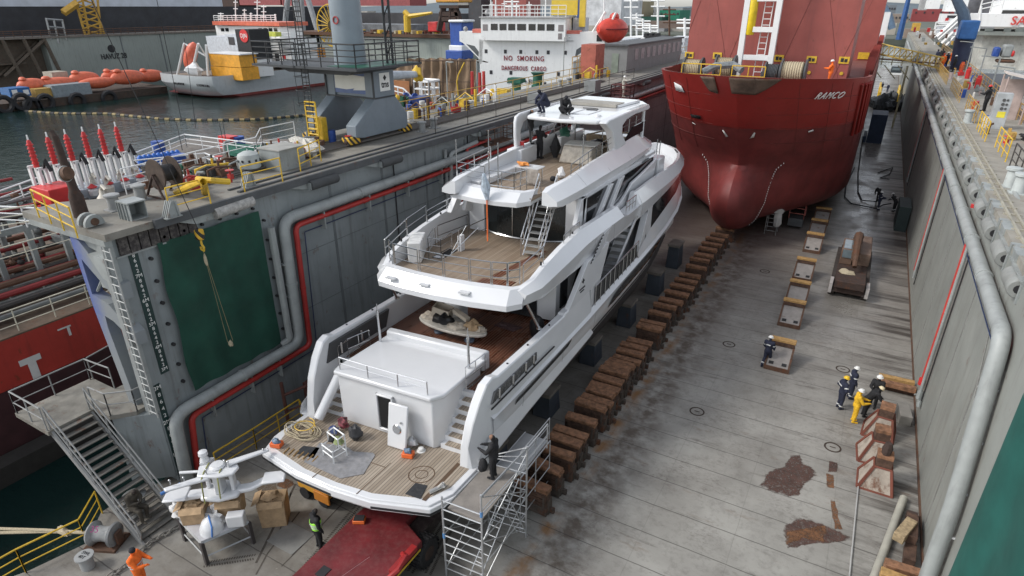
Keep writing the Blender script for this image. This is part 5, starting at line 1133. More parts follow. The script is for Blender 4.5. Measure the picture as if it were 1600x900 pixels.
def person(label,loc,rz,pose='stand',top=navy,bot=navy,hat=None,hairc=hairm,vest=None,sc_=1.04,group=None,stripes=False,glove=None):
    P=dict(POSES[pose]); hip=V(P.get('hip',(0,0,P.get('hipz',.93)))); chest=V(P.get('chest',(0,.0,1.27))); neck=V(P.get('neck',(0,-.01,1.47))); head=V(P.get('head',(0,.02,1.64)))
    sh=P.get('sh',(.19,-.01,1.41)); el=P.get('el',(.25,.0,1.12)); ha=P.get('ha',(.24,.1,.88))
    legL=P.get('legL',((.10,.03,.5),(.11,0,.09))); legR=P.get('legR',((-.10,.03,.5),(-.11,0,.09)))
    segs=[]  # a,b,ra,rb,mat
    T,B,S,BO=0,1,2,3
    segs.append((hip,hip.lerp(chest,.5),.155,.135,T)); segs.append((hip.lerp(chest,.5),chest,.135,.165,T)); 
    for s in (1,-1):
        SH=V((sh[0]*s,sh[1],sh[2])); EL=V((el[0]*s,el[1],el[2])); HA=V((ha[0]*s,ha[1],ha[2])); K,A=[V(p) for p in (legL if s>0 else legR)]
        segs+= [(chest+V((0,0,.03)),SH,.14,.085,T),(SH,EL,.078,.062,T),(EL,EL.lerp(HA,.86),.06,.046,T)]
        hs=hip+V((.085*s,0,-.04)); segs+=[(hs,K,.105,.075,B),(K,A+V((0,0,.04)),.072,.056,B),(A,A+V((0,.0,-.03)),.055,.055,BO),(A+V((0,-.04,-.035)),A+V((0,.17,-.045)),.05,.042,BO)]
    segs.append((chest+V((0,0,.12)),neck,.075,.058,S)); segs.append((neck,head,.055,.07,S))
    segs=[(a,b,ra*(1.17 if k<2 else 1),rb*(1.17 if k<2 else 1),k) for a,b,ra,rb,k in segs]
    m=MB()
    for a,b,ra,rb,_ in segs:
        m.tube(a,b,ra,rb,n=12); m.sph(a,ra,12,8); m.sph(b,rb,12,8)
    hd=(head-neck).normalized(); fw=V((0,1,0)); fw=(fw-hd*fw.dot(hd)).normalized()
    m.sph(head,(.077,.096,.112),14,10); m.sph(head+fw*.035-hd*.05,(.055,.055,.06),10,8)   # cranium and jaw
    m.tube(head+fw*.09+hd*.01,head+fw*.112-hd*.025,.012,.016,n=6); m.sph(head+fw*.108-hd*.025,.018,6,5)
    for s in (1,-1): m.sph(head+V((.08*s,0,0)),(.014,.025,.033),6,5)
    tmp=m.obj('tmp_body',skin,None,smooth=0); md=tmp.modifiers.new('r','REMESH'); md.mode='VOXEL'; md.voxel_size=.024; md.use_smooth_shade=True
    m2=tmp.modifiers.new('s','SMOOTH'); m2.factor=.5; m2.iterations=3
    dg=bpy.context.evaluated_depsgraph_get(); me=bpy.data.meshes.new_from_object(tmp.evaluated_get(dg)); old=tmp.data; bpy.data.objects.remove(tmp); bpy.data.meshes.remove(old)
    # hands with five fingers, eyes and mouth joined into the body mesh
    bm=bmesh.new(); bm.from_mesh(me)
    mats=[top,bot,glove or skin,boots,M('eye_dark',(.02,.015,.012),.3,var=0),M('lips',(.32,.12,.10),.6,var=0)]
    def near(p):
        best=9;mi=0
        for a,b,ra,rb,k in segs:
            ab=b-a; t=max(0,min(1,(p-a).dot(ab)/max(1e-9,ab.length_squared))); d_=(p-a-ab*t).length-(ra+(rb-ra)*t)
            if d_<best-.004: best=d_;mi=k
        return mi
    for f in bm.faces:
        c_=f.calc_center_median(); k=2 if (c_-head).length<.135 else near(c_); f.material_index=k; f.smooth=True
    def addg(mb,mi):
        vs=[bm.verts.new(v) for v in mb.v]
        for f in mb.f:
            try: g=bm.faces.new([vs[i] for i in f]); g.material_index=mi; g.smooth=True
            except ValueError: pass
    for s in (1,-1):
        EL=V((el[0]*s,el[1],el[2])); HA=V((ha[0]*s,ha[1],ha[2])); dv=(HA-EL).normalized(); W=EL.lerp(HA,.84); side=V((1,0,0)); side=(side-dv*side.dot(dv)).normalized(); nn=dv.cross(side)*s
        h_=MB(); h_.tube(W,W+dv*.04,.032,.034,n=8); q_=dv.to_track_quat('Z','X')
        h_.path([W+dv*.02,W+dv*.06,W+dv*.095],[.034,.038,.03],8)
        for i,(ln,r_) in enumerate(((.055,.0085),(.066,.009),(.062,.009),(.048,.008))):
            o=side*((i-1.5)*.019); b_=W+dv*.085+o; m_=b_+dv*ln*.55+nn*.006; e_=m_+dv*ln*.35+nn*.028; h_.path([b_,m_,e_],[r_,r_,r_*.8],6)
        b_=W+dv*.045-side*.03*s; h_.path([b_,b_+dv*.03-side*.022*s,b_+dv*.058-side*.024*s+nn*.012],[.011,.0105,.008],6)
        addg(h_,2)
    for s in (1,-1):
        e=MB(); e.sph(head+fw*.083+V((.03*s,0,0))+hd*.012,(.012,.008,.008),8,5); addg(e,4)
    e=MB(); e.sph(head+fw*.088-hd*.062,(.022,.007,.005),8,5); addg(e,5)
    bm.to_mesh(me); bm.free(); me.name='person'
    me.materials.clear()
    for x in mats: me.materials.append(x)
    o=bpy.data.objects.new('person',me); col.objects.link(o); o.location=loc; o.rotation_euler=(0,0,rz); o.scale=(sc_,)*3
    tag(o,label,'person',group)
    def child(mb,nm,mt):
        c=mb.obj(nm,mt,None,smooth=50); c.parent=o; return c
    q_=hd.to_track_quat('Z','Y').to_matrix().to_4x4()
    Tm=Matrix.Translation(head)@q_
    if hat:
        if hat is beanie:
            k=MB(); k.T=Tm; k.lathe([(.094,.0),(.1,.04),(.09,.09),(.055,.12),(.01,.132)],(0,-.005,0),14); child(k,'cap',hat)
        else:
            k=MB(); k.T=Tm; k.lathe([(.112,.035),(.118,.04),(.118,.075),(.1,.115),(.06,.143),(.01,.15)],(0,0,0),16); k.lathe([(.11,.035),(.145,.032),(.145,.042),(.11,.05)],(0,0,0),16); k.box((0,0,.14),(.02,.17,.02)); child(k,'hard_hat',hat)
    else:
        k=MB(); k.T=Tm; k.lathe([(.05,-.07),(.072,-.03),(.082,.03),(.08,.07),(.055,.1),(.01,.118)],(0,-.028,0),14); child(k,'hair',hairc)
    if vest:
        k=MB(); rings=[]
        for t,r_ in ((.12,.2),(.4,.195),(.75,.215),(1.0,.225),(1.12,.19)):
            c_=hip.lerp(chest,t); rings.append([c_+V((r_*1.08*math.cos(6.2832*i/14),r_*.86*math.sin(6.2832*i/14),0)) for i in range(14)])
        k.rings(rings,cap=False); child(k,'vest',vest)
        k=MB()
        for t in (.45,.8):
            r_=.23 if t>.6 else .206; c_=hip.lerp(chest,t); k.rings([[c_+V((r_*1.08*math.cos(6.2832*i/14),r_*.88*math.sin(6.2832*i/14),dz)) for i in range(14)] for dz in (-.025,.025)],cap=False)
        child(k,'reflective_band',refl)
    if stripes:
        k=MB()
        for s in (1,-1):
            K,A=[V(p) for p in (legL if s>0 else legR)]; p=A.lerp(K,.32); dz=(K-A).normalized(); k.tube(p-dz*.03,p+dz*.03,.088,.09,n=10,cap=False)
            SH=V((sh[0]*s,sh[1],sh[2])); EL=V((el[0]*s,el[1],el[2])); p=SH.lerp(EL,.55); dz=(EL-SH).normalized(); k.tube(p-dz*.025,p+dz*.025,.092,.09,n=10,cap=False)
        k.box(chest+V((0,-.19,.05)),(.22,.02,.05)); child(k,'reflective_band',refl)
    return o
def at(px,py,z=0): p=az_(px,py,z); return (p.x,p.y,z+.004)
D=R
person('lone person in navy coveralls and white hard hat walking by the first sloped block',at(1196,571),D(-10),'walk',navy,navy,hat_w,stripes=True)
G='people in coveralls grouped by the white cradle blocks'
person('person in navy coveralls with a yellow hard hat, leftmost of the group of five',at(1310,638),D(-60),'hips',navy,navy,hat_y,stripes=True,group=G)
person('person in navy coveralls with a white hard hat standing behind the yellow-hatted one',at(1326,622),D(-70),'stand',navy,navy,hat_w,stripes=True,group=G)
person('person in full yellow coveralls and white hard hat in the group of five',at(1332,659),D(-80),'fwd',yelc,yelc,hat_w,group=G)
person('person in a black jacket and yellow trousers leaning over the cradle block',at(1348,650),D(-75),'lean',blackc,yelc,M('cream_hard_hat',(.7,.6,.4),.3,var=0),group=G)
person('person in black with a white hard hat at the right end of the group',at(1362,636),D(170),'fwd',blackc,blackc,hat_w,group=G)
G='people handling the hose on the wet floor'
person('person bending over with dark clothes, farthest of the three by the hose',at(1371,316),D(20),'bend',blackc,blackc,beanie,group=G)
person('person in dark coveralls and white hard hat holding the hose, middle of three',at(1371,328),D(-90),'fwd',navy,navy,hat_w,stripes=True,group=G)
person('person in dark coveralls and white hard hat beside the right wall by the hose',at(1396,331),D(60),'lean',blackc,navy,hat_w,stripes=True,group=G)
person('person in black with a lime green reflective vest walking beside the red trailer',at(500,856),D(-20),'stand',blackc,blackc,None,vest=limev)
person('person in an orange vest and dark cap at the bottom edge near the chain',(-18.2,6.75,0.004),D(-60),'fwd',orangec,blackc,beanie,vest=orangec)
person('person in a brown jacket sitting on the lower steps looking at a phone',(-20.95,8.35,.46),D(-80),'sit',brownc,brownc,None)
q=MB(); q.box((-20.56,8.36,1.32),(.02,.08,.14),ry=R(30)); tag(q.obj('phone',blk,bevel=.005),'small dark phone held by the person sitting on the steps','phone')
person('person in a black hooded jacket with a backpack on top of the scaffold tower',(-8.85,14.35,3.02),D(100),'fwd',blackc,blackc,None,hairc=M('short_fair_hair',(.25,.14,.09),.8,var=.1))
def fly(v,Y,z): p=warp(V((v,Y,z))); return (p.x,p.y,z)
person('person in black on the white box reaching up to the hardtop edge',tuple(az_(829,225,11.16)),D(-55),'reach',blackc,greyt,None,hairc=M('short_fair_hair',(.25,.14,.09),.8,var=.1))
person('person in a black jacket standing on the teak flybridge deck seen from behind',tuple(az_(843,248,10.31)),D(-10),'fwd',blackc,greyt,None)
person('person in dark clothes crouching on the hardtop, left of the two',fly(-1.6,30.3,12.89),D(150),'squat',navy,blackc,beanie)
person('person in knit cap and khaki trousers sitting on the hardtop',fly(-.5,30.5,12.89),D(-140),'floor',blackc,khaki,beanie)
person('person in orange jacket and white hard hat behind the red ship bulwark',(ay_(1297,118,56).x,56.0,12.43),D(90),'fwd',orangec,navy,hat_w)
for i,(x,y) in enumerate(((1377,141),(1386,144))):
    person(['person far down the dock floor beside the red ship, left of two','person far down the dock floor beside the red ship, right of two'][i],at(x,y),D(30+i*120),'stand',navy,navy,hat_w if i else beanie,group='people far down the dock floor')
# ================= NEAR THE YACHT STERN =================
# transporter
tr=thing('flatbed_transporter','dark red self propelled flatbed transporter parked under the yacht stern','transporter',(-11.6,10,0))
trm=M('transporter_red',(.125,.012,.015),.5,var=.3,scale=1.2,dust=.12,streak=.1)
a=az_(575,785,1.5);
dk=[az_(640,812,1.45),az_(694,850,1.45),az_(590,935,1.45),az_(430,935,1.45),az_(480,880,1.45)]
x0,x1=-13.1,-10.35
T=Matrix.Translation((-11.75,0,0))
q=MB(); q.prism([(-12.95,13.8),(-11.3,14.0),(-11.3,12.4),(-10.3,12.0),(-10.25,6.5),(-13.05,6.5),(-13.1,11.9)],'z',1.15,1.45); q.obj('deck',trm,tr,bevel=.04)
q=MB(); q.bb(-12.7,6.7,.75,-10.7,13.6,1.15); q.obj('chassis',M('transporter_dark',(.03,.02,.02),.7,dust=.2),tr)
for y in (12.3,9.9,7.6):
    for x in (-10.55,-13.0):
        q=MB(); q.lathe([(.25,-.28),(.5,-.28),(.58,-.2),(.6,0),(.58,.2),(.5,.28),(.25,.28)],(x,y,.604),22,'x'); wh=q.obj('wheel',blk,tr)
        q=MB(); q.lathe([(.05,.29),(.27,.285),(.27,-.285),(.05,-.29)],(x,y,.604),14,'x'); q.obj('rim',rustd,wh)
        q=MB()
        for k in range(22):
            an=6.2832*k/22; q.T=Matrix.Translation((x,y,.604))@Matrix.Rotation(an,4,'X'); q.bb(-.26,-.03,.57,-.02,.03,.625); q.bb(.02,-.0,.57,.26,.06,.625)
        q.obj('tread_lugs',blk,wh,smooth=0)
q=MB()
for x,y in ((-12.2,13.1),(-11.45,12.9),(-12.3,9.4),(-11.5,9.1)): q.bb(x-.16,y-.2,1.452,x+.16,y+.2,1.475)
q.obj('lashing_hatch',blk,tr,smooth=0)
q=MB(); q.path([(-10.5,11.2,1.5),(-10.2,11.0,1.72),(-10.1,10.5,1.7),(-10.3,10.1,1.5)],.09,8); q.bb(-10.42,10.4,1.44,-10.2,11.6,1.62); q.obj('hydraulic_lines',M('hydraulic_red',(.3,.02,.02),.4),tr)
q=MB(); q.bb(-10.24,7.2,1.2,-10.23,10.0,1.3); q.bb(-10.24,10.4,1.22,-10.23,11.8,1.3); q.obj('reflector_strip',yel,tr,smooth=0)
q=MB(); q.bb(-10.235,8.3,1.0,-10.2,9.0,1.2);q.bb(-10.235,9.2,1.0,-10.2,9.6,1.18); q.obj('side_plate',white,tr,smooth=0)
q=MB(); q.tube((-11.9,8.6,1.452),(-11.4,10.6,1.452),.012,n=4); q.obj('scratch',M('scratch_pale',(.4,.2,.2),.6),tr)
t_=thing('tool_case','small open black and orange tool case on the left edge of the red transporter','tool case',(-12.75,11.6,1.455))
q=MB(); q.box((-12.75,11.6,1.53),(.42,.3,.14),rz=.5); q.obj('case_shell',M('orange_case',(.7,.15,.03),.5),t_,bevel=.02); q=MB(); q.box((-12.75,11.6,1.62),(.36,.24,.05),rz=.5); q.obj('case_inside',blk,t_)
# yellow generator
t_=thing('portable_generator','yellow tool trolley with black wheels under the left side of the yacht stern','generator',(-16.2,12.8,0))
yg=M('generator_yellow',(.66,.33,.03),.5,rust=.15,dust=.15)
q=MB(); q.prism([(-16.95,.45),(-15.3,.45),(-15.15,1.25),(-15.4,1.5),(-16.8,1.5),(-17.05,1.2)],'y',12.5,13.6); q.obj('body',yg,t_,bevel=.05)
q=MB(); q.bb(-16.0,12.42,.3,-15.2,12.5,.75); q.obj('front_panel',M('generator_orange',(.6,.22,.03),.5),t_,bevel=.02)
text('EIMSA',(-15.65,12.49,1.0),(1,0,0),(0,0,1),.22,blk,t_,'lettering',.003)
for x in (-16.6,-15.6): q=MB(); q.lathe([(.1,-.09),(.26,-.09),(.28,0),(.26,.09),(.1,.09)],(x,12.55,.284),14,'y'); q.obj('wheel',blk,t_)
q=MB(); q.bb(-16.9,12.6,.3,-15.4,13.5,.5); q.obj('undercarriage',rustd,t_)
# black box under stern
q=MB(); q.bb(-14.9,13.4,0,-13.5,15,1.9); tag(q.obj('dark_ballast_box',anti,bevel=.03),'dark box standing under the yacht stern right of the yellow trolley','box')
# scaffold tower
al=M('aluminium_tube',(.50,.51,.52),.35,.5,var=.12,dust=.2)
sf=thing('scaffold_tower','tall aluminium scaffold tower with ladders beside the yacht starboard quarter','scaffold',(-8.6,13.4,0))
A=V((-9.55,12.25,0)); B=V((-8.1,12.35,0)); C_=V((-9.45,14.9,0)); Dd=V((-7.95,15.1,0)); up=V((0,0,1))
q=MB()
for p,h in ((A,3.55),(B,4.2),(C_,3.3),(Dd,4.2)): q.tube(p,p+up*h,.036,n=8)
q.obj('standard',al,sf)
q=MB()
for k in range(11):
    z=.35+k*.38
    if z<3.6: q.tube(A+up*z,B+up*(z-.0),.024,n=6)
    if z<4.2 : q.tube(B+up*z,Dd+up*z,.022,n=6) if k in(2,5,8,10) else None
for k in range(11): z=.35+k*.38; q.tube(C_+up*min(z,3.3),Dd+up*z,.024,n=6)
for z in (.4,1.9,3.0): q.tube(A+up*z,C_+up*z,.022,n=6)
q.obj('rungs',al,sf)
q=MB()
for (p,r_) in ((B,Dd),): 
    q.tube(p+up*.3,r_+up*2.1,.02,n=6); q.tube(r_+up*.4,p+up*2.2,.02,n=6); q.tube(p+up*2.2,r_+up*3.9,.02,n=6); q.tube(r_+up*2.2,p+up*4.1,.02,n=6)
q.tube(A+up*.3,C_+up*2.1,.02,n=6); q.tube(C_+up*.3,A+up*2.1,.02,n=6); q.obj('diagonal_brace',al,sf)
q=MB(); q.bb(-9.45,12.4,2.94,-8.2,14.95,3.0); q.obj('platform_board',M('ply_platform',(.22,.20,.18),.8,var=.2,dust=.3),sf,smooth=0)
q=MB(); q.ladder((-8.6,12.6,.1),(-8.3,14.8,2.95),.4,11,.022,(1,0,.0)); q.ladder((-8.3,13.9,3.0),(-8.0,14.9,.3),.4,9,.02,(1,.2,0)); q.obj('inner_ladder',al,sf)
q=MB(); q.rail([B+up*3.0,Dd+up*3.0],1.1,2,.024,2.7); q.rail([Dd+up*3.0,Dd+V((.0,1.6,3.0))],1.1,2,.024,1.6); q.obj('guard_rail',al,sf)
q=MB(); q.tube(B+up*3.3,B+up*3.5,.05,n=8); q.tube(A+up*1.75,A+up*1.95,.05,n=8); q.obj('clamp',M('blue_clamp',(.1,.25,.5),.5),sf)
# ramp beyond the tower
q=MB(); q.bb(-9.3,15.3,2.6,-8.3,17.5,2.66); q.rail([(-8.3,15.3,2.66),(-8.3,17.6,2.66)],1.0,3,.02,1.1); q.rail([(-8.25,15.2,0),(-8.25,17.6,0)],2.6,4,.025,1.2); q.rail([(-9.35,15.2,0),(-9.35,17.6,0)],2.6,4,.025,1.2)
tag(q.obj('scaffold_walkway',al),'second low aluminium scaffold bay with handrails beyond the tall tower','scaffold')
t_=thing('backpack','black backpack hanging beside the person on the scaffold','backpack',(-9.15,14.15,3.02))
q=MB(); q.sph((-9.15,14.15,3.6),(.17,.14,.28),12,8); q.sph((-9.17,14.03,3.52),(.12,.06,.15),10,6); q.obj('bag',blackc,t_); q=MB(); q.path([(-9.1,14.2,3.85),(-9.0,14.3,3.95),(-8.95,14.35,4.1)],.02,5); q.obj('strap',blackc,t_)
# ---- things on the swim platform
PZ=3.016
def W_(v,Y,z): p=warp(V((v,Y,z))); return p
def loc2(px,py,z=PZ): return az_(px,py,z)
# rope coil
q=MB(); c=loc2(473,676); pts=[]
for k in range(150):
    a_=k*.28; r_=.55+.22*math.sin(k*.11)+.04*math.sin(k*1.3); pts.append((c.x+r_*1.1*math.cos(a_),c.y+r_*.62*math.sin(a_),PZ+.03+.02*(k%9)))
q.path(pts,.022,5); tag(q.obj('rope_coil',rope_m,smooth=60),'loosely coiled pale rope lying on the left side of the swim platform','rope')
q=MB(); pts=[(c.x+.4*math.cos(k*.35),c.y+.15+.35*math.sin(k*.35),PZ+.12+.01*k) for k in range(24)]; q.path(pts,.02,5); tag(q.obj('yellow_hose',M('yellow_hose_rubber',(.65,.42,.06),.5)),'short loop of yellow hose on top of the pale rope coil','hose')
# white welded frame
t_=thing('white_stand','white welded tube stand with rope on top standing on the swim platform','stand',tuple(loc2(524,712)))
c=loc2(524,712)
def wf(x,y,z): 
    a_=R(-12); return (c.x+x*math.cos(a_)-y*math.sin(a_),c.y+x*math.sin(a_)+y*math.cos(a_),PZ+z)
q=MB(); hw,hd_=.33,.28
for x in (-hw,hw):
    for y in (-hd_,hd_): q.tube(wf(x,y,0),wf(x,y,.95 if y>0 else .55),.032,n=4)
for z,ys in ((.5,(-hd_,hd_)),(.25,(-hd_,hd_))):
    for y in ys: q.tube(wf(-hw,y,z),wf(hw,y,z),.028,n=4)
    for x in (-hw,hw): q.tube(wf(x,-hd_,z),wf(x,hd_,z),.028,n=4)
q.tube(wf(-hw,hd_,.95),wf(hw,hd_,.95),.03,n=4); q.tube(wf(-hw,0,.9),wf(hw,0,.9),.03,n=4)
for x in (-hw,hw): q.tube(wf(x,0,.5),wf(x,0,.9),.03,n=4); q.tube(wf(x,0,.9),wf(x,hd_,.95),.03,n=4)
q.obj('stand_frame',white,t_); 
q=MB(); q.lump(wf(.1,.15,.62),(.22,.18,.2),4,.3); tag(q.obj('rope_bundle',M('green_rope',(.22,.26,.12),.9,var=.4,scale=30)),'bundle of green rope lying on the white stand','rope')
q=MB(); q.lump(wf(-.18,.1,.6),(.16,.16,.14),7,.3); tag(q.obj('dark_cloth',blackc),'small dark cloth on the left of the white stand','cloth')
# grey sheet
P=[loc2(x,y,PZ) for x,y in ((475,722),(532,748),(568,741),(586,712),(583,708),(552,706),(545,700),(500,692))]
q=MB(); q.prism([(p.x,p.y) for p in P],'z',PZ+.002,PZ+.02); tag(q.obj('grey_plastic_sheet',M('grey_film',(.24,.24,.25),.35,var=.25,scale=5,dust=.3)),'crumpled grey plastic sheet spread under the white stand','sheet')
def mat_(pts,label,m,name='black_mat',th=.02):
    P=[loc2(x,y,PZ) for x,y in pts]; q=MB(); q.prism([(p.x,p.y) for p in P],'z',PZ+.002,PZ+th); return tag(q.obj(name,m,bevel=.005),label,'mat')
rub=M('black_rubber_mat',(.02,.022,.026),.75,dust=.12)
mat_(((649,755),(668,759),(657,780),(633,772)),'black rubber mat near the right corner of the swim platform',rub)
mat_(((474,697),(500,700),(490,717),(461,708)),'black mat between the pale slats and the white stand',rub)
sl_=thing('slat_grating','short pale wooden slats laid in a row beside the black mat on the platform','grating',tuple(loc2(465,705)))
for i in range(7):
    a=loc2(443+i*7.5,709+i*2.2,PZ); b=loc2(452+i*7.5,700+i*2.2,PZ)
    q=MB(); q.tube(a+up*.02,b+up*.02,.03,n=4); q.obj('slat',M('pale_new_timber',(0,0,0)),sl_)
def case(px,py,label,m):
    c=loc2(px,py); t=thing('tool_tray',label,'tool box',tuple(c)); q=MB(); q.box(c+up*.1,(.42,.3,.18),rz=.3); q.obj('tray',m,t,bevel=.02); q=MB(); q.lump(c+up*.22,(.16,.12,.12),px,.35); q.obj('contents',M('tool_blue_grey',(.1,.15,.22),.5,var=.5,scale=20),t); return t
oc=M('orange_plastic',(.75,.14,.03),.45)
case(433,697,'orange tool tray with a blue tool at the left corner of the platform',oc)
case(638,713,'orange tool tray with clear plastic at the middle of the platform',oc)
q=MB(); c=loc2(645,698); q.lump(c+up*.2,(.2,.18,.2),3,.3); tag(q.obj('clear_bag',M('clear_plastic_bag',(.55,.56,.57),.2,var=.2,scale=10)),'clear plastic bag beside the orange tool tray','bag')
q=MB(); c=loc2(658,704); q.lathe([(.0,0),(.12,0),(.13,.05),(.1,.12),(.03,.15)],c,14); q.lathe([(.13,.0),(.17,.0),(.17,.01),(.13,.02)],c,14); tag(q.obj('loose_hard_hat',hat_w),'white hard hat lying on the teak near the transom','hard hat')
q=MB(); c=loc2(537,668); q.lump(c+up*.22,(.22,.18,.28),9,.35); tag(q.obj('air_pump',M('pump_red_blue',(.18,.04,.05),.5,var=.9,scale=9)),'small red and blue air pump by the dark bag on the platform','pump')
q=MB(); q.lump(loc2(522,677)+up*.15,(.2,.15,.16),12,.35); tag(q.obj('blue_hose_bundle',M('hose_navy',(.03,.05,.15),.5,var=.5,scale=9)),'small bundle of dark blue hose left of the air pump','hose')
q=MB(); c=loc2(557,684); q.lump(c+up*.2,(.3,.2,.42),2,.3); tag(q.obj('dark_bag',M('dark_grey_bag',(.035,.036,.04),.55,var=.2)),'dark grey bag slumped against the transom','bag')
q=MB(); a=loc2(671,772); b=loc2(692,762); q.tube(a+up*.08,b+up*.08,.08,n=12); q.tube(a.lerp(b,.6)+up*.1,a.lerp(b,.6)+V((.15,.1,.3)),.04,n=8); q.lump(b+up*.1,(.12,.1,.12),5,.3); tag(q.obj('chrome_fitting',M('chrome_fitting',(.6,.58,.55),.25,.7)),'chrome tube fitting wrapped in film at the right platform corner','fitting')
q=MB(); a=W_(-3.0,14.2,3.2); b=W_(-2.7,15.3,4.75); q.tube(a,b,.2,.19,n=18); tag(q.obj('white_fender_tube',gel,bevel=.03),'thick white tube leaning between the wing and the transom','tube')
# ---- things on the aft deck: covered dinghy table with junk
c=az_(707,512,5.15); t_=thing('deck_table','oval white table on two wrapped legs, heaped with dust sheets and offcuts','table',(c.x,c.y,4.77))
q=MB(); P=[(c.x+1.75*math.cos(6.2832*i/24)*(1 if abs(math.cos(6.2832*i/24))<.9 else 1.0),c.y+.62*math.sin(6.2832*i/24)+.0*i) for i in range(24)]; q.prism(P,'z',5.2,5.32); q.obj('table_top',M('wrapped_white_top',(.55,.52,.46),.4,var=.2,scale=6),t_,bevel=.03)
for x in (-.7,.9): q=MB(); q.lathe([(.22,0),(.24,.06),(.12,.16),(.12,.42),(.2,.44)],(c.x+x,c.y-.05,4.77),12); q.obj('wrapped_leg',M('blue_grey_wrap',(.14,.18,.24),.5,var=.4,scale=8),t_)
jm=[M('cardboard',(.42,.29,.17),.85,var=.2,scale=5),M('dust_sheet',(.5,.44,.36),.8,var=.3,scale=6),M('black_bin_bag',(.012,.012,.014),.35,var=.2)]
for i,(dx,dy,dz,r_,mi,lb,nm,ct) in enumerate([(-1.2,.05,.1,(.45,.25,.16),1,'crumpled dust sheet at the left end of the oval table','dust_sheet','sheet'),(-.45,.05,.2,(.5,.33,.3),2,'black plastic bag heaped on the oval table','bin_bag','bag'),(.35,-.1,.12,(.5,.3,.15),1,'pale crumpled sheet in the middle of the oval table','dust_sheet','sheet'),(1.0,.1,.2,(.4,.3,.28),0,'crumpled brown paper at the right end of the oval table','packing_paper','paper'),(1.45,.1,.12,(.2,.2,.16),1,'small crumpled bag at the right tip of the oval table','packing_paper','paper')]):
    q=MB(); q.lump((c.x+dx,c.y+dy,5.32+dz*.3),r_,i+3,.35,freq=2.2); tag(q.obj(nm,jm[mi],smooth=30),lb,ct)
t_=thing('cardboard_carton','open cardboard carton perched on the left of the oval table','carton',(c.x-.75,c.y+.5,5.33))
q=MB(); q.T=Matrix.Translation((c.x-.75,c.y+.35,5.62))@Matrix.Rotation(.2,4,'Z')@Matrix.Rotation(R(12),4,'Y'); q.bb(-.42,-.28,-.25,.42,.28,.0); q.bb(-.42,-.3,0,-.38,.3,.24); q.bb(.38,-.3,0,.42,.3,.24); q.bb(-.42,.26,0,.42,.3,.24); q.bb(-.42,-.3,0,.42,-.26,.24); q.obj('carton_body',M('pale_carton',(.52,.45,.36),.8,var=.15),t_)
q=MB(); q.T=Matrix.Translation((c.x+.2,c.y+.3,5.6))@Matrix.Rotation(-.25,4,'Z')@Matrix.Rotation(R(10),4,'Y'); q.bb(-.45,-.04,-.02,.45,.2,.16); tag(q.obj('pale_board',M('pale_carton',(0,0,0))),'pale wooden offcut lying across the sheets on the oval table','board')
q=MB(); c=az_(792,510,4.78); q.prism([(c.x-.6,c.y-.2),(c.x+.5,c.y-.3),(c.x+.7,c.y+.25),(c.x-.4,c.y+.3)],'z',4.775,4.8); q.lump((c.x-.2,c.y,4.82),(.2,.12,.06),3); tag(q.obj('floor_protection',M('blue_flecked_sheet',(.10,.06,.06),.6,var=.8,scale=8)),'small piece of protective sheet with blue tape on the wet teak','sheet')
q=MB(); p=W_(2.75,21.3,5.25); q.lump((p.x,p.y,p.z),(.35,.3,.5),8,.2,flat=-.95); tag(q.obj('black_bag',jm[2]),'bulging black bag behind the strut on the aft deck','bag')
p=W_(-1.6,21.6,4.77); t_=thing('boxed_steps','white box steps with grey treads standing on the aft deck under the overhang','steps',tuple(p)); q=MB(); q.bb(p.x-.6,p.y-.3,4.77,p.x+.6,p.y+.3,5.25); q.obj('step_body',gel2,t_,bevel=.03); q=MB(); q.bb(p.x-.55,p.y-.55,4.77,p.x+.55,p.y-.3,5.0); q.obj('step_tread',M('grey_tread',(0,0,0)),t_,bevel=.02)
# upper deck: white plastic case
a=az_(655,404,7.77); t_=thing('wrapped_crate','white ribbed transport case standing by the port rail on the upper deck','case',tuple(a))
q=MB(); q.T=Matrix.Translation((a.x-.15,a.y+.1,7.77))@Matrix.Rotation(R(-62),4,'Z'); q.bb(-.75,-.28,.03,.75,.28,.95); 
for k in range(4): q.bb(-.6+k*.38,-.31,.08,-.45+k*.38,.31,.98)
q.obj('case_shell',M('case_white',(.6,.6,.59),.5,var=.1),t_,bevel=.04)
q=MB(); q.T=Matrix.Translation((a.x-.15,a.y+.1,7.77))@Matrix.Rotation(R(-62),4,'Z')
for x in (-.5,.5): q.bb(x-.08,-.33,.6,x+.08,-.3,.72)
q.obj('case_latch',blk,t_)
# flag on the fly deck corner
t_=thing('furled_flag','furled pale flag with an orange staff at the flybridge aft edge','flag',tuple(W_(-.5,22.9,10.3)))
p=W_(-.45,22.75,10.2); q=MB(); q.tube(p+V((0,0,-1.9)),p+V((0,0,.1)),.035,n=6); q.obj('staff',M('orange_staff',(.75,.16,.04),.5),t_)
q=MB(); q.path([p+V((-.15,0,1.2)),p+V((-.05,0,.6)),p+V((.02,0,.05))],[.06,.22,.08],8); q.obj('flag_cloth',M('pale_flag_cloth',(.36,.42,.48),.8,var=.4,scale=6),t_)
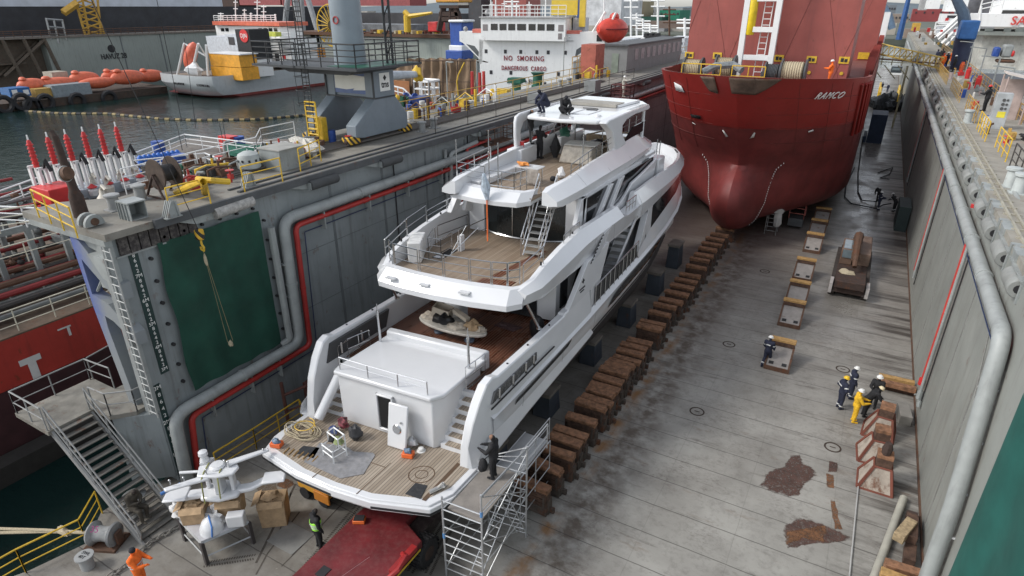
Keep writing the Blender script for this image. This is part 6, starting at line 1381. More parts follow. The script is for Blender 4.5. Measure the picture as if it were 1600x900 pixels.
# fly deck items
p=W_(-.1,25.9,10.3); t_=thing('work_table','folding work table with cloth and orange tools on the flybridge','table',tuple(p))
q=MB(); q.bb(p.x-.6,p.y-.35,p.z+.78,p.x+.7,p.y+.4,p.z+.82); q.obj('table_top',gel2,t_)
for dx,dy in ((-.5,-.3),(.6,-.3),(-.5,.3),(.6,.3)): q=MB(); q.tube((p.x+dx,p.y+dy,p.z),(p.x+dx,p.y+dy,p.z+.78),.03,n=6); q.obj('leg',ss,t_)
q=MB(); rows=[[(p.x+.1+.65*i/6,p.y-.38-.03*math.sin(i*2+j),p.z+.8-.75*j/6) for i in range(7)] for j in range(7)]; q.grid(rows); o=q.obj('draped_cloth',M('taupe_cloth',(.30,.27,.24),.85,var=.25,scale=5),solid=.015); tag(o,'taupe cloth hanging from the work table on the flybridge','cloth')
q=MB(); q.lump((p.x-.25,p.y,p.z+.88),(.3,.2,.12),6,.4); tag(q.obj('orange_tools',M('orange_tool_plastic',(.6,.22,.04),.5,var=.4,scale=10)),'heap of orange tools on the flybridge work table','tools')
p=W_(.9,27.3,10.31); q=MB(); q.lump((p.x,p.y,p.z+.2),(.22,.18,.35),4,.35); tag(q.obj('white_carrier_bag',M('thin_white_plastic',(.68,.68,.68),.4,var=.1)),'white plastic carrier bag on the teak by the fly ladder','bag')
q=MB(); p=W_(.75,26.8,10.31); q.lathe([(.14,0),(.16,.1),(.1,.2)],p,12); tag(q.obj('small_pot',blk),'small dark pot beside the white carrier bag','pot')
p=W_(.3,31.2,10.3); t_=thing('wrapped_console','table wrapped in translucent plastic with papers on top on the flybridge','console',tuple(p))
q=MB(); q.taper((p.x,p.y,p.z),(2.0,1.9),(1.6,1.5),.95); q.obj('wrapped_body',M('milky_plastic',(.42,.38,.32),.3,var=.35,scale=3),t_,bevel=.1)
q=MB(); q.box((p.x,p.y,p.z+.97),(1.7,1.3,.03),rz=.15); q.box((p.x-.3,p.y+.1,p.z+1.0),(.7,.5,.02),rz=-.3); q.obj('paper_sheets',M('paper_white',(.6,.6,.57),.8,var=.1),t_)
p=W_(.55,32.6,11.05); q=MB(); q.lump(tuple(p),(.55,.3,.2),5,.25); tag(q.obj('black_cover',jm[2]),'black crumpled cover lying behind the wrapped console','cover')
p=W_(-1.2,31.0,11.0); q=MB(); q.path([p,p+V((.05,-.1,-.6))],[.35,.12],8); q.path([p+V((0,0,0)),p+V((0,0,.7))],[.3,.02],8); tag(q.obj('black_bundle',blackc),'black bundled umbrella hanging beside the white bar','umbrella')
p=W_(-.95,31.6,11.6); q=MB(); q.lump(tuple(p),(.3,.2,.35),7,.35); tag(q.obj('green_cloth',green),'dark green cloth bundle hanging below the hardtop','cloth')
p=W_(-2.35,29.4,11.16); q=MB(); q.lathe([(.11,0),(.11,.25),(.13,.26),(.13,.3),(0,.3)],p,12); tag(q.obj('red_paint_can',red2),'small red can on the white box beside the standing person','can')
q=MB(); p=W_(-.4,32.6,12.9); q.path([p,p+V((.5,.1,0)),p+V((.9,0,.0)),p+V((1.0,-.4,0)),p+V((.4,-.45,0))],.025,5); tag(q.obj('black_hose',blk),'black hose loop on the hardtop behind the crouching people','hose')
# ---- radar mast assembly on a steel table
tb=thing('steel_table','rusty steel table with a white sheet top holding the radar mast','table',(-17.9,9.3,0))
P0=[V((-18.85,8.75,0)),V((-17.2,8.45,0)),V((-16.55,9.9,0)),V((-18.3,10.3,0))]
q=MB()
for p in P0: q.bb(p.x-.06,p.y-.06,0,p.x+.06,p.y+.06,1.02)
q.obj('legs',M('dark_steel_leg',(.09,.08,.08),.5,.4),tb)
q=MB()
for a_,b_ in zip(P0,P0[1:]+P0[:1]): q.tube(a_+up*.35,b_+up*.35,.035,n=4); q.tube(a_+up*1.0,b_+up*1.0,.05,n=4)
q.obj('table_frame',steel,tb)
q=MB(); q.prism([(p.x,p.y) for p in P0],'z',1.05,1.09); q.obj('table_top',M('stained_white_top',(.48,.48,.5),.5,var=.15,dust=.3),tb)
mc=V((-17.55,9.8,0))
rm=thing('radar_mast','white radar mast with winged platforms strapped on cardboard packing','radar mast',(mc.x,mc.y,1.6))
ang=R(38)
def rmT(): q=MB(); q.T=Matrix.Translation((mc.x,mc.y,0))@Matrix.Rotation(ang,4,'Z'); return q
q=rmT(); 
q.prism([(-.75,-.45),(.0,-.62),(.75,-.45),(.85,0),(.6,.5),(0,.65),(-.6,.5),(-.85,0)],'z',2.1,2.32); q.obj('lower_platform',gel,rm,bevel=.08)
q=rmT(); 
for s in (-1,1): q.prism([(s*.6,2.1),(s*1.3,2.2),(s*1.75,2.45),(s*2.5,2.5),(s*2.5,2.62),(s*1.7,2.6),(s*1.2,2.38),(s*.6,2.32)] if s>0 else [(s*.6,2.32),(s*1.2,2.3),(s*1.7,2.22),(s*2.1,2.2),(s*2.1,2.05),(s*1.6,2.0),(s*1.2,2.05),(s*.6,2.1)],'y',-.22,.22)
q.obj('wing_arms',gel,rm,bevel=.06)
q=rmT(); q.bb(-2.3,-.42,2.2,-1.35,.42,2.32); q.bb(1.75,-.35,2.62,2.7,.35,2.74); q.obj('wing_pads',gel,rm,bevel=.08)
q=rmT(); q.prism([(-.15,-.35),(.15,-.35),(.22,.1),(0,.3),(-.22,.1)],'z',2.32,3.3); q.prism([(.45,-.2),(.62,-.2),(.62,.2),(.45,.2)],'z',2.32,3.25); q.prism([(-.62,.1),(-.48,.1),(-.48,.35),(-.62,.35)],'z',2.32,3.2); q.obj('mast_legs',gel,rm,bevel=.04)
q=rmT(); q.prism([(-.7,-.35),(.1,-.5),(.75,-.4),(.9,0),(.7,.4),(-.2,.45),(-.8,.3)],'z',3.28,3.42); q.obj('upper_platform',gel,rm,bevel=.05)
q=rmT(); q.prism([(-1.9,-.75),(-1.75,-.95),(-.2,-.45),(-.2,-.05)],'z',3.2,3.32); q.prism([(.3,.3),(.5,.0),(2.0,.75),(1.9,.95)],'z',3.45,3.57); q.obj('upper_arms',gel,rm,bevel=.05)
q=rmT(); q.lathe([(.16,3.42),(.2,3.5),(.14,3.7),(.2,3.8),(.18,3.95),(.05,4.0)],(-.62,.55,0),14); q.lathe([(.3,3.42),(.33,3.47),(.25,3.55),(0,3.57)],(0,.15,0),16); q.prism([(-.8,.4),(-.4,.4),(-.3,.75),(-.8,.7)],'z',3.0,3.45); q.obj('radome',gel,rm)
q=rmT()
for x,y,h in ((.35,.05,.35),(.5,.0,.3),(-.3,-.3,.25),(1.75,.75,.2),(-1.6,-.7,.2),(-1.1,-.6,.2)): q.tube((x,y,3.42),(x,y,3.42+h),.025,n=6); q.sph((x,y,3.42+h),.05,8,6)
q.obj('antenna_stub',ss,rm)
q=rmT(); q.tube((-1.5,-.1,2.9),(-2.2,-.45,2.75),.075,n=10); q.obj('blue_tube',M('blue_tube',(.04,.16,.45),.5),rm)
q=rmT(); q.tube((-1.7,.5,3.0),(-.4,.3,3.1),.06,n=10); q.obj('white_tube',gel,rm)
q=rmT()
for x in (-.55,.1): q.path([(x,-.55,2.1),(x,-.56,2.35),(x+.05,-.5,3.3),(x+.1,-.2,3.46),(x+.15,.4,3.46)],.03,4)
q.obj('strap',M('olive_strap',(.3,.30,.1),.8),rm); rm.scale=(.84,)*3
cbd=M('cardboard',(0,0,0))
def crt(x,y,z,sx,sy,sz,rz,label,name='cardboard_box',m=cbd):
    t=thing(name,label,'cardboard box',(x,y,z)); q=MB(); q.T=Matrix.Translation((x,y,z))@Matrix.Rotation(rz,4,'Z'); q.taper((0,0,0),(sx*.92,sy*.92),(sx,sy),sz); q.obj('carton',m,t,bevel=.02)
    q=MB(); q.T=Matrix.Translation((x,y,z))@Matrix.Rotation(rz,4,'Z'); q.box((-sx*.55,0,sz+.03),(.3,sy*.9,.015),ry=R(-25)); q.box((0,-sy*.55,sz-.02),(sx*.9,.25,.015),rx=R(35)); q.lump((0,0,sz),(sx*.35,sy*.35,.14),int(abs(x)*10),.4,freq=2.5); q.obj('flaps',m,t); return t
crt(-18.25,9.05,1.09,.85,.65,.7,ang,'open brown cardboard box under the near wing of the radar mast')
crt(-17.4,9.9,1.09,.9,.65,.7,ang,'brown cardboard box beneath the centre of the radar mast')
crt(-16.7,11.1,.004,1.0,.8,1.15,ang,'stack of torn brown packing behind the steel table')
q=MB(); q.lathe([(.4,0),(.38,.18),(.28,.4),(.1,.52),(0,.54)],(-17.35,9.0,1.09),18); tag(q.obj('white_dome',gel),'white plastic dome with a blue strap on the steel table','dome')
q=MB(); q.path([(-17.0,8.75,1.12),(-17.05,8.85,1.45),(-17.35,9.0,1.66),(-17.7,9.2,1.42),(-17.75,9.25,1.12)],.03,6); tag(q.obj('blue_strap',M('blue_tube',(0,0,0))),'blue strap over the white dome on the steel table','strap')
q=MB(); q.box((-16.75,9.6,1.35),(.6,.35,.5),rz=ang); tag(q.obj('foam_block',M('white_foam',(.66,.66,.66),.8,var=.05),bevel=.04),'white foam block at the far end of the steel table','foam block')
q=MB(); q.lump((-18.95,8.85,1.35),(.28,.25,.3),4,.35,freq=2.5,flat=-.95); tag(q.obj('wrapped_bundle',M('thin_white_plastic',(0,0,0))),'white wrapped bundle hanging off the left end of the steel table','bundle')
q=MB(); q.lump((-17.6,9.3,1.2),(.5,.3,.35),14,.4,freq=2.4); tag(q.obj('bubble_wrap',M('clear_plastic_bag',(0,0,0))),'heap of clear bubble wrap between the cardboard boxes','bubble wrap')
q=MB(); q.bb(-16.2,10.2,.004,-14.9,11.3,.02); q.obj; tag(q.obj('floor_plate',M('loose_grey_plate',(.2,.2,.19),.6)),'thin grey plate lying on the floor right of the steel table','plate')
# ---- chain, bollards, rope, rails at the corner
ch=M('anchor_chain_grey',(.22,.21,.19),.7,rust=.4)
a=V((-19.65,6.4,.08)); b=V((-19.75,9.3,.08)); n=15
t_=thing('anchor_chain','heavy grey anchor chain lying from the stairs to the corner','chain',(-19.7,8,0))
for i in range(n):
    p=a.lerp(b,(i+.5)/n)+V((.1*math.sin(i*.6),0,0)); q=MB(); L=.135
    pts=[]
    for k in range(14):
        an=6.2832*k/14; yy=(L*.55 if math.sin(an)>0 else -L*.55)+.075*math.sin(an); xx=.075*math.cos(an); pts.append((p.x+(xx if i%2 else 0),p.y+yy,p.z+(0 if i%2 else xx)))
    q.path(pts,.026,6,True); q.obj('chain_link',ch,t_)
q=MB(); q.lathe([(.22,0),(.22,.45),(.3,.5),(.3,.56),(.02,.57)],(-20.75,6.3,0),20); bo=tag(q.obj('bollard',M('bollard_grey',(.27,.28,.28),.6,rust=.2,dust=.2)),'small round bollard with black lettering on top near the bottom left corner','bollard')
text('SWL\n40T',(-20.75,6.3,.575),(.95,.2,0),(-.2,.95,0),.17,blk,bo,'lettering',.003)
t_=thing('roller_fairlead','grey roller fairlead marked with purple numbers at the floor corner','fairlead',(-21.3,7.2,0)); fg=M('bollard_grey',(0,0,0))
q=MB(); q.T=Matrix.Translation((-21.25,7.25,0))@Matrix.Rotation(R(25),4,'Z'); q.lathe([(.0,-.45),(.42,-.45),(.45,-.38),(.3,-.25),(.26,0),(.3,.25),(.45,.38),(.42,.45),(0,.45)],(0,0,.45),20,'x'); q.obj('roller',fg,t_)
q=MB(); q.T=Matrix.Translation((-21.25,7.25,0))@Matrix.Rotation(R(25),4,'Z'); q.bb(-.6,-.45,0,.6,.45,.1); q.bb(-.6,-.15,0,-.5,.15,.6); q.bb(.5,-.15,0,.6,.15,.6); q.obj('fairlead_base',rusty,t_)
text('35',(-21.25,7.02,.86),(.9,.42,0),(-.3,.6,.75),.32,M('purple_paint',(.22,.02,.12),.6,var=0),t_,'lettering',.004)
q=MB(); q.lathe([(.32,0),(.3,.75),(.42,.8),(.42,.95),(.3,1.0),(0,1.0)],(-21.6,8.7,0),20); tag(q.obj('bollard',fg),'grey bollard partly hidden behind the foot of the stairs','bollard')
q=MB(); 
for dz,dx in ((0,0),(.12,.15)):
    q.path([(-29,4.2+dx*2,-.6+dz),(-26,5.2+dx,-.1+dz),(-23.4,6.3,.32+dz*.6),(-21.7,7.0,.5)],.06,7)
q.lump((-22.7,6.6,.42),(.35,.14,.12),3,.3,flat=-1); tag(q.obj('mooring_rope',rope_m),'pale mooring ropes running out over the water from the roller fairlead','rope')
q=MB(); q.rail([(-22.6,3.2,0),(-22.4,5.1,0),(-21.95,6.9,0),(-22.9,8.0,0)],1.1,3,.03,1.3); tag(q.obj('yellow_railing',yel),'yellow railing along the water edge at the bottom left corner','railing')
q=MB(); q.rail([(-20.9,11.7,0),(-20.8,13.6,0),(-20.75,16.2,0)],1.1,3,.03,1.3); q.tube((-20.75,16.2,1.1),(-20.3,16.3,0),.03); tag(q.obj('yellow_railing',yel),'yellow railing on the floor between the red pipe and the yacht','railing')
q=MB(); q.tube((-21.0,15.6,.1),(-21.0,15.6,2.3),.08,n=6); q.tube((-21.0,15.6,1.6),(-19.6,17.2,2.2),.07,n=6); q.tube((-20.2,16.5,.1),(-20.2,16.5,2.2),.07,n=6); q.tube((-21.0,15.6,.7),(-19.6,17.2,1.2),.05,n=6); q.bb(-21.3,17,0,-19.5,19,1.4); tag(q.obj('rusty_shore',M('shore_red_brown',(.10,.04,.03),.8,rust=.5)),'dark rusty steel shoring frame beside the yacht port quarter','frame')
# tyre tracks: thin stains
tm=M('tyre_mark',(.07,.06,.05),.85,var=.4,scale=3)
def line(pts,wd,name='tyre_mark'):
    q=MB(); P=[az_(x,y,0) for x,y in pts]
    for i,(a,b) in enumerate(zip(P,P[1:])):
        dd=(b-a).normalized(); nn=V((-dd.y,dd.x,0))*wd/2; q.add([a+nn+up*.005,a-nn+up*.005,b-nn+up*.005,b+nn+up*.005],[(0,1,2,3)])
    struct(q.obj(name,tm,smooth=0))
line([(400,880),(437,805),(462,756)],.09); line([(468,800),(418,865),(400,898)],.06); line([(560,760),(480,845),(440,885)],.05); line([(455,770),(437,830)],.05)
def treads(x0,y0,x1,y1,n):
    q=MB(); a=az_(x0,y0,0); b=az_(x1,y1,0); dd=(b-a).normalized(); nn=V((-dd.y,dd.x,0))
    for i in range(n):
        p=a.lerp(b,i/n)
        for s in (-1,1): q.box(p+nn*s*.09+dd*(.03 if s>0 else 0)+up*.005,(.1,.045,.003),rz=math.atan2(dd.y,dd.x)+1.2*s)
    struct(q.obj('tyre_mark',tm,smooth=0))
treads(690,815,640,895,34); treads(705,822,668,898,34); treads(572,775,470,895,46); treads(320,882,400,870,20)
# ================= LEFT WING DECK =================
DZ=11.0
def D_(px,py): return az_(px,py,DZ)
def bollard(x,y,z,label,r=.28,h=.75,m=None,grp=None):
    q=MB(); q.lathe([(r*.95,0),(r*.9,h*.8),(r*1.25,h*.86),(r*1.25,h*.97),(r,h),(0,h)],(0,0,0),18); q.box((0,0,.02),(r*2.6,r*2.6,.04)); o=q.obj('bollard',m or fg); o.location=(x,y,z); return tag(o,label,'bollard',grp)
G='mooring bollards on the left wing deck'
for px,py,lb in ((180,328,'grey bollard beside the open box stand near the deck corner'),(221,312,'grey bollard just behind the open box stand near the deck corner'),(660,206,'grey bollard left of the pair beyond the crane leg'),(678,200,'grey bollard right of the pair beyond the crane leg'),(875,135,'grey bollard left of the far pair above the flybridge'),(889,132,'grey bollard right of the far pair above the flybridge')):
    p=D_(px,py); bollard(p.x,p.y,DZ,lb,.22,.62,None,G)
t_=thing('cable_chute','open grey box frame with ribbed sides at the left wing deck corner','box frame',(-22.5,11.9,DZ))
q=MB(); q.bb(-23.1,11.45,DZ,-22.0,11.5,DZ+1.0);q.bb(-23.1,12.4,DZ,-22.0,12.45,DZ+1.0); q.bb(-23.15,11.4,DZ+1.0,-21.95,12.5,DZ+1.08); q.bb(-23.15,11.4,DZ,-23.1,12.5,DZ+1.0); q.bb(-23.1,11.5,DZ+.0,-22.0,12.4,DZ+.06)
for x in (-22.9,-22.6,-22.3): q.bb(x,11.38,DZ,x+.05,11.45,DZ+1.0)
q.obj('box_frame',lgrey,t_); t_.scale=(.62,.62,.62)
for px,py,lb in ((270,340,'ribbed grey wedge bracket at the deck edge near the green curtain'),(390,292,'plain grey wedge bracket at the deck edge above the pipe bend')):
    p=D_(px,py); q=MB(); 
    for k in range(4): q.prism([(-.25,0),(.28,0),(.2,.6),(.03,.6)],'x',k*.1-.3,k*.1-.25)
    q.bb(-.3,-.3,.004,.12,.32,.04); q.prism([(.2,0),(.28,0),(.2,.6),(.14,.6)],'x',-.3,.1); o=q.obj('wedge_bracket',lgrey); o.location=p; tag(o,lb,'bracket','wedge brackets at the left wing deck edge')
# tall rusty mooring post with sheave
p=D_(128,338); t_=thing('mooring_post','tall dark rusty bent post with a side sheave at the left deck corner','mooring post',tuple(p))
q=MB(); q.path([p,p+V((0,0,.9)),p+V((-.02,0,1.2)),p+V((-.15,0,2.2)),p+V((-.3,0,3.4))],[.36,.34,.22,.19,.16],12); q.tube(p+V((-.3,0,3.3)),p+V((-.5,0,3.55)),.14,n=8); q.obj('post',rustd,t_)
q=MB(); q.tube(p+V((.1,-.2,1.9)),p+V((.55,-.25,2.0)),.3,.26,n=14); q.obj('sheave',rusty,t_); q=MB(); q.lathe([(.02,-.05),(.34,-.05),(.34,.05),(.02,.05)],p+V((.08,-.2,1.9)),16,'x'); q.obj('sheave_plate',lgrey,t_); t_.scale=(.7,.7,.85)
p=D_(142,352); t_=thing('roller_fairlead','grey double roller fairlead at the foot of the rusty post','fairlead',tuple(p))
q=MB()
for dx in (-.2,.35): q.rings([[p+V((dx+w_,.45*math.cos(a_),.08+.5*max(0,math.sin(a_)))) for a_ in [math.pi*k/8 for k in range(9)]]+[p+V((dx+w_,-.3,.05)),p+V((dx+w_,.3,.05))] for w_ in (-.09,.09)])
q.obj('roller_guard',lgrey,t_); t_.scale=(.75,)*3; q=MB(); q.tube(p+V((-.3,0,.25)),p+V((.5,0,.25)),.18,n=12); q.obj('roller',rusty,t_)
# big cable reel
p=D_(262,305); t_=thing('cable_reel','large rusty brown cable reel on a frame near the left deck corner','cable reel',tuple(p))
q=MB(); c=p+V((0,.1,1.25)); 
for s in (-.5,.5): q.lathe([(.05,s-.04),(.85,s-.04),(.88,s),(.85,s+.04),(.05,s+.04)],c,28,'y')
q.obj('reel_flange',M('reel_brown',(.06,.042,.032),.85,rust=.5,var=.3,scale=5),t_); q=MB(); q.lathe([(.45,-.5),(.47,0),(.45,.5)],c,20,'y'); q.obj('reel_core',blk,t_)
q=MB()
for y in (-.7,.7): q.tube(p+V((-.8,y,0)),c+V((0,y,0)),.07,n=6); q.tube(p+V((.8,y,0)),c+V((0,y,0)),.07,n=6); q.tube(p+V((-.8,y,.05)),p+V((.8,y,.05)),.06,n=6)
q.tube(c+V((0,-.75,0)),c+V((0,.75,0)),.07,n=8); q.obj('reel_stand',rustd,t_); t_.scale=(.72,)*3
# railings on the left deck
def yr(pts,label,m=yel,h=1.05,nr=3,sp=1.4,z=DZ,nm='yellow_railing',r=.028,cat='railing'):
    q=MB(); q.rail([(az_(x,y,z)) for x,y in pts],h,nr,r,sp); return tag(q.obj(nm,m),label,cat)
yr([(62,340),(122,372)],'yellow railing at the very corner of the left wing deck')
yr([(268,338),(330,320)],'yellow railing beside the rusty cable reel')
yr([(383,300),(442,284)],'yellow railing in front of the grey deck locker')
yr([(470,268),(502,252)],'yellow railing between the grey locker and the crane')
wire=M('dark_rail_post',(.05,.045,.04),.7)
q=MB(); q.rail([(-22.55,30.5,DZ),(-22.55,66,DZ)],1.05,2,.025,3.4); tag(q.obj('wire_railing',wire),'dark thin post and wire railing along the inner edge beyond the crane','railing')
q=MB(); q.rail([(-25.8,13.6,DZ),(-26.5,20.8,DZ),(-28.3,22.6,DZ),(-28.4,25,DZ)],1.05,3,.025,1.7); tag(q.obj('white_railing',white),'white railing along the outboard edge before the crane','railing')
q=MB(); q.rail([(-25.3,31.2,DZ),(-25.5,66,DZ)],1.05,2,.025,2.4); tag(q.obj('yellow_railing',yel),'yellow railing running down the left wing deck beyond the crane','railing')
q=MB(); q.rail([(-28.2,32,DZ),(-28.2,110,DZ)],1.05,2,.03,3); tag(q.obj('yellow_railing',M('worn_yellow_paint',(.42,.27,.07),.7,rust=.5)),'worn yellow railing along the far outboard edge of the left wing deck','railing')
p=D_(440,262); t_=thing('deck_locker','square grey deck locker with a white rope heap on top behind yellow rails','locker',tuple(p)); q=MB(); q.bb(p.x-.7,p.y-.6,DZ,p.x+.7,p.y+.9,DZ+.95); q.obj('locker_body',lgrey,t_,bevel=.02); q=MB(); q.bb(p.x-.75,p.y-.65,DZ+.95,p.x+.75,p.y+.95,DZ+1.0); q.obj('lid',M('locker_lid',(.3,.3,.28),.7,dust=.4),t_)
p=D_(478,243); q=MB(); q.lump((p.x,p.y,DZ+.35),(1.0,.5,.5),11,.4,freq=3,flat=-.7); tag(q.obj('rope_heap',M('white_rope_pile',(.55,.53,.48),.9,var=.3,scale=14,bump=.6)),'heap of dirty white rope lying beside the crane foot','rope')
p=D_(392,268); t_=thing('vent_dome','round pale grey vent house with small dark ports on the left wing deck','vent',tuple(p)); q=MB(); q.lathe([(.62,.25),(.66,.3),(.66,.95),(.6,1.1),(.3,1.25),(.05,1.3),(0,1.45)],p,20); q.obj('dome_shell',M('vent_pale_grey',(.40,.43,.42),.5,rust=.1),t_); q=MB(); q.lathe([(.4,0),(.45,.25)],p,16); q.obj('neck',dgreyD,t_); t_.scale=(.75,)*3
q=MB()
for k in range(10): an=6.2832*k/10; q.box(p+V((.66*math.cos(an),.66*math.sin(an),.75)),(.05,.13,.15),rz=an)
q.obj('port',blk,t_)
# clutter of valves, drums and pipes on the wing deck
rng=random.Random(11)
cl=[('valve_stand',redp,'red valve stand'),('drum',bluep,'blue drum'),('pipe_stub',lgrey,'grey pipe stub'),('gear_box',rusty,'rusty gear box'),('paint_drum',M('white_drum',(.6,.6,.58),.5),'white drum')]
def clutter(kind,x,y,z,s=1):
    q=MB()
    if kind==0: q.tube((0,0,0),(0,0,.7*s),.06,n=6); q.lathe([(.02,0),(.25,0),(.25,.04),(.02,.04)],(0,0,.7*s),12); q.box((0,0,.35),(.25,.25,.3))
    elif kind in(1,4): q.lathe([(.28,0),(.29,.28),(.27,.3),(.29,.32),(.29,.6),(.27,.62),(.29,.64),(.28,.88),(.05,.89)],(0,0,0),14)
    elif kind==2: q.path([(0,0,0),(0,0,.55*s),(.12,0,.75*s),(.5,0,.75*s)],.1,8); q.lathe([(.16,0),(.16,.05)],(0,0,0),10)
    else: q.box((0,0,.3),(.8,.5,.5)); q.tube((-.5,0,.35),(.5,0,.35),.16,n=10); q.box((.2,.2,.65),(.25,.2,.3))
    o=q.obj(cl[kind][0],cl[kind][1]); o.location=(x,y,z); o.scale=(.75,)*3; o.rotation_euler=(0,0,rng.uniform(0,3)); return o
items=[(345,262,0,'beside the cable reel'),(362,285,0,'behind the yellow rail by the reel'),(330,275,2,'between the reel and the vent house'),(300,262,3,'behind the cable reel'),(352,240,2,'left of the vent house'),(418,248,3,'right of the vent house'),(640,178,1,'just beyond the crane leg'),(660,172,4,'beyond the crane near the blue drum'),(690,180,3,'left of the pair of wire posts'),(705,170,0,'near the striped foot beyond the crane'),(730,172,2,'by the yellow rail beyond the crane'),(620,170,3,'right behind the crane leg'),(760,158,3,'in front of the white tanker house'),(800,150,2,'below the tanker safety lettering'),(905,122,3,'by the far pair of bollards'),(930,118,0,'red one near the far grey cabin'),(520,222,1,'under the crane portal'),(545,228,0,'under the crane near the yellow ladder'),(500,232,3,'at the crane left foot'),(575,218,0,'under the crane near its right foot'),(310,290,2,'in front of the reel, near the rail')]
for px,py,k,wh in items:
    p=D_(px,py); tag(clutter(k,p.x,p.y,DZ),cl[k][2]+' on the left wing deck '+wh,cl[k][2].split()[-1] if k!=0 else 'valve')
for k in range(42):
    y=30.5+k*.95+rng.uniform(-.4,.4); x=rng.uniform(-28.2,-25.8); kd=[0,2,3,4,1,2][k%6]
    if 45<y<62: continue
    o=clutter(kd,x,y,DZ); o.data.materials[0]=[lgrey,redp,rusty,M('white_drum',(0,0,0)),yel,bluep,blk][k%7]
    tag(o,'small deck fitting among the crowded gear on the left wing deck beyond the crane',['valve','drum','pipe','gear','drum'][kd],'crowded small gear on the left wing deck')
for k in range(30):
    px=rng.uniform(285,470); py=300-(px-285)*.28+rng.uniform(-16,2); p=D_(px,py)
    if p.x<-26.3: continue
    q=MB(); L=rng.uniform(.6,1.8); q.path([(0,0,.1),(0,0,.5),(.1,L*.3,.6),(0,L,.45),(0,L,.0)],rng.uniform(.03,.07),5); q.box((.1,L*.5,.25),(.35,.3,.5)); q.tube((-.2,L*.6,0),(-.2,L*.6,.8),.05,n=6); o=q.obj('pipe_manifold',[rusty,white,dgreyD,lgrey,yel,redp][k%6]); o.location=p; tag(o,'small pipe manifold in the clutter between the cable reel and the crane','pipe','small pipe manifolds between the cable reel and crane')
for k in range(12):
    y=31+k*3
    if 45<y<62: continue
    q=MB(); q.path([(-26,y,DZ),(-26,y,DZ+.8),(-26.9,y+.4,DZ+1.1),(-27.8,y+.2,DZ+.4),(-27.9,y,DZ)],.05,5); q.tube((-26.4,y+1,DZ),(-26.4,y+1,DZ+1.3),.12,n=6); q.box((-27.2,y+.6,DZ+.3),(.6,.5,.6)); tag(q.obj('pipe_hoop',[white,rusty,lgrey,yel][k%4]),'bent pipe with valve box among the gear on the left wing deck beyond the crane','pipe','bent pipes on the left wing deck beyond the crane')
q=MB()
for k in range(7): q.path([(-24.2-k*.18,16,DZ+.12+.05*(k%2)),(-24.4-k*.2,24,DZ+.12),(-24.3-k*.2,34,DZ+.12),(-24.2-k*.18,62,DZ+.12)],.05+.015*(k%3),5)
tag(q.obj('deck_pipes',M('deck_pipe_brown_grey',(.11,.10,.09),.7,rust=.4)),'bundle of thin pipes running along the left wing deck','pipes')
# ---- crane on the left wing
cg=M('crane_blue_grey',(.17,.205,.235),.5,var=.08,streak=.12); cgd=M('crane_dark_steel',(.04,.045,.05),.6)  # second paint: one dark steel for flanges, platform and slew collar
cr_=thing('dock_crane','blue grey portal dock crane with a round tower, black platform and small logo plate','crane',(-26,27.8,DZ))
CX0,CX1=-27.9,-24.2
for x0,x1 in ((CX0,CX0+.7),(CX1-.7,CX1)):
    q=MB(); q.prism([(27.3,14.9),(27.3,13.3),(25.5,12.05),(25.5,11.45),(26.1,11.35),(29.8,11.35),(30.0,11.6),(30.0,12.2),(29.0,13.3),(29.0,14.9)],'x',x0,x1); q.obj('portal_leg',cg,cr_,bevel=.03)
q=MB(); q.bb(CX0+.7,27.4,13.35,CX1-.7,28.9,14.88); q.obj('portal_beam',cg,cr_)
q=MB(); q.bb(CX0+.0,27.25,13.28,CX1+.03,27.4,13.36); q.bb(CX0,27.2,14.82,CX1+.03,27.35,14.92); q.bb(CX1,27.3,13.28,CX1+.05,29.0,13.36); q.bb(CX0+.02,27.24,13.36,CX0+.12,27.3,14.82);q.bb(CX1-.12,27.24,13.36,CX1-.02,27.3,14.82); q.obj('flange',cgd,cr_,smooth=0)
q=MB(); q.bb(CX0+.5,27.33,13.5,CX1-.45,27.38,14.72); q.obj('sign_board',M('sign_blue',(.10,.15,.30),.5,var=.15),cr_,smooth=0)
q=MB(); q.prism([(CX0+.75,13.75),(CX0+1.6,13.7),(CX0+2.2,13.78),(CX1-1.6,13.68),(CX1-.7,13.72),(CX1-.68,14.45),(CX1-1.5,14.5),(CX0+.78,14.52)],'y',27.30,27.332); q.obj('painted_over_patch',M('blank_white_patch',(.68,.68,.62),.6,var=.06),cr_,smooth=0)
q=MB(); q.bb(CX1+.002,27.75,13.65,CX1+.02,28.6,14.62); q.obj('logo_plate',wlet,cr_,smooth=0)
text('tms',(CX1+.025,28.18,14.0),(0,1,0),(0,0,1),.5,blk,cr_,'lettering',.004,sx=.85,bold=.012)
q=MB(); q.prism([(28.18,14.2),(28.32,14.36),(28.18,14.52),(28.04,14.36)],'x',CX1+.02,CX1+.03); q.obj('logo_drop',blk,cr_,smooth=0)
q=MB()
for y in (25.3,29.9):
    for x in (CX0+.35,CX1-.35): q.bb(x-.3,y-.3,DZ+.1,x+.3,y+.55,DZ+.5); 
bg=bpy.data.materials.new('hazard_stripes'); bg.use_nodes=True; t=bg.node_tree; b=t.nodes['Principled BSDF']; g=nd(t,'ShaderNodeNewGeometry').outputs['Position']; s_=nd(t,'ShaderNodeSeparateXYZ'); t.links.new(g,s_.inputs[0])
f=mth(t,'FRACT',mth(t,'MULTIPLY',mth(t,'ADD',mth(t,'ADD',s_.outputs[1],s_.outputs[0]),s_.outputs[2]),2.6)); t.links.new(mixc(t,mth(t,'GREATER_THAN',f,.5),(.6,.36,.03),(.02,.02,.02)),b.inputs['Base Color']); b.inputs['Roughness'].default_value=.6
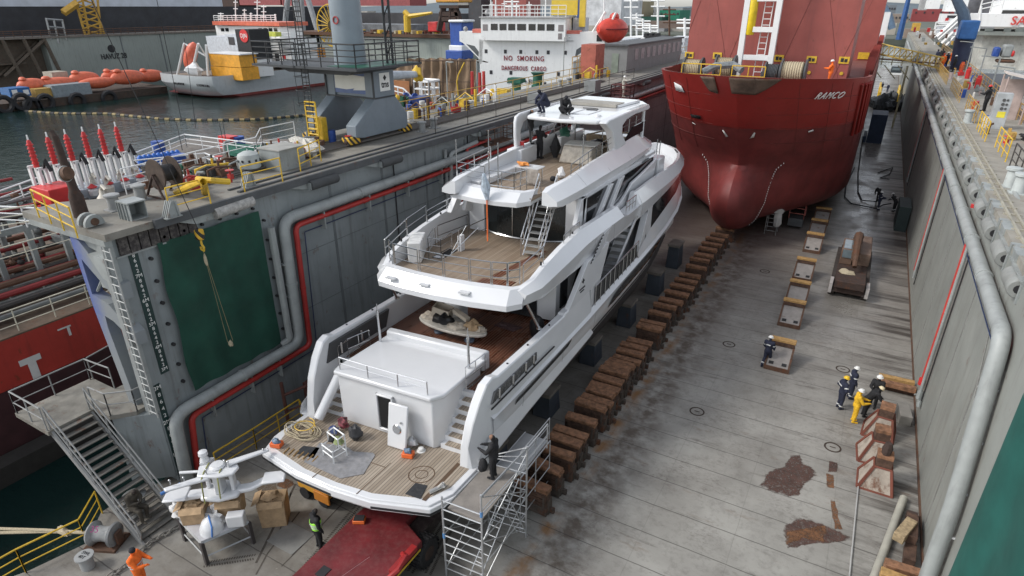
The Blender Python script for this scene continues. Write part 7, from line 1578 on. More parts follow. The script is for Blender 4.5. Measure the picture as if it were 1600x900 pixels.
q.obj('travel_bogie',bg,cr_,bevel=.05)
q=MB()
for y in (25.2,25.6,29.9,30.3):
    for x in (CX0+.35,CX1-.35): q.lathe([(.1,-.1),(.24,-.1),(.24,.1),(.1,.1)],(x,y,DZ+.25),12,'x')
q.obj('bogie_wheel',rustd,cr_)
# platform
q=MB(); q.bb(-30.6,24.6,15.0,-22.9,30.0,15.12); q.obj('platform',cgd,cr_); q=MB(); q.bb(-25.5,25.2,15.12,-23.1,29.5,15.14); q.obj('platform_mat',green,cr_,smooth=0)
q=MB(); q.prism([(-29.8,15.0),(-23.5,15.0),(-24.3,14.7),(-28.6,14.7)],'y',25.4,29.2); q.obj('slew_collar',cgd,cr_)
q=MB(); q.rail([(-30.5,24.7,15.12),(-27.2,24.7,15.12)],1.15,4,.035,1.0); q.rail([(-26.6,24.7,15.12),(-23,24.7,15.12),(-23,29.9,15.12),(-30.5,29.9,15.12),(-30.5,24.7,15.12)],1.15,4,.035,1.1); q.obj('platform_rail',M('black_steel',(.022,.024,.026),.5,var=0),cr_)
q=MB(); q.lathe([(.86,15.1),(.83,17),(.79,27)],(-25.4,26.9,0),32); q.obj('tower',M('tower_blue_grey',(.22,.265,.30),.45,var=.06,streak=.1),cr_)
q=MB(); q.lathe([(.14,-.02),(.2,-.02),(.2,.02),(.14,.02)],(-25.35,26.05,17.35),14,'y',cap=False); q.obj('faded_red_mark',M('faded_red_mark',(.35,.05,.05),.6),cr_)
q=MB(); q.ladder((-26.9,24.9,11.6),(-26.9,24.95,19.5),.5,34,.03); q.path([(-27.3,24.6,13),(-27.3,24.5,19)],.02,4); q.path([(-26.5,24.6,13),(-26.5,24.5,19)],.02,4)
for z in (13.2,13.9,14.6,15.4,16.2,17,17.8): q.path([(-27.15,24.9,z),(-27.25,24.45,z),(-26.9,24.25,z),(-26.55,24.45,z),(-26.65,24.9,z)],.018,4)
q.obj('ladder',M('black_steel',(0,0,0)),cr_)
q=MB(); q.ladder((-26.8,24.9,11.05),(-26.8,24.9,13.2),.75,7,.045); q.rail([(-27.2,24.9,11.05),(-26.4,24.9,11.05)],2.2,3,.04,.8); q.obj('lower_ladder',yel,cr_)
q=MB(); q.bb(-26.9,25.1,11.1,-26.3,25.5,12.4); q.obj('yellow_cabinet',yel,cr_,bevel=.02)
q=MB()
for x in (-23.9,-23.5): q.tube((x,28.2,15.1),(x-.1,28.2,27),.07,n=6)
for k in range(12): q.tube((-23.9,28.2,15.5+k),(-23.5,28.2,16.2+k),.04,n=4)
q.obj('cable_mast',M('black_steel',(0,0,0)),cr_)
e_=ax_(652,116,-26.2); q=MB(); q.tube((-26.2,29.0,14.25),tuple(e_),.34,.2,n=12); q.obj('stowed_boom',M('boom_pale',(.45,.50,.55),.5),cr_)
q=MB(); q.lump(tuple(e_),(.35,.3,.45),3,.35,flat=-1); q.obj('boom_head',yel,cr_)
# hanging hook on its wire in front of the green curtain
p=ax_(313,372,-21.0); t_=thing('crane_hook','yellow and black striped hook block hanging in front of the green curtain','crane hook',tuple(p))
q=MB(); q.lathe([(.08,.35),(.16,.32),(.17,.0),(.12,-.06)],p,12); q.obj('hook_block',bg,t_); q=MB(); q.path([p+V((0,0,-.05)),p+V((0,0,-.25)),p+V((.1,0,-.36)),p+V((.05,0,-.5)),p+V((-.08,0,-.47)),p+V((-.1,0,-.36))],.045,6); q.obj('hook',yel,t_)
q=MB(); q.tube(p+V((0,0,.3)),(p.x-2,p.y-1.5,22),.015,n=4); q.obj('hoist_wire',blk,t_)
q=MB(); 
for s in (-1,1): q.tube(p+V((0,0,-.45)),p+V((.03*s,.1*s+.3,-4.6)),.012,n=4)
q.obj('sling',M('olive_sling',(.20,.17,.09),.8),t_)
q=MB(); q.lump(p+V((.0,.3,-4.7)),(.09,.09,.14),3,.2,flat=-1); q.lump(p+V((0,.02,-.9)),(.06,.06,.25),3,.2,flat=-1); q.obj('shackles',rope_m,t_)
# ---- far cabin on the left wing
t_=thing('site_cabin','long grey cabin with a row of pale windows far along the left wing deck','cabin',(-26.5,82,DZ))
q=MB(); q.bb(-28.2,71.5,DZ,-25.4,94,13.9); q.obj('cabin_wall',M('cabin_grey',(.21,.22,.22),.6,var=.1,streak=.3),t_); q=MB(); q.bb(-28.4,71.2,13.9,-25.2,94.3,14.1); q.obj('roof',dgreyD,t_)
for k in range(9): q=MB(); q.bb(-25.4,74+k*2.2,12.3,-25.35,75.2+k*2.2,13.5); q.obj('window',M('cabin_window',(.30,.31,.32),.3,var=.3),t_,smooth=0)
q=MB(); q.bb(-27.2,71.44,DZ,-26.4,71.5,13.1); q.obj('door',M('cabin_door_green',(.20,.24,.2),.6),t_)
q=MB(); q.bb(-28.5,65.5,DZ,-26.8,68,14.3); tag(q.obj('rusty_tower',M('faded_red_box',(.35,.10,.07),.7,rust=.4)),'faded red box standing by the near end of the far grey cabin','box')
p=D_(836,161); q=MB(); q.bb(p.x-.5,p.y-.4,DZ,p.x+.5,p.y+.6,11.8); tag(q.obj('electric_box',M('cabin_grey',(0,0,0)),bevel=.03),'grey square cabinet on the left wing deck below the tanker lettering','cabinet')
p=D_(925,143); q=MB(); q.bb(p.x-.6,p.y-.5,DZ,p.x+.5,p.y+.8,12.0); tag(q.obj('electric_box',M('cabin_grey',(0,0,0)),bevel=.03),'grey square cabinet by the far bollards on the left wing deck','cabinet')
for px,py,h in ((880,120,4.0),(700,165,3.2),(746,155,3.0)):
    p=D_(px,py); q=MB(); q.tube(p,p+V((0,0,h)),.05,n=6); q.tube(p+V((0,0,h)),p+V((.4,0,h)),.04,n=6); q.box(p+V((.45,0,h)),(.35,.2,.08)); tag(q.obj('deck_lamp_post',lgrey),{880:'thin grey lamp post by the far bollards on the left wing',700:'thin grey lamp post just beyond the crane bollards',746:'thin grey lamp post in front of the white tanker house'}[px],'lamp post')
# yellow stair rails cluster by the tanker (right of the white house)
for k,(px,py) in enumerate(((905,118),(925,112),(942,108))):
    p=D_(px,py); q=MB(); q.rail([p,p+V((0,2.6,0))],1.9,4,.05,1.3); q.rail([p+V((-.9,0,0)),p+V((-.9,2.6,0))],1.9,3,.05,1.3); tag(q.obj('yellow_gangway',M('worn_yellow_paint',(0,0,0))),['yellow gangway rails nearest the white tanker house corner','yellow gangway rails in the middle of the far cluster','yellow gangway rails nearest the faded red box'][k],'gangway')

# ================= OUTBOARD TANKER (LEFT) =================
ot=thing('moored_tanker','red hulled tanker with deck piping moored outboard of the left wing wall','tanker',(-40,15,-2))
tred=M('tanker_red',(.42,.042,.03),.5,var=.2,streak=.4,scale=.5,rust=.25,dirt=(.05,.02,.02)); tmar=M('tanker_maroon',(.05,.016,.018),.7,var=.25,streak=.3)
q=MB(); q.bb(-50,-12,1.9,-32,43,4.25); q.obj('topside',tred,ot); q=MB(); q.bb(-49.95,-12,-1.2,-32.02,43,1.9); q.obj('boot_topping',tmar,ot); 
q=MB(); q.bb(-31.9,-12,-2.2,-30.9,62,-1.0); q.obj('rubbing_strake',M('concrete_edge_dark',(.035,.032,.028),.9),ot)
q=MB(); q.bb(-50,-12,4.25,-32,43,4.32); q.obj('deck',M('tanker_deck_brown',(.12,.085,.06),.8,rust=.4,var=.3),ot,smooth=0)
q=MB(); q.bb(-31.98,10.1,2.75,-31.97,11.0,3.05); q.bb(-31.98,10.4,1.9,-31.97,10.75,2.75); q.bb(-31.98,12.0,3.75,-31.97,12.6,3.83); q.bb(-31.98,12.4,3.3,-31.97,12.52,3.75); q.obj('load_mark',wl,ot,smooth=0)
q=MB(); q.rail([(-32.3,-2,4.3),(-32.3,17,4.3)],1.1,3,.03,1.6); q.rail([(-34.5,-2,6.6),(-34.5,17,6.6)],1.0,2,.03,2.2); q.rail([(-36,2,9.0),(-30.6,12.2,9.2)],1.0,3,.035,1.5); q.obj('deck_rail',M('cream_rail',(.55,.52,.42),.5),ot)
q=MB()
for y in (3.5,9.8,16.0): q.prism([(-34.6,4.3),(-33.0,4.3),(-33.8,5.6),(-36.2,6.1),(-40,6.1),(-40,5.7),(-36.4,5.6)],'y',y,y+.25)
q.obj('pipe_saddle',lgrey,ot)
pm_=[M('cargo_pipe_grey',(.16,.17,.165),.55,rust=.2),M('cargo_pipe_dark',(.05,.045,.042),.6,rust=.3),M('cargo_pipe_red',(.25,.03,.03),.6,rust=.2),M('cargo_pipe_rust',(.13,.07,.045),.8,rust=.6)]
rng=random.Random(5)
for k in range(22):
    x=-33.6-k*.42; z=4.65+(k%4)*.35+(.6 if k>12 else 0); q=MB(); q.tube((x,-6,z),(x,17.5,z),.1+.07*rng.random(),n=8); q.obj('cargo_pipe',pm_[k%4],ot)
q=MB()
for k in range(9):
    y=4.5+k*1.55
    for x in (-36.3,-39.5,-43): q.bb(x-.12,y-.12,4.3,x+.12,y+.12,7.9)
q.bb(-36.4,3,7.6,-36.2,18,7.9); q.bb(-39.6,3,7.6,-39.4,18,7.9); q.bb(-43.1,3,7.6,-42.9,18,7.9); q.obj('pipe_rack',lgrey,ot)
for k in range(70):
    x=rng.uniform(-46,-36.5); y=rng.uniform(3,17); z=rng.uniform(4.4,7.6); L=rng.uniform(.5,2.4); q=MB(); a=V((x,y,z)); d_=[V((L,0,0)),V((0,L,0)),V((0,0,L*.6))][k%3]; q.path([a,a+d_,a+d_+V((0,0,.3))],rng.uniform(.05,.13),6); q.sph(a+d_,rng.uniform(.12,.25),8,6); q.obj('manifold_pipe',pm_[k%4],ot)
for k in range(8): q=MB(); x=-37-k*1.2; q.tube((x,2,8.1+.1*(k%3)),(x-.5,17.6,8.1+.1*(k%3)),.1,n=6); q.obj('upper_pipe',pm_[(k+1)%3],ot)
# raised aft house with white/red bottle rack and barrel deck
HP=[(-33.5,17.8),(-43.0,17.8),(-43.5,23),(-46.8,26.2),(-50.3,32.8),(-43,36.5),(-33.5,41)]
q=MB(); q.prism(HP,'z',4.3,7.6); q.obj('deckhouse',M('deckhouse_grey',(.2,.21,.21),.6,streak=.4),ot); q=MB(); q.prism(HP,'z',7.601,7.75); q.obj('house_top',M('house_top_brown_grey',(.14,.125,.11),.8,dust=.3,rust=.2),ot)
rk=thing('bottle_rack','white steel rack carrying tall red cylinders on the moored tanker','rack',(-40,20,7.75))
q=MB(); q.bb(-40.4,17.5,7.76,-38.7,23.0,8.35); q.obj('rack_base',M('rack_pale_blue',(.42,.47,.52),.5),rk)
for k in range(6):
    y=17.8+k*.95
    for x in (-40.1,-39.1): 
        q=MB(); q.bb(x-.12,y-.22,8.3,x+.12,y-.1,9.9); q.bb(x-.12,y+.1,8.3,x+.12,y+.22,9.9); q.bb(x-.07,y-.22,9.8,x+.07,y+.22,9.95); q.obj('rack_frame',white,rk)
    if k<5 or True:
        x=-39.6; q=MB(); q.lathe([(.14,9.9),(.13,10.3),(.11,11.3),(.05,11.4)],(x,y,0),10); 
        for j in range(6): q.lathe([(.17,10.1+j*.2),(.17,10.16+j*.2)],(x,y,0),10)
        q.obj('red_cylinder',red2,rk); q=MB(); q.lathe([(.05,11.4),(.04,11.65),(0,11.68)],(x,y,0),8); q.obj('white_tip',white,rk)
        q=MB(); q.path([(x+.5,y+.1,9.9),(x+.65,y+.2,10.3),(x+.8,y+.3,9.7)],.12,6); q.obj('black_hose',blk,rk)
    q=MB(); q.lathe([(.22,8.0),(.26,8.3),(.1,8.45)],(-38.35,y,0),10); q.obj('white_cowl',white,rk); q=MB(); q.lathe([(.2,8.42),(.27,8.48),(.0,8.7)],(-38.35,y,0),10); q.obj('red_cap',red2,rk)
rk.location.y-=1.3
for k,(px,py) in enumerate(((150,302),(172,306),(120,300),(192,296),(212,290),(165,322))):
    p=az_(px,py,7.76); q=MB(); q.lathe([(.3,0),(.32,.5),(.15,.7),(.1,1.0)],(0,0,0),10); q.path([(0,0,.9),(.2,0,1.2),(.5,0,1.0)],.1,6); o=q.obj('white_vent',M('cream_vent',(.6,.56,.48),.5,rust=.2)); o.location=p; tag(o,['cream deck vent nearest the red cabinet','cream deck vent in front of the bottle rack','cream deck vent at the left end of the bottle rack','cream deck vent at the right end of the bottle rack','cream deck vent farthest right below the bottle rack','cream deck vent closest to the wing deck corner'][k],'vent')
p=az_(90,330,7.6); q=MB(); q.bb(p.x-1,p.y-.5,7.75,p.x+.8,p.y+1.0,9.0); tag(q.obj('red_cabinet',red2,bevel=.05),'red cabinet with pale hose fittings left of the bottle rack','cabinet')
def wr_(pts,z,label,h=1.0): 
    q=MB(); q.rail([az_(x,y,z) for x,y in pts],h,3,.04,2.0); return tag(q.obj('white_railing',white),label,'railing')
wr_([(215,262),(292,230),(400,245),(452,243)],7.9,'white railing round the barrel deck on the moored tanker')
wr_([(212,275),(325,262),(355,275)],7.9,'white inner railing in front of the blue bottles')
wr_([(0,330),(75,300)],7.9,'white railing at the far left edge of the moored tanker')
wr_([(-20,352),(108,358)],8.2,'long white railing crossing the tanker deck at the far left')
for k in range(9):
    p=az_(224+k*7.2,268-k*1.2,7.76); q=MB(); q.lathe([(.2,0),(.21,.1),(.21,.9),(.12,1.05),(.05,1.1)],(0,0,0),10); o=q.obj('blue_bottle',M('bottle_blue',(.02,.13,.5),.4)); o.location=p; tag(o,'blue gas bottle in the row along the white railing on the moored tanker','gas bottle','blue gas bottles in a row on the moored tanker')
for k,(px,py,c_,lb) in enumerate(((250,240,bluep,'blue drum at the left of the barrel deck on the moored tanker'),(375,232,bluep,'bright blue barrel beside the green net on the moored tanker'),(283,262,bluep,'blue tarp covered drum in the middle of the barrel deck'),(360,232,red2,'red crate at the back of the barrel deck'))):
    p=az_(px,py,7.76); q=MB(); 
    if k<3: q.lathe([(.45,0),(.47,.4),(.44,.42),(.47,.44),(.45,.95),(0,.96)],p,14)
    else: q.box(p+V((0,0,.5)),(1.4,.8,1.0))
    tag(q.obj('barrel' if k<3 else 'red_crate',c_),lb,'barrel' if k<3 else 'crate')
p=az_(400,245,7.76); q=MB(); q.lump(p+V((0,0,.2)),(2.6,1.3,.7),21,.4,freq=3); tag(q.obj('green_net',M('green_fishing_net',(.012,.09,.06),.95,var=.5,scale=9)),'heap of dark green netting on the moored tanker barrel deck','net')
p=az_(330,290,7.76); t_=thing('yellow_loading_arm','yellow hose crane arm lying behind the cable reel on the left wing','loading arm',tuple(p))
q=MB(); q.path([az_(275,300,11.1),az_(314,283,12.0),az_(318,284,12.1),az_(320,302,11.0)],.13,8); q.path([az_(308,280,12),az_(330,282,12),az_(358,284,11.8)],.12,8); q.obj('arm_tube',yel,t_)
q=MB(); 
for k in range(16): px=rng.uniform(225,450); py=rng.uniform(265,300); p=az_(px,py,7.9); q=MB(); q.path([p,p+V((rng.uniform(-1,1),rng.uniform(-1.5,1.5),rng.uniform(0,1)))],.06,5); q.box(p+V((0,0,.3)),(.4,.4,.6)); q.obj('deck_fitting',[pm_[0],white,pm_[1],green,pm_[3]][k%5],ot)
# ================= HARBOUR BACKGROUND =================
def pb(q,x0,y0,x1,y1,Y,dep,zmin=None):   # box whose front face spans a measured rectangle on the plane at distance Y
    a=ay_(x0,(y0+y1)/2,Y); b=ay_(x1,(y0+y1)/2,Y); t_=ay_((x0+x1)/2,y0,Y).z; bo=ay_((x0+x1)/2,y1,Y).z if zmin is None else zmin
    q.bb(a.x,Y,min(bo,t_),b.x,Y+dep,max(bo,t_)); return q
# --- white tanker with NO SMOKING
tk=thing('white_tanker','white tanker accommodation block lettered NO SMOKING beside the left wing','tanker',(0,0,0))
CXk,CYk,RZ=-51.4,95.0,R(14)
def zz(y): return ay_(815,y,95).z
S=101/963.
def lx(px): return (px-818)*S
wp_=M('ship_white',(.80,.81,.80),.4,streak=.15,var=.03,rust=.03); 
def kb(x0,y0,x1,y1,yf,yb,m,name,par=tk,**k):
    q=MB(); q.bb(lx(x0),yf,zz(y1),lx(x1),yb,zz(y0)); return q.obj(name,m,par,**k)
kb(744,62,896,165,0,9,wp_,'lower_house')
kb(751,27,884,63,-1.2,8,wp_,'wheelhouse')
kb(749,26,886,28,-1.5,8.2,M('house_edge_grey',(.4,.4,.4),.6),'roof_edge')
q=MB(); q.prism([(lx(711),zz(50)),(lx(751),zz(50)),(lx(751),zz(64)),(lx(748),zz(100)),(lx(744),zz(102)),(lx(742),zz(92)),(lx(716),zz(68)),(lx(711),zz(66))],'y',0,3); q.prism([(lx(884),zz(50)),(lx(943),zz(48)),(lx(943),zz(67)),(lx(932),zz(67)),(lx(903),zz(91)),(lx(896),zz(94)),(lx(896),zz(64)),(lx(884),zz(64))],'y',0,3); q.obj('bridge_wings',wp_,tk)
q=MB(); q.prism([(lx(722),zz(70)),(lx(736),zz(73)),(lx(743),zz(82)),(lx(742),zz(90))],'y',-.02,3.02); q.prism([(lx(898),zz(88)),(lx(900),zz(76)),(lx(908),zz(71)),(lx(920),zz(70))],'y',-.02,3.02); q.obj('wing_opening_shade',M('open_shadow_grey',(.10,.11,.115),.8),tk,smooth=0)  # dark prisms paint the shade of the openings below the wings
for x0,x1 in ((767,778),(781,792),(795,806),(809,823),(827,838),(841,852),(855,867)):
    kb(x0,37,x1,47,-1.24,-1.2,glassd,'bridge_window',smooth=0)
for x0,x1,c in ((754,762,0),(873,881,1),(873,879,2)): kb(x0,38 if c<2 else 51,x1,48 if c<2 else 60,-1.24,-1.2,M('small_port_grey',(.22,.2,.2),.4),'side_window',smooth=0)
for x in (755,787,812,838,856,883): kb(x-2.3,78,x+2.3,84,-.04,0,M('port_dark',(.035,.035,.04),.4,var=0),'cabin_window',smooth=0)
for x in (763,796,846,873): kb(x-2.3,111,x+2.3,117,-.04,0,M('port_dark',(0,0,0)),'cabin_window',smooth=0)
kb(850,127,854,133,-.04,0,M('port_dark',(0,0,0)),'cabin_window',smooth=0)
dr_=M('sign_dark_red',(.26,.02,.03),.6,var=0)
for s_,x,y,sz,m_,w_ in (('NO  SMOKING',817,91.5,1.1,dr_,.82),('DANGEROUS  CARGO',817,107,1.0,dr_,.66),('SAFETY + FIRST',817,127.5,1.05,M('sign_charcoal',(.07,.07,.08),.6),.68)):
    text(s_,(lx(x),-.06,zz(y)),(1,0,0),(0,0,1),sz,m_,tk,'lettering',.03,sx=w_,bold=.01,sp=1.2)
kb(733,46,751,52,-.05,2,M('wing_board_red',(.6,.16,.12),.5),'name_board'); kb(883,47,904,52,-.05,2,M('wing_board_red',(0,0,0)),'name_board')
kb(930,53,938,63,-.06,-.0,blk,'wing_lamp')
q=MB(); q.rail([(lx(753),-1.1,zz(26.5)),(lx(884),-1.1,zz(26.5))],1.7,3,.05,1.3); q.rail([(lx(753),6,zz(26.5)),(lx(884),6,zz(26.5))],1.7,3,.05,1.3); q.obj('monkey_island_rail',wp_,tk)
kb(851,0,893,24,4,7,M('funnel_yellow',(.65,.47,.05),.5,var=.1),'funnel'); kb(897,-5,906,42,3,4,M('funnel_yellow',(0,0,0)),'crane_post'); kb(892,-5,898,34,4,5,bluep,'blue_post')
kb(886,28,905,50,4,8,M('house_lilac_grey',(.45,.47,.52),.6),'side_house')
q=MB()
for x,h in ((758,3.2),(766,6.5),(780,2.4),(800,2.0),(846,3.5),(760,2.2),(820,2.2)): q.tube((lx(x),2,zz(26)),(lx(x),2,zz(26)+h),.09,n=6); q.box((lx(x),2,zz(26)+h*.8),(.9,.1,.1))
q.obj('mast',wp_,tk)
q=MB(); q.sph((lx(758),0,zz(20)),.45,10,8); q.sph((lx(720),.5,zz(46)),.4,10,8); q.obj('searchlight',M('lamp_grey',(.3,.3,.3),.4),tk)
q=MB(); q.bb(lx(735),-40,2,lx(902),60,zz(158)); q.obj('tanker_hull',M('tanker_green_grey',(.12,.14,.14),.6,rust=.2),tk)
tk.location=(CXk,CYk,0); tk.rotation_euler=(0,0,RZ)
lb=thing('lifeboat','orange enclosed lifeboat hanging on white davits right of the white tanker bridge','lifeboat',(0,0,0))
q=MB(); rings=[]
for k in range(13):
    t=k/12; w_=math.sin(math.pi*min(1,max(0.02,t)))**.5; rings.append([V((( -3.4+6.8*t),1.35*w_*math.cos(a_),(1.25 if math.sin(a_)>0 else 1.6)*w_*math.sin(a_))) for a_ in [6.2832*i/16 for i in range(16)]])
q.rings(rings); q.obj('boat_shell',M('lifeboat_orange_red',(.55,.05,.03),.4,dust=.1),lb); q=MB(); q.sph((.3,0,1.25),(.9,.6,.5),10,6); q.obj('cockpit',M('lifeboat_orange_red',(0,0,0)),lb)
q=MB(); q.path([(-3.4,0,0),(-2,-1.28,0),(0,-1.42,-.02),(2,-1.28,0),(3.4,0,0)],.08,5); q.obj('fender_rope',M('dark_red_rope',(.2,.02,.02),.7),lb)
lb.location=ay_(957,45,99); lb.rotation_euler=(0,0,R(62)); lb.scale=(.85,1.35,1.35)
q=MB(); a=ay_(930,60,97); 
for x0,y0,x1,y1 in ((925,52,946,18),(948,50,962,20),(932,55,944,20)): q.tube(ay_(x0,y0,98),ay_(x1,y1,98),.18,n=6)
q.tube(ay_(944,45,98),ay_(944,-6,98),.12,n=6); tag(q.obj('lifeboat_davit',wp_),'white davit arms holding the orange lifeboat beside the white tanker','davit')
def gbox(name,label,cat,Y,dep,rects,zmin=None,group=None):
    t_=thing(name,label,cat,(0,0,0),group=group)
    for nm,x0,y0,x1,y1,dy,d_,m_ in rects:
        q=MB(); a=ay_(x0,(y0+y1)/2,Y+dy); b=ay_(x1,(y0+y1)/2,Y+dy); zt=ay_((x0+x1)/2,y0,Y+dy).z; zb=ay_((x0+x1)/2,y1,Y+dy).z
        q.bb(a.x,Y+dy,zb,b.x,Y+dy+d_,zt); q.obj(nm,m_,t_,smooth=0)
    return t_
# stern-side structures right of the tanker
gbox('ship_deckhouse','pale grey ship house with dark louvre slots right of the white tanker','deckhouse',108,10,[('house_wall',935,62,972,135,0,9,M('house_pale_grey',(.50,.53,.56),.5,streak=.15)),('slot',954,71,956,79,-.1,.1,blk),('slot',965,71,967,79,-.1,.1,blk),('deck',905,95,945,99,-3,8,rusty),('deck',905,80,935,82,-3,8,rusty)])
gbox('white_workboat','white workboat house with black funnels beyond the far grey cabin','boat',118,10,[('house_wall',975,58,1006,80,0,8,wp_),('house_wall',1002,60,1036,78,1,8,M('cream_house',(.62,.60,.5),.5)),('funnel_base',1005,56,1036,62,.5,4,blk),('window',980,62,984,72,-.1,.1,M('port_dark',(0,0,0))),('window',992,62,996,70,-.1,.1,M('port_dark',(0,0,0))),('funnel',1006,52,1011,57,1,2,blk),('funnel',1014,52,1019,57,1,2,blk),('funnel',1022,52,1027,57,1,2,blk)])
gbox('white_ferry','white ferry house just left of the red ship bow','ferry',126,12,[('house_wall',1036,59,1068,100,0,10,M('ferry_white',(.6,.63,.66),.5,streak=.3)),('window_row',1038,66,1066,69,-.1,.1,M('port_dark',(0,0,0))),('lower_hull',1036,80,1068,130,-2,10,M('house_pale_grey',(0,0,0)))])
# brown tarpaulin structure
tp=M('brown_tarpaulin',(.20,.135,.085),.85,var=.22,scale=.5,bump=.5); tpo=M('orange_brown_tarpaulin',(.28,.12,.05),.85,var=.3,scale=.5)
t_=thing('tarpaulin_shelter','large block wrapped in brown tarpaulins with seams left of the white tanker','shelter',(-52,74,0))
q=MB(); Yq=74; n=60; rows=[]
for j in range(9):
    r=[]
    for i in range(n+1):
        px=600+ (745-600)*i/n; pt=100-8*(px>635)+1.5*math.sin(px*.4)+2*noise.noise(V((px*.1,0,0))); py=pt+(160-pt)*j/8; p=ay_(px,py,Yq); p.y+=.25*math.sin(i*1.1+j*.4)+.4*noise.noise(V((i*.3,j*.5,2))); r.append(p)
    rows.append(r)
back=[[V((p.x,p.y+3,p.z-.6)) for p in rows[0]]]
q.grid(back+rows); q.obj('tarpaulin',tp,t_,smooth=40)
q=MB(); pb(q,608,126,640,153,Yq-.4,.1); q.obj('orange_tarpaulin',tpo,t_,bevel=.1)
q=MB()
for px in (645,692,715,735): q.tube(ay_(px,94,Yq-.5),ay_(px,158,Yq-.5),.07,n=5)
q.tube(ay_(645,95,Yq-.6),ay_(742,95,Yq-.6),.06,n=5); q.tube(ay_(645,128,Yq-.6),ay_(742,128,Yq-.6),.04,n=5); q.obj('scaffold_pole',rustd,t_)
q=MB(); a=ay_(598,165,Yq); b=ay_(750,165,Yq); q.bb(a.x,Yq,-2.1,b.x,Yq+10,ay_(680,158,Yq).z); q.obj('pontoon',dgreyD,t_)
# white and grey deck gear between the crane and the tanker
zt=8.6
for k,(px,py,kd,lb_) in enumerate(((860,0,0,0),)): pass
gear=[(1012,0)]
def gearpx(name,label,cat,px,py,Y,fn,m):
    p=ay_(px,py,Y); q=MB(); fn(q,p); return tag(q.obj(name,m),label,cat)
gearpx('lattice_stand','white lattice stand with yellow winch beside the brown tarpaulins','frame',660,160,46,lambda q,p:(q.rail([p+V((-.8,0,-.2)),p+V((.8,0,-.2)),p+V((.8,1.6,-.2)),p+V((-.8,1.6,-.2))],2.0,3,.1,.8,closed=True)),white)
gearpx('curved_white_rail','curved white pipe rail frame below the stowed crane boom','railing',612,160,44,lambda q,p:(q.rail([p+V((-1.5,0,0)),p+V((0,.2,.2)),p+V((1.2,.3,.0)),p+V((2,.3,-.6))],1.2,3,.06,.6)),white)
gearpx('blue_tank','dark blue square tank beyond the crane leg','tank',653,165,42,lambda q,p:q.box(p+V((0,0,.0)),(1.5,1.3,1.5)),M('tank_navy',(.02,.04,.16),.5,var=.2))
gearpx('green_winch','dark green winch with yellow plate left of the SAFETY lettering','winch',807,140,62,lambda q,p:(q.lathe([(.9,-.8),(.5,-.5),(.5,.6),(.9,.8)],p,14),q.box(p+V((0,0,1)),(1.6,1.2,.5))),green)
gearpx('green_winch','dark green winch in front of the SAFETY lettering','winch',840,125,72,lambda q,p:(q.lathe([(.9,-1.2),(.6,-.8),(.6,.6),(.9,.9)],p,14),q.box(p+V((0,0,-1)),(1.2,1.0,.8))),green)
gearpx('yellow_machine','yellow machine box on a white deck house by the tanker','machine',785,148,56,lambda q,p:q.box(p,(1.7,1.2,1.1)),yel)
gearpx('white_deckhouse','low white deck house in front of the tanker block','deckhouse',810,150,60,lambda q,p:(q.box(p+V((0,1,-.5)),(8,3,1.6)),q.box(p+V((3,1,.6)),(2.4,2,.8))),white)
for k,(px,py) in enumerate(((738,130),(750,132),(756,130))): gearpx('red_post','tall dark red post left of the white tanker block','post',px,py,58,lambda q,p:(q.tube(p+V((0,0,-1.2)),p+V((0,0,1.2)),.2,.16,n=8)),redp)['group']='three dark red posts left of the white tanker block'
gearpx('yellow_davit','thin yellow bent davit in front of the brown tarpaulins','davit',716,150,50,lambda q,p:q.path([p,p+V((-.1,0,1.3)),p+V((.1,0,1.9)),p+V((.8,0,3.0))],.06,6),yel)
rng=random.Random(8)
oc_=[white,redp,blk,bluep,yel,green,rusty,lgrey]
for k in range(26):
    px=rng.uniform(605,860); py=168-(px-605)*.07+rng.uniform(-12,4); Y=38+(px-605)*.11
    p=ay_(px,py,Y); q=MB()
    if 775<px<850: continue
    j=k%4
    if j==0: q.tube(p+V((0,0,-.5)),p+V((0,0,.6)),.18,n=8); q.sph(p+V((0,0,.6)),.25,8,6)
    elif j==1: q.lathe([(.1,-.5),(.5,-.5),(.5,-.4),(.2,-.35),(.2,.35),(.5,.4),(.5,.5),(.1,.5)],p,12,'x')
    elif j==2: q.path([p+V((-.6,0,-.4)),p+V((-.5,0,.4)),p+V((.4,0,.5)),p+V((.5,0,-.4))],.08,6)
    else: q.box(p,(.8,.6,.8)); q.tube(p,p+V((.7,0,.3)),.12,n=6)
    tag(q.obj(['valve_post','hose_drum','pipe_hoop','motor_unit'][j],oc_[(k*3)%8]),['small valve post','hose drum','bent pipe hoop','small motor unit'][j]+' in the busy deck gear between the crane and the white tanker',['valve','drum','pipe','motor'][j],'busy deck gear between the crane and white tanker')
# --- white and grey survey ship (stern towards us)
sv=thing('offshore_ship','white offshore ship with yellow containers, orange rescue boat and black funnel','ship',(-146,110,-2))
sh_=M('ship_pale_hull',(.46,.49,.50),.45,streak=.2,var=.05)
X0,X1=-156.5,-135.5
q=MB(); rows=[]
for z,ins in ((3.0,0),(1.0,0),(-.4,1.0),(-1.9,3.4)):
    rows.append([(X0+ins*.6,150,z),(X0+ins*.4,98+ins,z),(X0+3,97+ins*.9,z),(X1-5,96.6+ins*.9,z),(X1-1.2,98+ins*.8,z),(X1,101+ins,z),(X1-.0*ins,132,z),(X1-3,150,z)])
q.grid(rows,True); q.obj('hull',sh_,sv,smooth=30)
q=MB(); rows=[[(a[0]+.02,a[1]-.02,-1.45) for a in rows[2]],[(a[0],a[1],-2.1) for a in rows[3]]]; q.grid(rows,True); q.obj('boot_top',M('boot_dark_red',(.22,.04,.035),.6),sv)
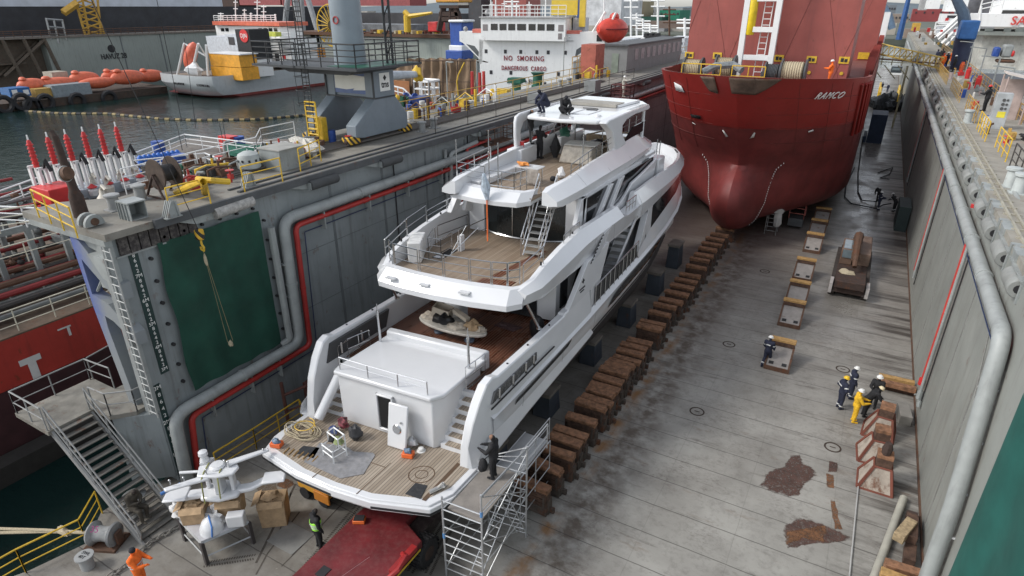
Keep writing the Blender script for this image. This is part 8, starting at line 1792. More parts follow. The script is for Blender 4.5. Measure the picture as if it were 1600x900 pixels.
q=MB(); q.prism([(X0+.2,98.3),(X1-1.4,98.3),(X1-.2,101),(X1-.2,150),(X0+.2,150)],'z',2.3,2.45); q.obj('aft_deck',M('ship_deck_brown',(.2,.15,.11),.8,dust=.2),sv,smooth=0)
text('BEN LAPEROUSE',(ay_(279,131,96.2).x,96.3,ay_(279,131,96.2).z),(1,0,0),(0,0,1),.75,blk,sv,'ship_name',.05,sx=.75); text('LUXEMBOURG',(ay_(318,134,96.2).x,96.1,ay_(318,134,96.2).z),(1,0,0),(0,0,1),.8,blk,sv,'home_port',.05,sx=.9)
def svb(nm,x0,y0,x1,y1,Y,d_,m_,par=sv,**k): q=MB(); pb(q,x0,y0,x1,y1,Y,d_); return q.obj(nm,m_,par,**k)
svb('yellow_container',328,84,374,104,103,5,M('container_orange_yellow',(.72,.34,.03),.5,streak=.1)); svb('yellow_container',331,105,378,124,103,5,M('container_orange_yellow',(0,0,0)))
svb('container_edge',327,83,375,85,102.9,5.2,white)
svb('aft_house',325,57,360,95,112,10,M('house_grey_white',(.52,.56,.60),.5)); svb('engine_casing',354,54,372,92,110,6,M('house_grey_white',(0,0,0))); svb('casing_window',357,58,366,70,109.9,.1,M('port_dark',(0,0,0)))
svb('funnel',371,46,392,94,109,6,blk); svb('funnel_base',377,94,396,120,108,6,wp_)
q=MB(); p=ay_(381,56,108.9); q.lathe([(0,-.05),(1.5,-.05),(1.5,.05),(0,.05)],p,20,'y'); q.obj('funnel_disc',red2,sv); text('DJN',p+V((0,-.1,0)),(1,0,0),(0,0,1),1.3,wlet,sv,'lettering',.02)
svb('wheelhouse',338,41,438,60,124,8,wp_); svb('wheelhouse_roof',332,34,436,40,123,10,M('roof_orange_red',(.6,.14,.08),.5)); 
for x in (345,352,404,412,420,428): svb('bridge_window',x,44,x+5,49,123.9,.1,glassd)
svb('forward_house',400,60,455,80,122,9,wp_); svb('forward_house',402,82,457,103,122,9,wp_); svb('door',430,84,436,97,121.9,.1,blk); svb('red_box',441,86,446,92,121.9,.1,red2)
svb('bow_bulwark',455,98,500,120,140,9,sh_); svb('orange_gear',453,76,485,92,138,6,M('gear_orange',(.65,.28,.05),.6,var=.4,scale=1))
svb('yellow_locker',398,48,404,62,120,2,yel); svb('lime_boat',410,50,430,57,119,2,M('lime_yellow',(.6,.65,.1),.4))
q=MB()
for x,y0,y1,w_ in ((345,20,34,1.2),(368,0,34,.9),(382,14,34,.8),(392,20,34,.5),(402,0,34,1.2),(412,8,34,1.0),(430,22,34,.4)):
    a=ay_(x,y1,127); b=ay_(x,y0,127); q.tube(a,b,.16,n=5)
    for k in range(3): p=a.lerp(b,.3+.3*k); q.tube(p-V((w_,0,0)),p+V((w_,0,0)),.1,n=4)
q.obj('mast',wp_,sv)
q=MB(); q.rail([ay_(335,34,126),ay_(432,34,126)],1.6,3,.08,2); q.rail([ay_(400,60,121),ay_(455,60,121)],1.4,2,.08,2); q.obj('ship_rail',wp_,sv)
rb=thing('rescue_boat','orange free fall boat tilted on white launch frame at the offshore ship stern','lifeboat',tuple(ay_(297,88,101)))
p=ay_(298,87,101); q=MB(); q.T=Matrix.Translation(p)@Matrix.Rotation(R(-52),4,'Y'); q.sph((0,0,0),(3.9,1.5,1.5),14,10); q.sph((.8,0,1.1),(1.3,1,.8),10,6); q.obj('boat_shell',M('orange_pink_gelcoat',(.65,.14,.08),.4,dust=.1),rb)
q=MB()
for dx in (0,10):
    q.tube(ay_(276+dx*2.2,122,100),ay_(288+dx*2.2,68,100),.3,n=6); q.tube(ay_(288+dx*2.2,68,100),ay_(322,88,102),.2,n=6)
q.tube(ay_(325,118,101),ay_(322,70,101),.3,n=6); q.tube(ay_(276,118,100),ay_(300,122,100),.25,n=6); q.obj('launch_frame',wp_,rb)
q=MB(); q.lump(tuple(ay_(303,110,100)),(2.5,1.5,1.5),5,.3,flat=-1); q.obj('white_winch',white,rb)
q=MB()
for k in range(10): 
    p=ay_(400+k*5,118-(k%3),128); q.path([p,p+V((.2,0,2.5)),p+V((-1,0,5)),p+V((-2,0,6))],.18,5)
q.obj('curved_pipes',wp_,sv)
# A-frame legs behind
q=MB()
for a_,b_ in (((450,-5),(443,60)),((460,-5),(475,70)),((470,-5),(474,50)),((480,-5),(500,60))): q.tube(ay_(*a_,165),ay_(*b_,165),.9,n=8)
tag(q.obj('a_frame',M('aframe_grey',(.33,.34,.35),.6)),'tall grey A-frame legs rising behind the offshore ship bow','frame')
t_=thing('yellow_reel','large yellow spoked reel with dark hub standing left of the crane tower','reel',tuple(ay_(515,42,150))); p=ay_(518,40,150)
q=MB()
for k in range(22): an=6.2832*k/22; q.tube(p+V((1.5*math.cos(an),0,1.5*math.sin(an))),p+V((5.8*math.cos(an),0,5.8*math.sin(an))),.14,n=4)
q.path([p+V((5.9*math.cos(6.2832*k/28),0,5.9*math.sin(6.2832*k/28))) for k in range(28)],.22,5,True); q.obj('reel_spokes',yel,t_); q=MB(); q.lathe([(.1,.3),(4.6,.4),(4.6,2.2),(.1,2.3)],p,24,'y'); q.obj('reel_core',M('reel_dark_brown',(.09,.075,.05),.8),t_)  # plain dark brown core behind the yellow spokes
q=MB(); pb(q,487,52,494,88,150,2); pb(q,496,54,500,86,150,2); tag(q.obj('yellow_pillar',yel),'pair of yellow pillars left of the big yellow reel','pillar')
# --- barge with orange lifeboats
bg_=thing('work_barge','low brown barge with tyre fenders carrying orange lifeboats and cabins','barge',(-163,78,-2))
q=MB(); q.prism([(-157,58),(-156.5,99),(-172,101),(-174,58)],'z',-2.2,-.4); q.obj('barge_hull',M('barge_brown',(.06,.045,.035),.85,rust=.6,var=.3),bg_)
for i,(px,py) in enumerate(((5,163),(33,159),(50,166),(70,160),(120,158),(170,154))):
    p=ax_(px,py,-156.7); q=MB(); q.path([p+V((.3,1.5*math.cos(6.2832*k/12),1.5*math.sin(6.2832*k/12))) for k in range(12)],.5,6,True); q.obj('tyre_fender',blk,bg_)
def bx(nm,x0,y0,x1,y1,X,d_,m_,label,cat,z0=None):
    a=ax_(x0,y1,X); b=ax_(x1,y1,X); zt_=ax_((x0+x1)/2,y0,X).z; zb=(a.z+b.z)/2; q=MB(); q.bb(X-d_,a.y,zb,X,b.y,zt_); return tag(q.obj(nm,m_),label,cat)
bx('blue_cabin',17,137,50,151,-158,4,M('cabin_blue',(.02,.11,.30),.5),'small blue cabin with white windows at the left end of the barge','cabin')
q=MB(); 
for x in (20,38): a=ax_(x,148,-157.9); b=ax_(x+6,140,-157.9); q.bb(-157.95,a.y,a.z,-157.85,b.y,b.z)
tag(q.obj('cabin_windows',wlet),'white framed windows of the small blue barge cabin','window'); o=bpy.data.objects['cabin_windows']; o.parent=bpy.data.objects['blue_cabin']; del o['category']
bx('grey_container',85,131,146,151,-158,5,M('container_grey_blue',(.22,.26,.28),.6,streak=.3),'grey blue container in the middle of the barge','container')
bx('yellow_frame_box',58,138,85,152,-158.5,3,M('worn_yellow_paint',(0,0,0)),'yellow railed frame between the blue cabin and grey container','frame')
bx('beige_hut',83,112,108,123,-166,4,M('hut_beige',(.36,.33,.27),.7),'small beige hut standing behind the orange boats on the barge','hut')
obm=M('lifeboat_faded_orange',(.62,.13,.06),.5,dust=.2,var=.2)
def boat(px,py,w_px,label,h=1.0,hood=True,X=-163):
    p=ax_(px,py,X); L=abs(ax_(px+w_px/2,py,X).y-ax_(px-w_px/2,py,X).y)/2
    t_=thing('lifeboat',label,'lifeboat',tuple(p),group='orange lifeboats stored on the barge'); q=MB(); rings=[]
    for k in range(11):
        t=k/10; w_=max(.05,math.sin(math.pi*t)**.45); rings.append([p+V((1.7*w_*math.cos(a_),-L+2*L*t,(1.5*h if math.sin(a_)>0 else 1.5)*w_*math.sin(a_))) for a_ in [6.2832*i/14 for i in range(14)]])
    q.rings(rings); q.obj('boat_shell',obm,t_)
    if hood: q=MB(); q.sph(p+V((0,-L*.5,1.35*h)),(.9,L*.22,.55),10,6); q.obj('cockpit',obm,t_)
boat(50,133,50,'orange lifeboat behind the small blue cabin on the barge'); boat(90,129,65,'long faded orange lifeboat left of the beige hut',.8); boat(132,123,50,'orange lifeboat with a raised cockpit right of the beige hut',1.1)
boat(152,128,62,'flat orange lifeboat canopy above the grey container',.7,False,-160); boat(180,119,45,'orange lifeboat with a hood at the back of the barge',1.0); boat(200,122,57,'large orange lifeboat near the right end of the barge',1.3,True,-160); boat(236,119,42,'red orange lifeboat at the right end of the barge',1.1)
# floating boom
q=MB(); pts=[(40,174),(80,177),(120,178),(170,178),(210,182),(250,186),(300,188),(350,188),(400,187),(440,184),(480,180)]; P=[az_(x,y,-1.95) for x,y in pts]
q2=MB(); 
for a_,b_ in zip(P,P[1:]):
    for k in range(6):
        (q if k%2 else q2).tube(a_.lerp(b_,k/6),a_.lerp(b_,(k+.85)/6),.32,n=6)
fb=thing('floating_boom','long black and yellow floating boom lying across the harbour water','boom',(0,0,-2)); q.obj('yellow_float',M('boom_float_yellow',(.27,.21,.10),.8),fb); q2.obj('black_float',blk,fb)
# --- floating dock with wall lettered HAVUZ 28
fd=thing('floating_dock','far grey floating dock wall lettered HAVUZ 28 behind the orange lifeboats','floating dock',(-203,120,-2))
fdm=M('far_dock_grey',(.27,.30,.275),.6,streak=.45,var=.1,scale=.1,rust=.05)
q=MB(); q.bb(-208,96,-2.2,-203,175,10.0); q.obj('dock_wall_plate',fdm,fd,smooth=0); q=MB(); q.bb(-209,80,10.0,-202.5,176,10.5); q.obj('walkway',M('walkway_brown_grey',(.17,.15,.13),.8,rust=.3),fd); q=MB(); q.rail([(-202.7,80,10.5),(-202.7,175,10.5)],1.5,3,.09,2.2); q.obj('walkway_rail',rusty,fd)
q=MB(); 
for y in (86,91,96): q.tube((-203,y,10),(-202.8,y+2,-1),.5,n=6)
q.tube((-203,84,1),(-203,96,9.5),.5,n=4); q.tube((-205,82,0),(-205,95,9),.4,n=4); q.bb(-207,80,3.8,-203,90,4.2); q.obj('end_frame',M('end_frame_brown',(.10,.08,.06),.8,rust=.4),fd)
q=MB(); q.bb(-215,80,-2.1,-206,97,9.8); q.obj('end_plates',M('end_frame_brown',(0,0,0)),fd)
pt_=ax_(178,88,-203); text('HAVUZ 28',(-202.9,pt_.y,pt_.z),(0,1,0),(0,0,1),2.1,blk,fd,'lettering',.05,sx=.8,bold=.03)
q=MB(); pt_=ax_(174,76,-203); q.lathe([(.4,-.06),(1.1,-.06),(1.1,.06),(.4,.06)],(-202.95,pt_.y,pt_.z),16,'x'); q.obj('dock_emblem',blk,fd)
q=MB(); 
for px in (187,250): p=ax_(px,60,-203); q.bb(-202.98,p.y,-2,-202.9,p.y+.3,9.9)
q.obj('wall_seam',M('seam_dark_grey',(0,0,0)),fd)
# black ship inside that dock
bs_=thing('black_ship','black hulled ship with a white band inside the far floating dock','ship',(-225,130,0))
q=MB(); q.bb(-240,60,5,-216,230,18.0); q.obj('black_hull',M('black_hull',(.022,.024,.03),.6,var=.3,scale=.3),bs_); q=MB(); q.bb(-240,60,18.0,-215.8,165,20.3); q.obj('white_band',M('white_blue_sheet',(.5,.54,.6),.6,var=.12,scale=.3),bs_); q=MB(); q.bb(-238,60,20.3,-222,100,40); q.obj('cream_house',M('cream_house',(0,0,0)),bs_); q=MB(); q.bb(-239,100,20.3,-220,112,40); q.obj('white_house',M('house_grey_white',(0,0,0)),bs_); q=MB(); q.bb(-238,112,20.3,-222,165,23); q.bb(-236,130,26,-222,170,27); q.obj('upper_works',M('upper_works_grey',(.15,.16,.17),.7,var=.5,scale=.5),bs_)
# yellow lattice crane
yc=thing('lattice_crane','yellow lattice crane tower standing on the far floating dock','crane',(-206,112,10.5))
q=MB()
A_=[ax_(px,py,-205) for px,py in ((134,57),(158,56),(120,-5),(150,-5))]
for (a0,a1,b0,b1) in ((134,57,116,-5),(140,57,128,-5),(163,54,140,-12),(158,55,152,-5)): q.tube(ax_(a0,a1,-205),ax_(b0,b1,-205),.35,n=4)
for k in range(6): q.tube(ax_(133-k*3,55-k*10,-205),ax_(160-k*3,46-k*10,-205),.22,n=4); q.tube(ax_(160-k*3,55-k*10,-205),ax_(132-k*3,46-k*10,-205),.22,n=4)
q.obj('lattice_tower',M('crane_ochre',(.5,.30,.05),.6,rust=.2),yc); q=MB(); q.tube(ax_(99,20,-204),ax_(120,5,-204),1.0,n=4); q.obj('jib',M('crane_ochre',(0,0,0)),yc)
q=MB()
for a_,b_ in (((72,28),(80,62)),((84,30),(92,68)),((97,30),(104,62)),((72,30),(98,32)),((75,42),(100,44)),((78,54),(102,54))): q.tube(ax_(*a_,-203),ax_(*b_,-203),.3,n=4)
tag(q.obj('access_tower',steel),'grey tubular access tower left of the yellow lattice crane','tower')
# --- second far dock and ships across the top
def fb_(nm,label,cat,Y,rects): return gbox(nm,label,cat,Y,0,rects)
fb_('far_ship','dark hulled ship with faded red containers along the top edge','ship',230,[('dark_hull',250,20,720,70,0,25,M('far_hull_dark',(.05,.05,.055),.7,var=.4,scale=.15,rust=.2)),('red_container',250,-12,322,14,5,12,M('container_faded_red',(.28,.07,.07),.7,streak=.3)),('red_container',373,-14,437,8,5,12,M('container_faded_red',(0,0,0))),('red_container',440,-14,640,9,5,12,M('container_faded_red',(0,0,0))),('brown_frame',324,-20,372,20,5,12,rustd)])
fb_('far_dock','grey floating dock side with cluttered brown top left of the white tanker','floating dock',150,[('dock_side',455,56,720,96,0,12,fdm),('dock_top',455,52,720,57,-1,14,rusty),('upper_dock',540,38,640,52,8,10,M('upper_works_grey',(0,0,0))),('lower_wall',560,90,720,130,-1,12,M('far_dock_grey',(0,0,0)))])
rng=random.Random(4)
for k in range(28):
    px=545+k*6.2+rng.uniform(-3,3); q=MB(); pb(q,px,52-rng.uniform(1,7),px+rng.uniform(2,5),53,149,2); tag(q.obj('dock_top_crate',[rusty,rope_m,yel,dgreyD,M('crate_red_brown',(.2,.08,.05),.8)][k%5]),'small crate or machine among the clutter on the far grey dock top','crate','clutter on the far grey dock top')
t_=thing('yellow_pedestal_crane','yellow pedestal crane with a raised jib on the far grey dock','crane',tuple(ay_(636,50,146)))
q=MB(); q.tube(ay_(637,50,146),ay_(636,24,146),1.0,n=10); q.tube(ay_(636,26,146),ay_(675,20,146),.7,.35,n=6); q.tube(ay_(632,18,146),ay_(640,26,146),.7,n=6); q.obj('pedestal_and_jib',yel,t_)
q=MB(); pb(q,668,34,683,50,147,4); tag(q.obj('red_tank',red2,bevel=.3),'red tank cylinder beside the yellow pedestal crane','tank')
t_=thing('brown_portal_crane','brown portal crane with an orange cab above the blue tug','crane',tuple(ay_(700,20,142)))
q=MB(); 
for a_,b_ in (((693,12),(686,48)),((706,12),(704,46)),((712,12),(722,46)),((688,22),(718,22)),((692,30),(716,30))): q.tube(ay_(*a_,142),ay_(*b_,142),.8,n=5)
pb(q,686,8,716,13,141,5); q.obj('portal_legs',rustd,t_); q=MB(); pb(q,680,-12,718,4,141,6); q.obj('crane_cab',M('cab_orange',(.6,.3,.05),.6,rust=.2),t_,bevel=.3)
t_=thing('blue_tug','bright blue tug with a tall blue funnel left of the white tanker','tug',tuple(ay_(712,90,130)))
for nm,x0,y0,x1,y1,dy,m_ in (('funnel',703,34,722,72,0,bluep),('funnel_top',700,31,724,35,-.5,white),('wheelhouse',701,71,722,80,-1,white),('hull',696,79,722,93,-2,bluep)): q=MB(); pb(q,x0,y0,x1,y1,130+dy,5); q.obj(nm,m_,t_,bevel=.2)
# right part of the background
fb_('red_tower_block','large red ship upperworks behind the white tanker funnel','ship',190,[('red_block',770,-10,822,36,0,10,wr),('dark_block',732,-5,752,45,0,10,M('far_hull_dark',(0,0,0))),('lattice_block',900,0,970,40,10,20,M('white_lattice_house',(.55,.56,.57),.6,var=.3,scale=.4))])
cityc=[(.24,.23,.21),(.30,.28,.25),(.2,.2,.2),(.33,.31,.27)]
for k,(x0,y0,x1,y1,Y,c_,lb_) in enumerate(((975,2,1002,28,300,(.30,.24,.15),'ochre lattice-faced building beyond the orange lifeboat'),(1000,12,1066,26,330,(.27,.28,.28),'long grey warehouse with small windows on the far quay'),(1030,16,1062,32,310,(.02,.18,.11),'bright green warehouse on the far quay'),(972,26,1034,34,300,(.015,.07,.05),'dark green netted quay edge in the distance'),(970,33,1070,44,290,(.16,.12,.10),'row of brown quay sheds in the distance'),(715,-10,760,12,280,(.28,.27,.25),'grey far building left of the white tanker roof'),(820,-20,900,10,300,(.30,.29,.28),'pale far building behind the tanker funnel'),(1380,8,1400,22,420,(.16,.18,.2),'distant dark quay building beyond the red ship'),(1425,14,1490,34,330,(.24,.05,.05),'long dark red shed at the far right end'),(1392,22,1420,36,300,(.22,.18,.15),'brown shed at the far end of the dock'))):
    t_=gbox('quay_building',lb_,'building',Y,20,[('wall',x0,y0,x1,y1,0,18,M('quay_wall_%s'%'abcdefghij'[k],c_,.8,var=.2,scale=.1))])
    for j in range(5): 
        if y1-y0>11: 
            q=MB(); px=x0+(x1-x0)*(j+.5)/5; pb(q,px-1.2,y0+4,px+1.2,y0+7,Y-.2,.2); q.obj('window',M('port_dark',(0,0,0)),t_,smooth=0)
# land, hills
q=MB(); q.bb(-1500,440,-2.2,1500,1400,1.0); struct(q.obj('far_land',M('far_land',(.09,.10,.08),.95,var=.3,scale=.02),smooth=0))
rows=[]
for j in range(7):
    rows.append([V((-1600+55*i,1100+j*130,2+max(0,(1-abs(j-3.5)/3.5))*(20+26*noise.noise(V((i*.13,j*.3,1)))+10*noise.noise(V((i*.4,j,7)))))) for i in range(60)])
q=MB(); q.grid(rows); struct(q.obj('far_hills',M('far_hills_blue_grey',(.10,.13,.15),.95,var=.15,scale=.01)))
rng=random.Random(9)
for k in range(46):
    X=-620+k*19+rng.uniform(-6,6); Y=450+rng.uniform(0,60); h=rng.uniform(5,15); w_=rng.uniform(12,26); q=MB(); q.bb(X,Y,.5,X+w_,Y+12,h); tag(q.obj('town_block',M('town_%d'%(k%5),[(.33,.31,.28),(.26,.25,.24),(.38,.35,.3),(.22,.17,.14),(.3,.3,.31)][k%5],.85,var=.2,scale=.1),smooth=0),'low town building in the distant skyline across the harbour','building','distant town buildings across the harbour')
# masts and cranes cluttering the far skyline
for k,(px,y0,y1,Y,c_) in enumerate(((986,-5,60,140,0),(1028,-5,55,150,0),(1016,38,60,130,0),(1070,28,60,130,0),(1046,10,60,160,1),(995,20,60,150,0),(1005,30,60,140,0),(800,-5,26,120,0))):
    q=MB(); a=ay_(px,y1,Y); b=ay_(px,y0,Y); q.tube(a,b,.25,n=5); 
    for j in (.5,.75,.9): p=a.lerp(b,j); q.tube(p-V((1.6,0,0)),p+V((1.6,0,0)),.15,n=4)
    tag(q.obj('ship_mast',[wp_,rusty][c_]),'thin ship mast with crosstrees in the skyline left of the red ship','mast','thin ship masts left of the red ship')
# cargo-free wire: long hanging wires over the water on the left
q=MB(); q.tube(ay_(244,-5,60),ay_(284,190,60),.05,n=4); q.tube(ay_(288,60,60),ay_(306,200,60),.04,n=4) ; tag(q.obj('crane_wires',blk),'thin dark crane wires hanging over the harbour water','wire')
for k,(px,y0,y1) in enumerate(((285,172,235),(351,172,235),(356,172,235),(463,160,190),(481,160,190))):
    p=az_(px,y1,7.9); q=MB(); b=V((p.x,p.y,p.z)); q.tube(b,b+V((0,0,2.2)),.03,n=5); tag(q.obj('whip_antenna',dgreyD),'thin dark whip pole on the moored tanker barrel deck','pole','thin whip poles on the moored tanker deck')
# ================= RIGHT WING DECK AND BEYOND =================
def RD(px,py): return az_(px,py,DZ)
def rthing(nm,label,cat,x,y): return thing(nm,label,cat,(x,y,DZ))
# electrical cabinet
p=V((7.0,49.4,DZ)); h_=2.2
t_=rthing('control_cabinet','tall pale grey control cabinet with dials and a yellow notice on the right wing','cabinet',p.x,p.y)
q=MB(); q.bb(p.x-.6,p.y-.5,DZ,p.x+.6,p.y+.5,DZ+3.0); q.obj('cabinet_body',M('cabinet_pale_grey',(.38,.40,.41),.5,streak=.15),t_,bevel=.03)
q=MB(); q.bb(p.x-.2,p.y-.52,DZ+1.0,p.x+.4,p.y-.5,DZ+1.5); q.obj('yellow_notice',M('notice_yellow',(.7,.6,.05),.6),t_)
q=MB()
for dz in (1.75,2.1,2.45): q.lathe([(0,-.03),(.13,-.03),(.13,.03),(0,.03)],p+V((0,-.52,dz)),10,'y'); q.lathe([(0,-.03),(.1,-.03),(.1,.03),(0,.03)],p+V((.28,-.52,dz)),10,'y')
q.obj('dial',M('dial_dark',(.08,.08,.08),.4),t_); t_.scale=(.68,.68,.72)
t_=rthing('pale_shelter','pale open shelter with a sloped roof behind the grey control cabinet','shelter',8.0,53); q=MB(); q.box((8.0,53,DZ+2.9),(1.6,2.2,.1),ry=R(12)); q.obj('roof',M('shelter_pale',(.55,.50,.46),.6),t_); q=MB()
for x,y in ((7.3,52),(8.6,52),(7.3,54),(8.6,54)): q.tube((x,y,DZ),(x,y,DZ+2.9),.05,n=6)
q.bb(7.3,53.95,DZ,8.6,54,DZ+2.6); q.obj('shelter_frame',M('shelter_pink',(.42,.33,.30),.7),t_)
q=MB(); q.bb(8.0,43.0,DZ,8.7,43.08,DZ+1.9); q.box((8.4,43.6,DZ+2.0),(1.0,1.6,.06)); 
for x,y in ((8.0,43.0),(8.75,43.0),(8.0,44.3),(8.75,44.3)): q.tube((x,y,DZ),(x,y,DZ+2.0),.05,n=6)
tag(q.obj('white_roofed_stand',M('cabinet_pale_grey',(0,0,0))),'white roofed stand at the right edge of the picture','stand')
for i,(px,py,lb) in enumerate(((1576,292,'large pale double bollard on the right wing near the yellow stair rails'),(1589,302,'large pale round bollard on the right wing, the front one'),(1510,192,'pale bollard on the right wing farther than the control cabinet'))):
    p=RD(px,py); bollard(p.x,p.y,DZ,lb,.24,.85,M('bollard_pale',(.42,.45,.44),.5,rust=.1))
def rrail(x0,y0,x1,y1,label,m=yel,h=1.1,nr=3,sp=1.2):
    q=MB(); q.rail([(x0,y0,DZ),(x1,y1,DZ)],h,nr,.03,sp); return tag(q.obj('yellow_railing',m),label,'railing')
yw=M('worn_yellow_paint',(0,0,0))
rrail(6.3,38.4,6.3,42.4,'yellow railing beside the steps just before the control cabinet'); rrail(7.2,35,7.2,37.2,'short yellow railing right of the big pale bollard'); rrail(6.35,34.8,6.35,37.4,'thin dark railing posts near the pale bollards',wire)
rrail(6.0,44,6.0,48.5,'yellow railing just past the control cabinet foot'); rrail(6.1,51,6.1,58,'yellow railing in the busy middle part of the right wing',yw); rrail(6.0,62,6.0,72,'worn yellow railing by the standing man on the right wing',yw); rrail(5.9,76,5.9,96,'long worn yellow railing towards the far end of the right wing',yw)
q=MB(); q.rail([(8.7,30,DZ),(8.7,140,DZ)],1.1,3,.035,2); tag(q.obj('outer_railing',M('ochre_rail',(.40,.25,.10),.7,rust=.3)),'long ochre railing along the outer edge of the right wing','railing')
rng=random.Random(21)
nm_=['drum','valve_stand','gear_box','pipe_stub']
for k in range(34):
    y=41+k*2.1+rng.uniform(-.6,.6); x=rng.uniform(6.4,8.3); kd=k%4; o=clutter([1,0,3,2][kd],x,y,DZ,1); o.name=nm_[kd]; o.data.materials[0]=[lgrey,red2,yw,rusty,M('pale_fitting',(.5,.48,.44),.6),bluep,M('pink_grey_box',(.4,.32,.3),.7)][k%7]
    tag(o,'small deck fitting among the crowded gear along the right wing deck',['drum','valve','gear','pipe'][kd],'crowded small gear along the right wing deck')
for k,(y,h) in enumerate(((58,3.0),(66,3.2),(76,3.4),(88,3.4),(100,3.6))):
    q=MB(); q.tube((8.3,y,DZ),(8.3,y,DZ+h),.06,n=6); q.tube((8.3,y,DZ+h),(7.3,y,DZ+h+.1),.05,n=6); q.box((7.2,y,DZ+h+.1),(.4,.2,.08)); tag(q.obj('deck_lamp_post',lgrey),['nearest','second','third','fourth','farthest'][k]+' thin lamp post along the right wing outer edge','lamp post')
for k,(y,c_) in enumerate(((84,red2),(92,orange),(74,red2),(45,red2))):
    q=MB(); q.lathe([(.22,0),(.24,.9),(.15,1.0),(0,1.05)],(8.2,y,DZ),12); q.box((8.2,y,DZ+1.0),(.3,.3,.3)); tag(q.obj('hydrant',c_),['red hydrant box far along the right wing','orange hydrant far along the right wing by the workers','red hydrant right of the standing man','red hydrant beside the control cabinet'][k],'hydrant')
q=MB()
for k in range(9): 
    pts=[(8.4-.5*math.sin(j*1.3+k),42.5+j*.55+.3*math.sin(k*2+j),DZ+.05+.02*k) for j in range(9)]; q.path(pts,.05,5)
tag(q.obj('hose_tangle',blk),'tangle of dark hoses on the right wing below the control cabinet','hose')
q=MB(); q.path([(5.1,32.5,10.3),(5.5,31.9,10.9),(5.6,30.8,10.7),(5.2,30.2,10.2)],.1,8); q.path([(5.3,32.5,10.3),(5.8,31.9,11.1),(5.9,30.6,10.9),(5.4,30,10.4)],.09,8); tag(q.obj('grey_hoses',gp),'pair of curved grey hoses between edge rollers on the right wall','hose')
q=MB(); q.box((4.75,31.4,10.35),(.5,.15,.15)); q.lathe([(.05,0),(.16,0),(.16,.05)],(4.75,31.4,10.45),10); tag(q.obj('red_valve',red2),'small red valve between the edge rollers on the right wall','valve')
person('person in black with a red hard hat standing behind the tall control cabinet',(7.2,57.5,DZ+.004),D(60),'fwd',blackc,blackc,hat_r)
for i,(x,y,tp_,ht_) in enumerate(((6.4,95,orangec,hat_r),(7.0,98,navy,hat_w),(7.4,92,blackc,hat_w),(6.2,104,navy,beanie),(6.9,107,blackc,beanie),(7.7,101,orangec,hat_w))):
    person(['person in an orange jacket at the yellow gangway end on the right wing','person in navy behind the orange jacketed one on the right wing','person in black right of the orange jacket on the right wing','person in navy farthest left in the far group on the right wing','person in black with dark cap in the far group on the right wing','person in an orange top farthest right in the far group on the right wing'][i],(x,y,DZ+.004),D(40*i),'stand',tp_,navy,ht_,group='people gathered far along the right wing deck')
# yellow gangway bridge from the red ship to the right wing
gw=thing('gangway_bridge','yellow lattice gangway crossing from the red ship deck to the right wing','gangway',(2,100,12))
a=V((-1.5,98,12.6)); b=V((6.2,92,11.3)); q=MB()
for off in (V((0,-.6,0)),V((0,.6,0))):
    q.tube(a+off,b+off,.07,n=5); q.tube(a+off+V((0,0,1.2)),b+off+V((0,0,1.2)),.06,n=5)
    for k in range(12): p=a.lerp(b,k/12)+off; p2=a.lerp(b,(k+1)/12)+off; q.tube(p,p2+V((0,0,1.2)),.04,n=4); q.tube(p,p+V((0,0,1.2)),.04,n=4)
q.obj('lattice_sides',M('gangway_yellow',(.55,.40,.10),.6,rust=.2),gw); q=MB(); q.prism([(a.x,a.y-.6),(b.x,b.y-.6),(b.x,b.y+.6),(a.x,a.y+.6)],'z',11.8,11.9); q.obj('walkway_plate',rusty,gw)
q=MB(); 
for x,y in ((-1,120),(3.6,120)): q.tube((x,y,0),(x,y,9.5),.15,n=6)
q.rail([(-1.5,120,9.5),(4.2,120,9.5)],1.4,3,.09,1.4)
for k in range(3): q.tube((-1.5+1.9*k,120,9.5),(.4+1.9*k,120,7.5),.08,n=5)
tag(q.obj('access_gantry',M('gantry_cream',(.5,.46,.3),.6)),'cream steel access gantry across the far end of the dock','gantry')
# far floor: barriers, van, crates, hose
for i,(x,y) in enumerate(((0.9,150),(4.1,146),(.7,160),(4.3,156))):
    q=MB(); q.rail([(x,y-5,0),(x,y+5,0)],2.6,3,.18,2.4); tag(q.obj('yellow_barrier',yel),['yellow barrier on the left of the far dock floor','yellow barrier on the right of the far dock floor','yellow barrier farther left on the dock floor','yellow barrier farther right on the dock floor'][i],'barrier')
gbox('parked_van','small dark van parked at the far end of the dock floor','van',178,5,[('van_body',1392,104,1409,117,0,4,M('van_dark',(.05,.06,.07),.3)),('windscreen',1394,106,1406,110,-.1,.1,M('painted_sky_glass',(0,0,0))),('bumper',1392,114,1409,117,-.2,.3,white)])
for i,(px,py,Y,w_,h_,m_,lb) in enumerate(((1365,222,104,2.3,4.0,M('navy_container',(.02,.035,.07),.6),'dark blue tall container beside the red ship on the dock floor'),(1375,170,135,3.5,3.2,M('dark_machinery',(.04,.045,.05),.6,var=.6,scale=2),'dark machinery pile across the far dock floor'),(1389,172,133,2.6,2.6,M('dark_machinery',(0,0,0)),'dark machinery pile at the right of the far dock floor'))):
    p=az_(px,py,0); q=MB()
    if i==0: q.bb(p.x-1,p.y-1,0,p.x+1.0,p.y+4,h_); q.bb(p.x-1.5,p.y-1,0,p.x-1.05,p.y+4,.9)
    else: 
        for k in range(6): q.lump((p.x-1.2+k*.6,p.y+rng.uniform(-2,2),1),(.9,1,rng.uniform(1,2)),k,.4,flat=-1)
    tag(q.obj(['blue_container','machinery_pile','machinery_pile'][i],m_),lb,['container','machinery','machinery'][i])
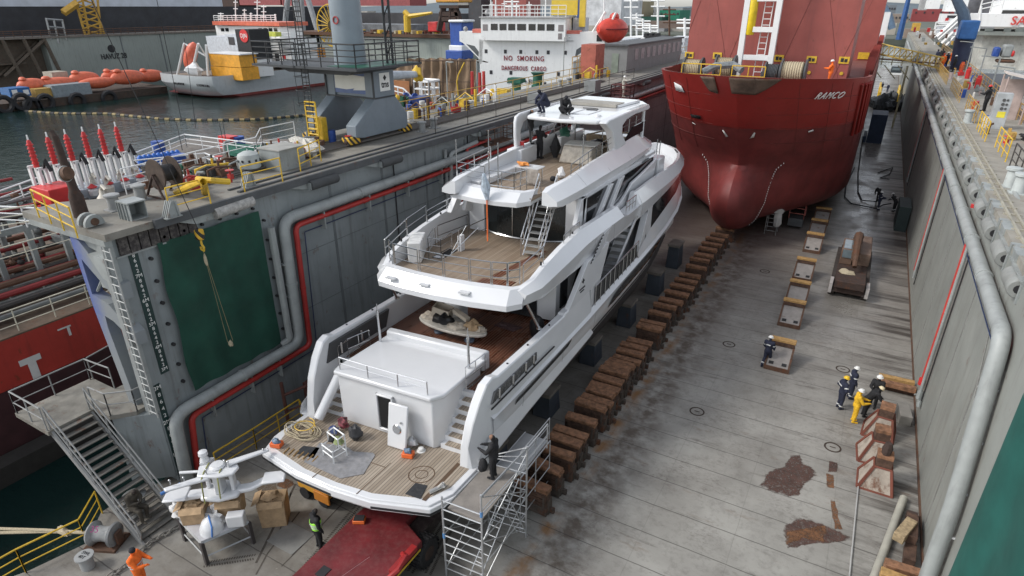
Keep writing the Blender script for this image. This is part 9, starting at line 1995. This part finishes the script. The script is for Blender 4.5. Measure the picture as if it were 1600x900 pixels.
q=MB(); q.path([az_(1350,188,5),az_(1347,225,.3),az_(1341,270,.1),az_(1341,300,.1),az_(1347,313,.1),az_(1370,315,.3),ay_(1372,312,az_(1372,328,0).y)],.06,6); q.path([az_(1335,262,.1),az_(1322,290,.1),az_(1320,308,.1),az_(1330,318,.1),az_(1370,326,.1),az_(1380,320,.2),az_(1392,318,.9)],.06,6); q.path([az_(1372,270,.1),az_(1385,265,.1),az_(1395,262,.1),az_(1390,272,.1),az_(1375,278,.1),az_(1390,280,.1)],.05,5); tag(q.obj('black_hoses',blk),'black hoses snaking over the wet floor to the three people','hose')
q=MB(); q.bb(3.9,61.5,0,4.8,65,2.2); tag(q.obj('dark_cabinet',M('dark_green_cabinet',(.02,.035,.035),.6)),'dark cabinet against the right wall beyond the three people','cabinet')
# blue jib crane on the right wing
t_=thing('jib_crane','dark blue jib crane with a bright blue cab on the right wing','crane',(9.5,98,DZ))
p=ay_(1508,110,96); q=MB(); q.tube((p.x,96,3),ay_(1508,58,96),1.0,n=12); q.obj('crane_column',M('crane_navy',(.02,.03,.07),.5),t_,)
q=MB(); pb(q,1500,32,1529,62,94,3.5); q.obj('crane_cab',M('crane_cab_blue',(.03,.13,.36),.5),t_,bevel=.15)
q=MB(); q.path([ay_(1508,40,97),ay_(1505,20,97),ay_(1492,-6,97)],[.7,.6,.45],8); q.obj('jib_arm',M('jib_steel_blue',(.07,.11,.16),.5),t_)
q=MB(); q.tube(ay_(1404,62,170),ay_(1421,-8,170),.7,.5,n=6); tag(q.obj('blue_boom',M('boom_blue',(.02,.08,.24),.5)),'long dark blue crane boom slanting up at the far end of the dock','crane boom')
q=MB(); q.tube(ay_(1376,0,220),ay_(1392,30,220),.8,n=5); q.tube(ay_(1376,-5,220),ay_(1378,40,220),.5,n=5); q.tube(ay_(1388,22,220),ay_(1394,45,220),1.0,n=5); tag(q.obj('far_crane',M('far_crane_blue',(.10,.16,.24),.6)),'distant grey blue harbour crane right of the red ship','crane')
# ship alongside on the right
sr=thing('alongside_ship','white ship with a wide bridge and cargo deck moored right of the dock','ship',(20,110,-2))
q=MB(); rows=[]
q.bb(12.8,60,-2.2,34,150,6.6); q.obj('ship_hull',M('ship_side_dark',(.05,.055,.065),.6,rust=.3),sr); q=MB(); q.bb(12.5,60,6.6,13.4,150,7.7); q.bb(13.4,64,6.6,40,66,7.9); q.bb(13.4,82,6.6,40,85,8.2); q.obj('bulwark',M('brown_bulwark',(.16,.12,.09),.7,rust=.5),sr)
q=MB(); q.bb(13.4,60,6.5,40,112,6.7); q.bb(17,68,6.7,40,81,8.0); q.obj('cargo_deck',M('cargo_deck_pinkish',(.34,.30,.27),.8,rust=.3,dust=.3),sr)
q=MB(); pb(q,1530,55,1660,110,113,12); q.obj('lower_house',M('house_cream_white',(.55,.55,.50),.6,streak=.4,rust=.2),sr)
q=MB(); pb(q,1529,22,1660,42,112,14); q.obj('bridge_band',wp_,sr); q=MB(); pb(q,1561,0,1660,24,116,10); q.obj('wheelhouse',wp_,sr)
q=MB(); pb(q,1565,16,1660,27,115.8,.2); q.obj('bridge_window',glassd,sr,smooth=0)
q=MB(); pb(q,1526,50,1660,56,111,14); q.obj('deck_edge',M('edge_greenish',(.22,.24,.22),.7,rust=.3),sr)
a=ay_(1597,33,111.7); text('SAFETY FIRST',(a.x-1.2,111.8,a.z),(1,0,0),(0,0,1),1.5,M('sign_bright_red',(.6,.05,.04),.5,var=0),sr,'lettering',.03,align='LEFT',bold=.02)
q=MB(); 
for x0,x1 in ((1540,1552),(1570,1580),(1588,1600)): pb(q,x0,44,x1,50,111,1)
q.obj('deck_machinery',M('machinery_grey_green',(.14,.16,.15),.7),sr)
q=MB(); q.rail([ay_(1529,22,112),ay_(1565,14,112)],1.8,3,.09,1.6); q.tube(ay_(1529,50,112),ay_(1533,10,112),.15,n=5); q.obj('ship_rail',wp_,sr)
for i,(px,py,w_,h_,m_,lb) in enumerate(((1558,82,10,16,bluep,'blue machine on the cargo deck of the right hand ship'),(1575,80,16,20,lgrey,'grey ramp machine on the cargo deck of the right hand ship'),(1583,84,6,10,red2,'red machine part on the cargo deck of the right hand ship'),(1572,96,30,5,rusty,'rusty frame on the cargo deck in front of the machines'))):
    q=MB(); pb(q,px-w_/2,py-h_/2,px+w_/2,py+h_/2,105,2); tag(q.obj(['blue_machine','ramp_machine','red_machine','rusty_rack'][i],m_,bevel=.2),lb.replace('right hand ship','ship alongside'),['machine','machine','machine','frame'][i])
# white ship superstructures behind, right top
fb_('white_ship_far','white ship upperworks with stairs and rails behind the blue jib crane','ship',150,[('house_wall',1478,0,1512,18,0,8,wp_),('house_wall',1470,22,1505,38,-2,8,wp_),('house_wall',1466,42,1500,58,-3,8,M('house_pale_grey',(0,0,0))),('window_row',1480,24,1502,28,-2.1,.1,M('port_dark',(0,0,0))),('red_sign',1477,28,1482,33,-2.2,.1,red2),('dark_scaffold',1514,-8,1566,24,10,6,M('scaffold_mesh_grey',(.12,.12,.13),.8,var=.5,scale=.6)),('grey_silo',1440,-20,1452,16,40,10,M('silo_grey',(.33,.33,.33),.7)),('white_wedge',1449,-6,1470,14,20,8,wp_)])
q=MB()
for (x0,y0,x1,y1) in ((1462,60,1500,25),(1466,62,1504,28),(1472,68,1490,50),(1478,72,1496,52)): q.tube(ay_(x0,y0,140),ay_(x1,y1,140),.35,n=4)
for k in range(5): q.rail([ay_(1460,46+k*6,141),ay_(1500,44+k*6,141)],1.2,2,.1,2)
tag(q.obj('ship_stairways',wp_),'white stairways and rails of the ship behind the right wing','stairs')
q=MB(); pb(q,1425,36,1438,48,200,3); tag(q.obj('orange_jib',M('crane_ochre',(0,0,0))),'ochre machinery block far beyond the right wing','machinery')
for i in range(18):
    px=1428+i*4.2; py=50+(i%5)*5; q=MB(); pb(q,px,py-rng.uniform(3,8),px+rng.uniform(2,5),py,128+i%4*4,2); tag(q.obj('far_deck_box',[red2,wp_,rusty,lgrey,M('crane_ochre',(0,0,0))][i%5]),'small bright box among the far crowded end of the right wing','box','small boxes at the far crowded end')
# worker in the lift basket at the red ship bow
bk=thing('lift_basket','dark work lift basket on a boom at the red ship port bow','work lift',tuple(ay_(972,150,56)))
p=ay_(972,152,55.5); q=MB(); q.rail([p+V((-.9,-.5,0)),p+V((.9,-.5,0)),p+V((.9,.5,0)),p+V((-.9,.5,0))],1.1,3,.05,.9,closed=True); q.bb(p.x-.9,p.y-.5,p.z-.1,p.x+.9,p.y+.5,p.z); q.obj('basket',M('basket_dark_red',(.10,.03,.03),.7),bk)
q=MB(); q.tube(p+V((0,.5,-.1)),(p.x-2.5,p.y+8,0.3),.18,n=6); q.bb(p.x-4,p.y+7,0,p.x-1.4,p.y+10.5,1.6); q.obj('lift_boom',M('basket_dark_red',(0,0,0)),bk)
person('person in pale coveralls and white hard hat in the lift basket at the red bow',tuple(p+V((.1,0,.01))),D(-80),'reach',whitec,navy,hat_w)
q=MB(); p=az_(1020,262,0)

# separate pieces that are countable parts
KEEP={'lettering','draught_mark','weld_seams','pipe_brackets','curtain_hooks','draught_board','weld_line','plate_welds','ship_name','home_port','tread_lugs','louvre','strap','sling','bulb_outline_marks'}
for o in list(bpy.data.objects):
    if o.type=='MESH' and o.parent and o.name.split('.')[0] not in KEEP and o.data.users==1 and not o.children: split_loose(o)
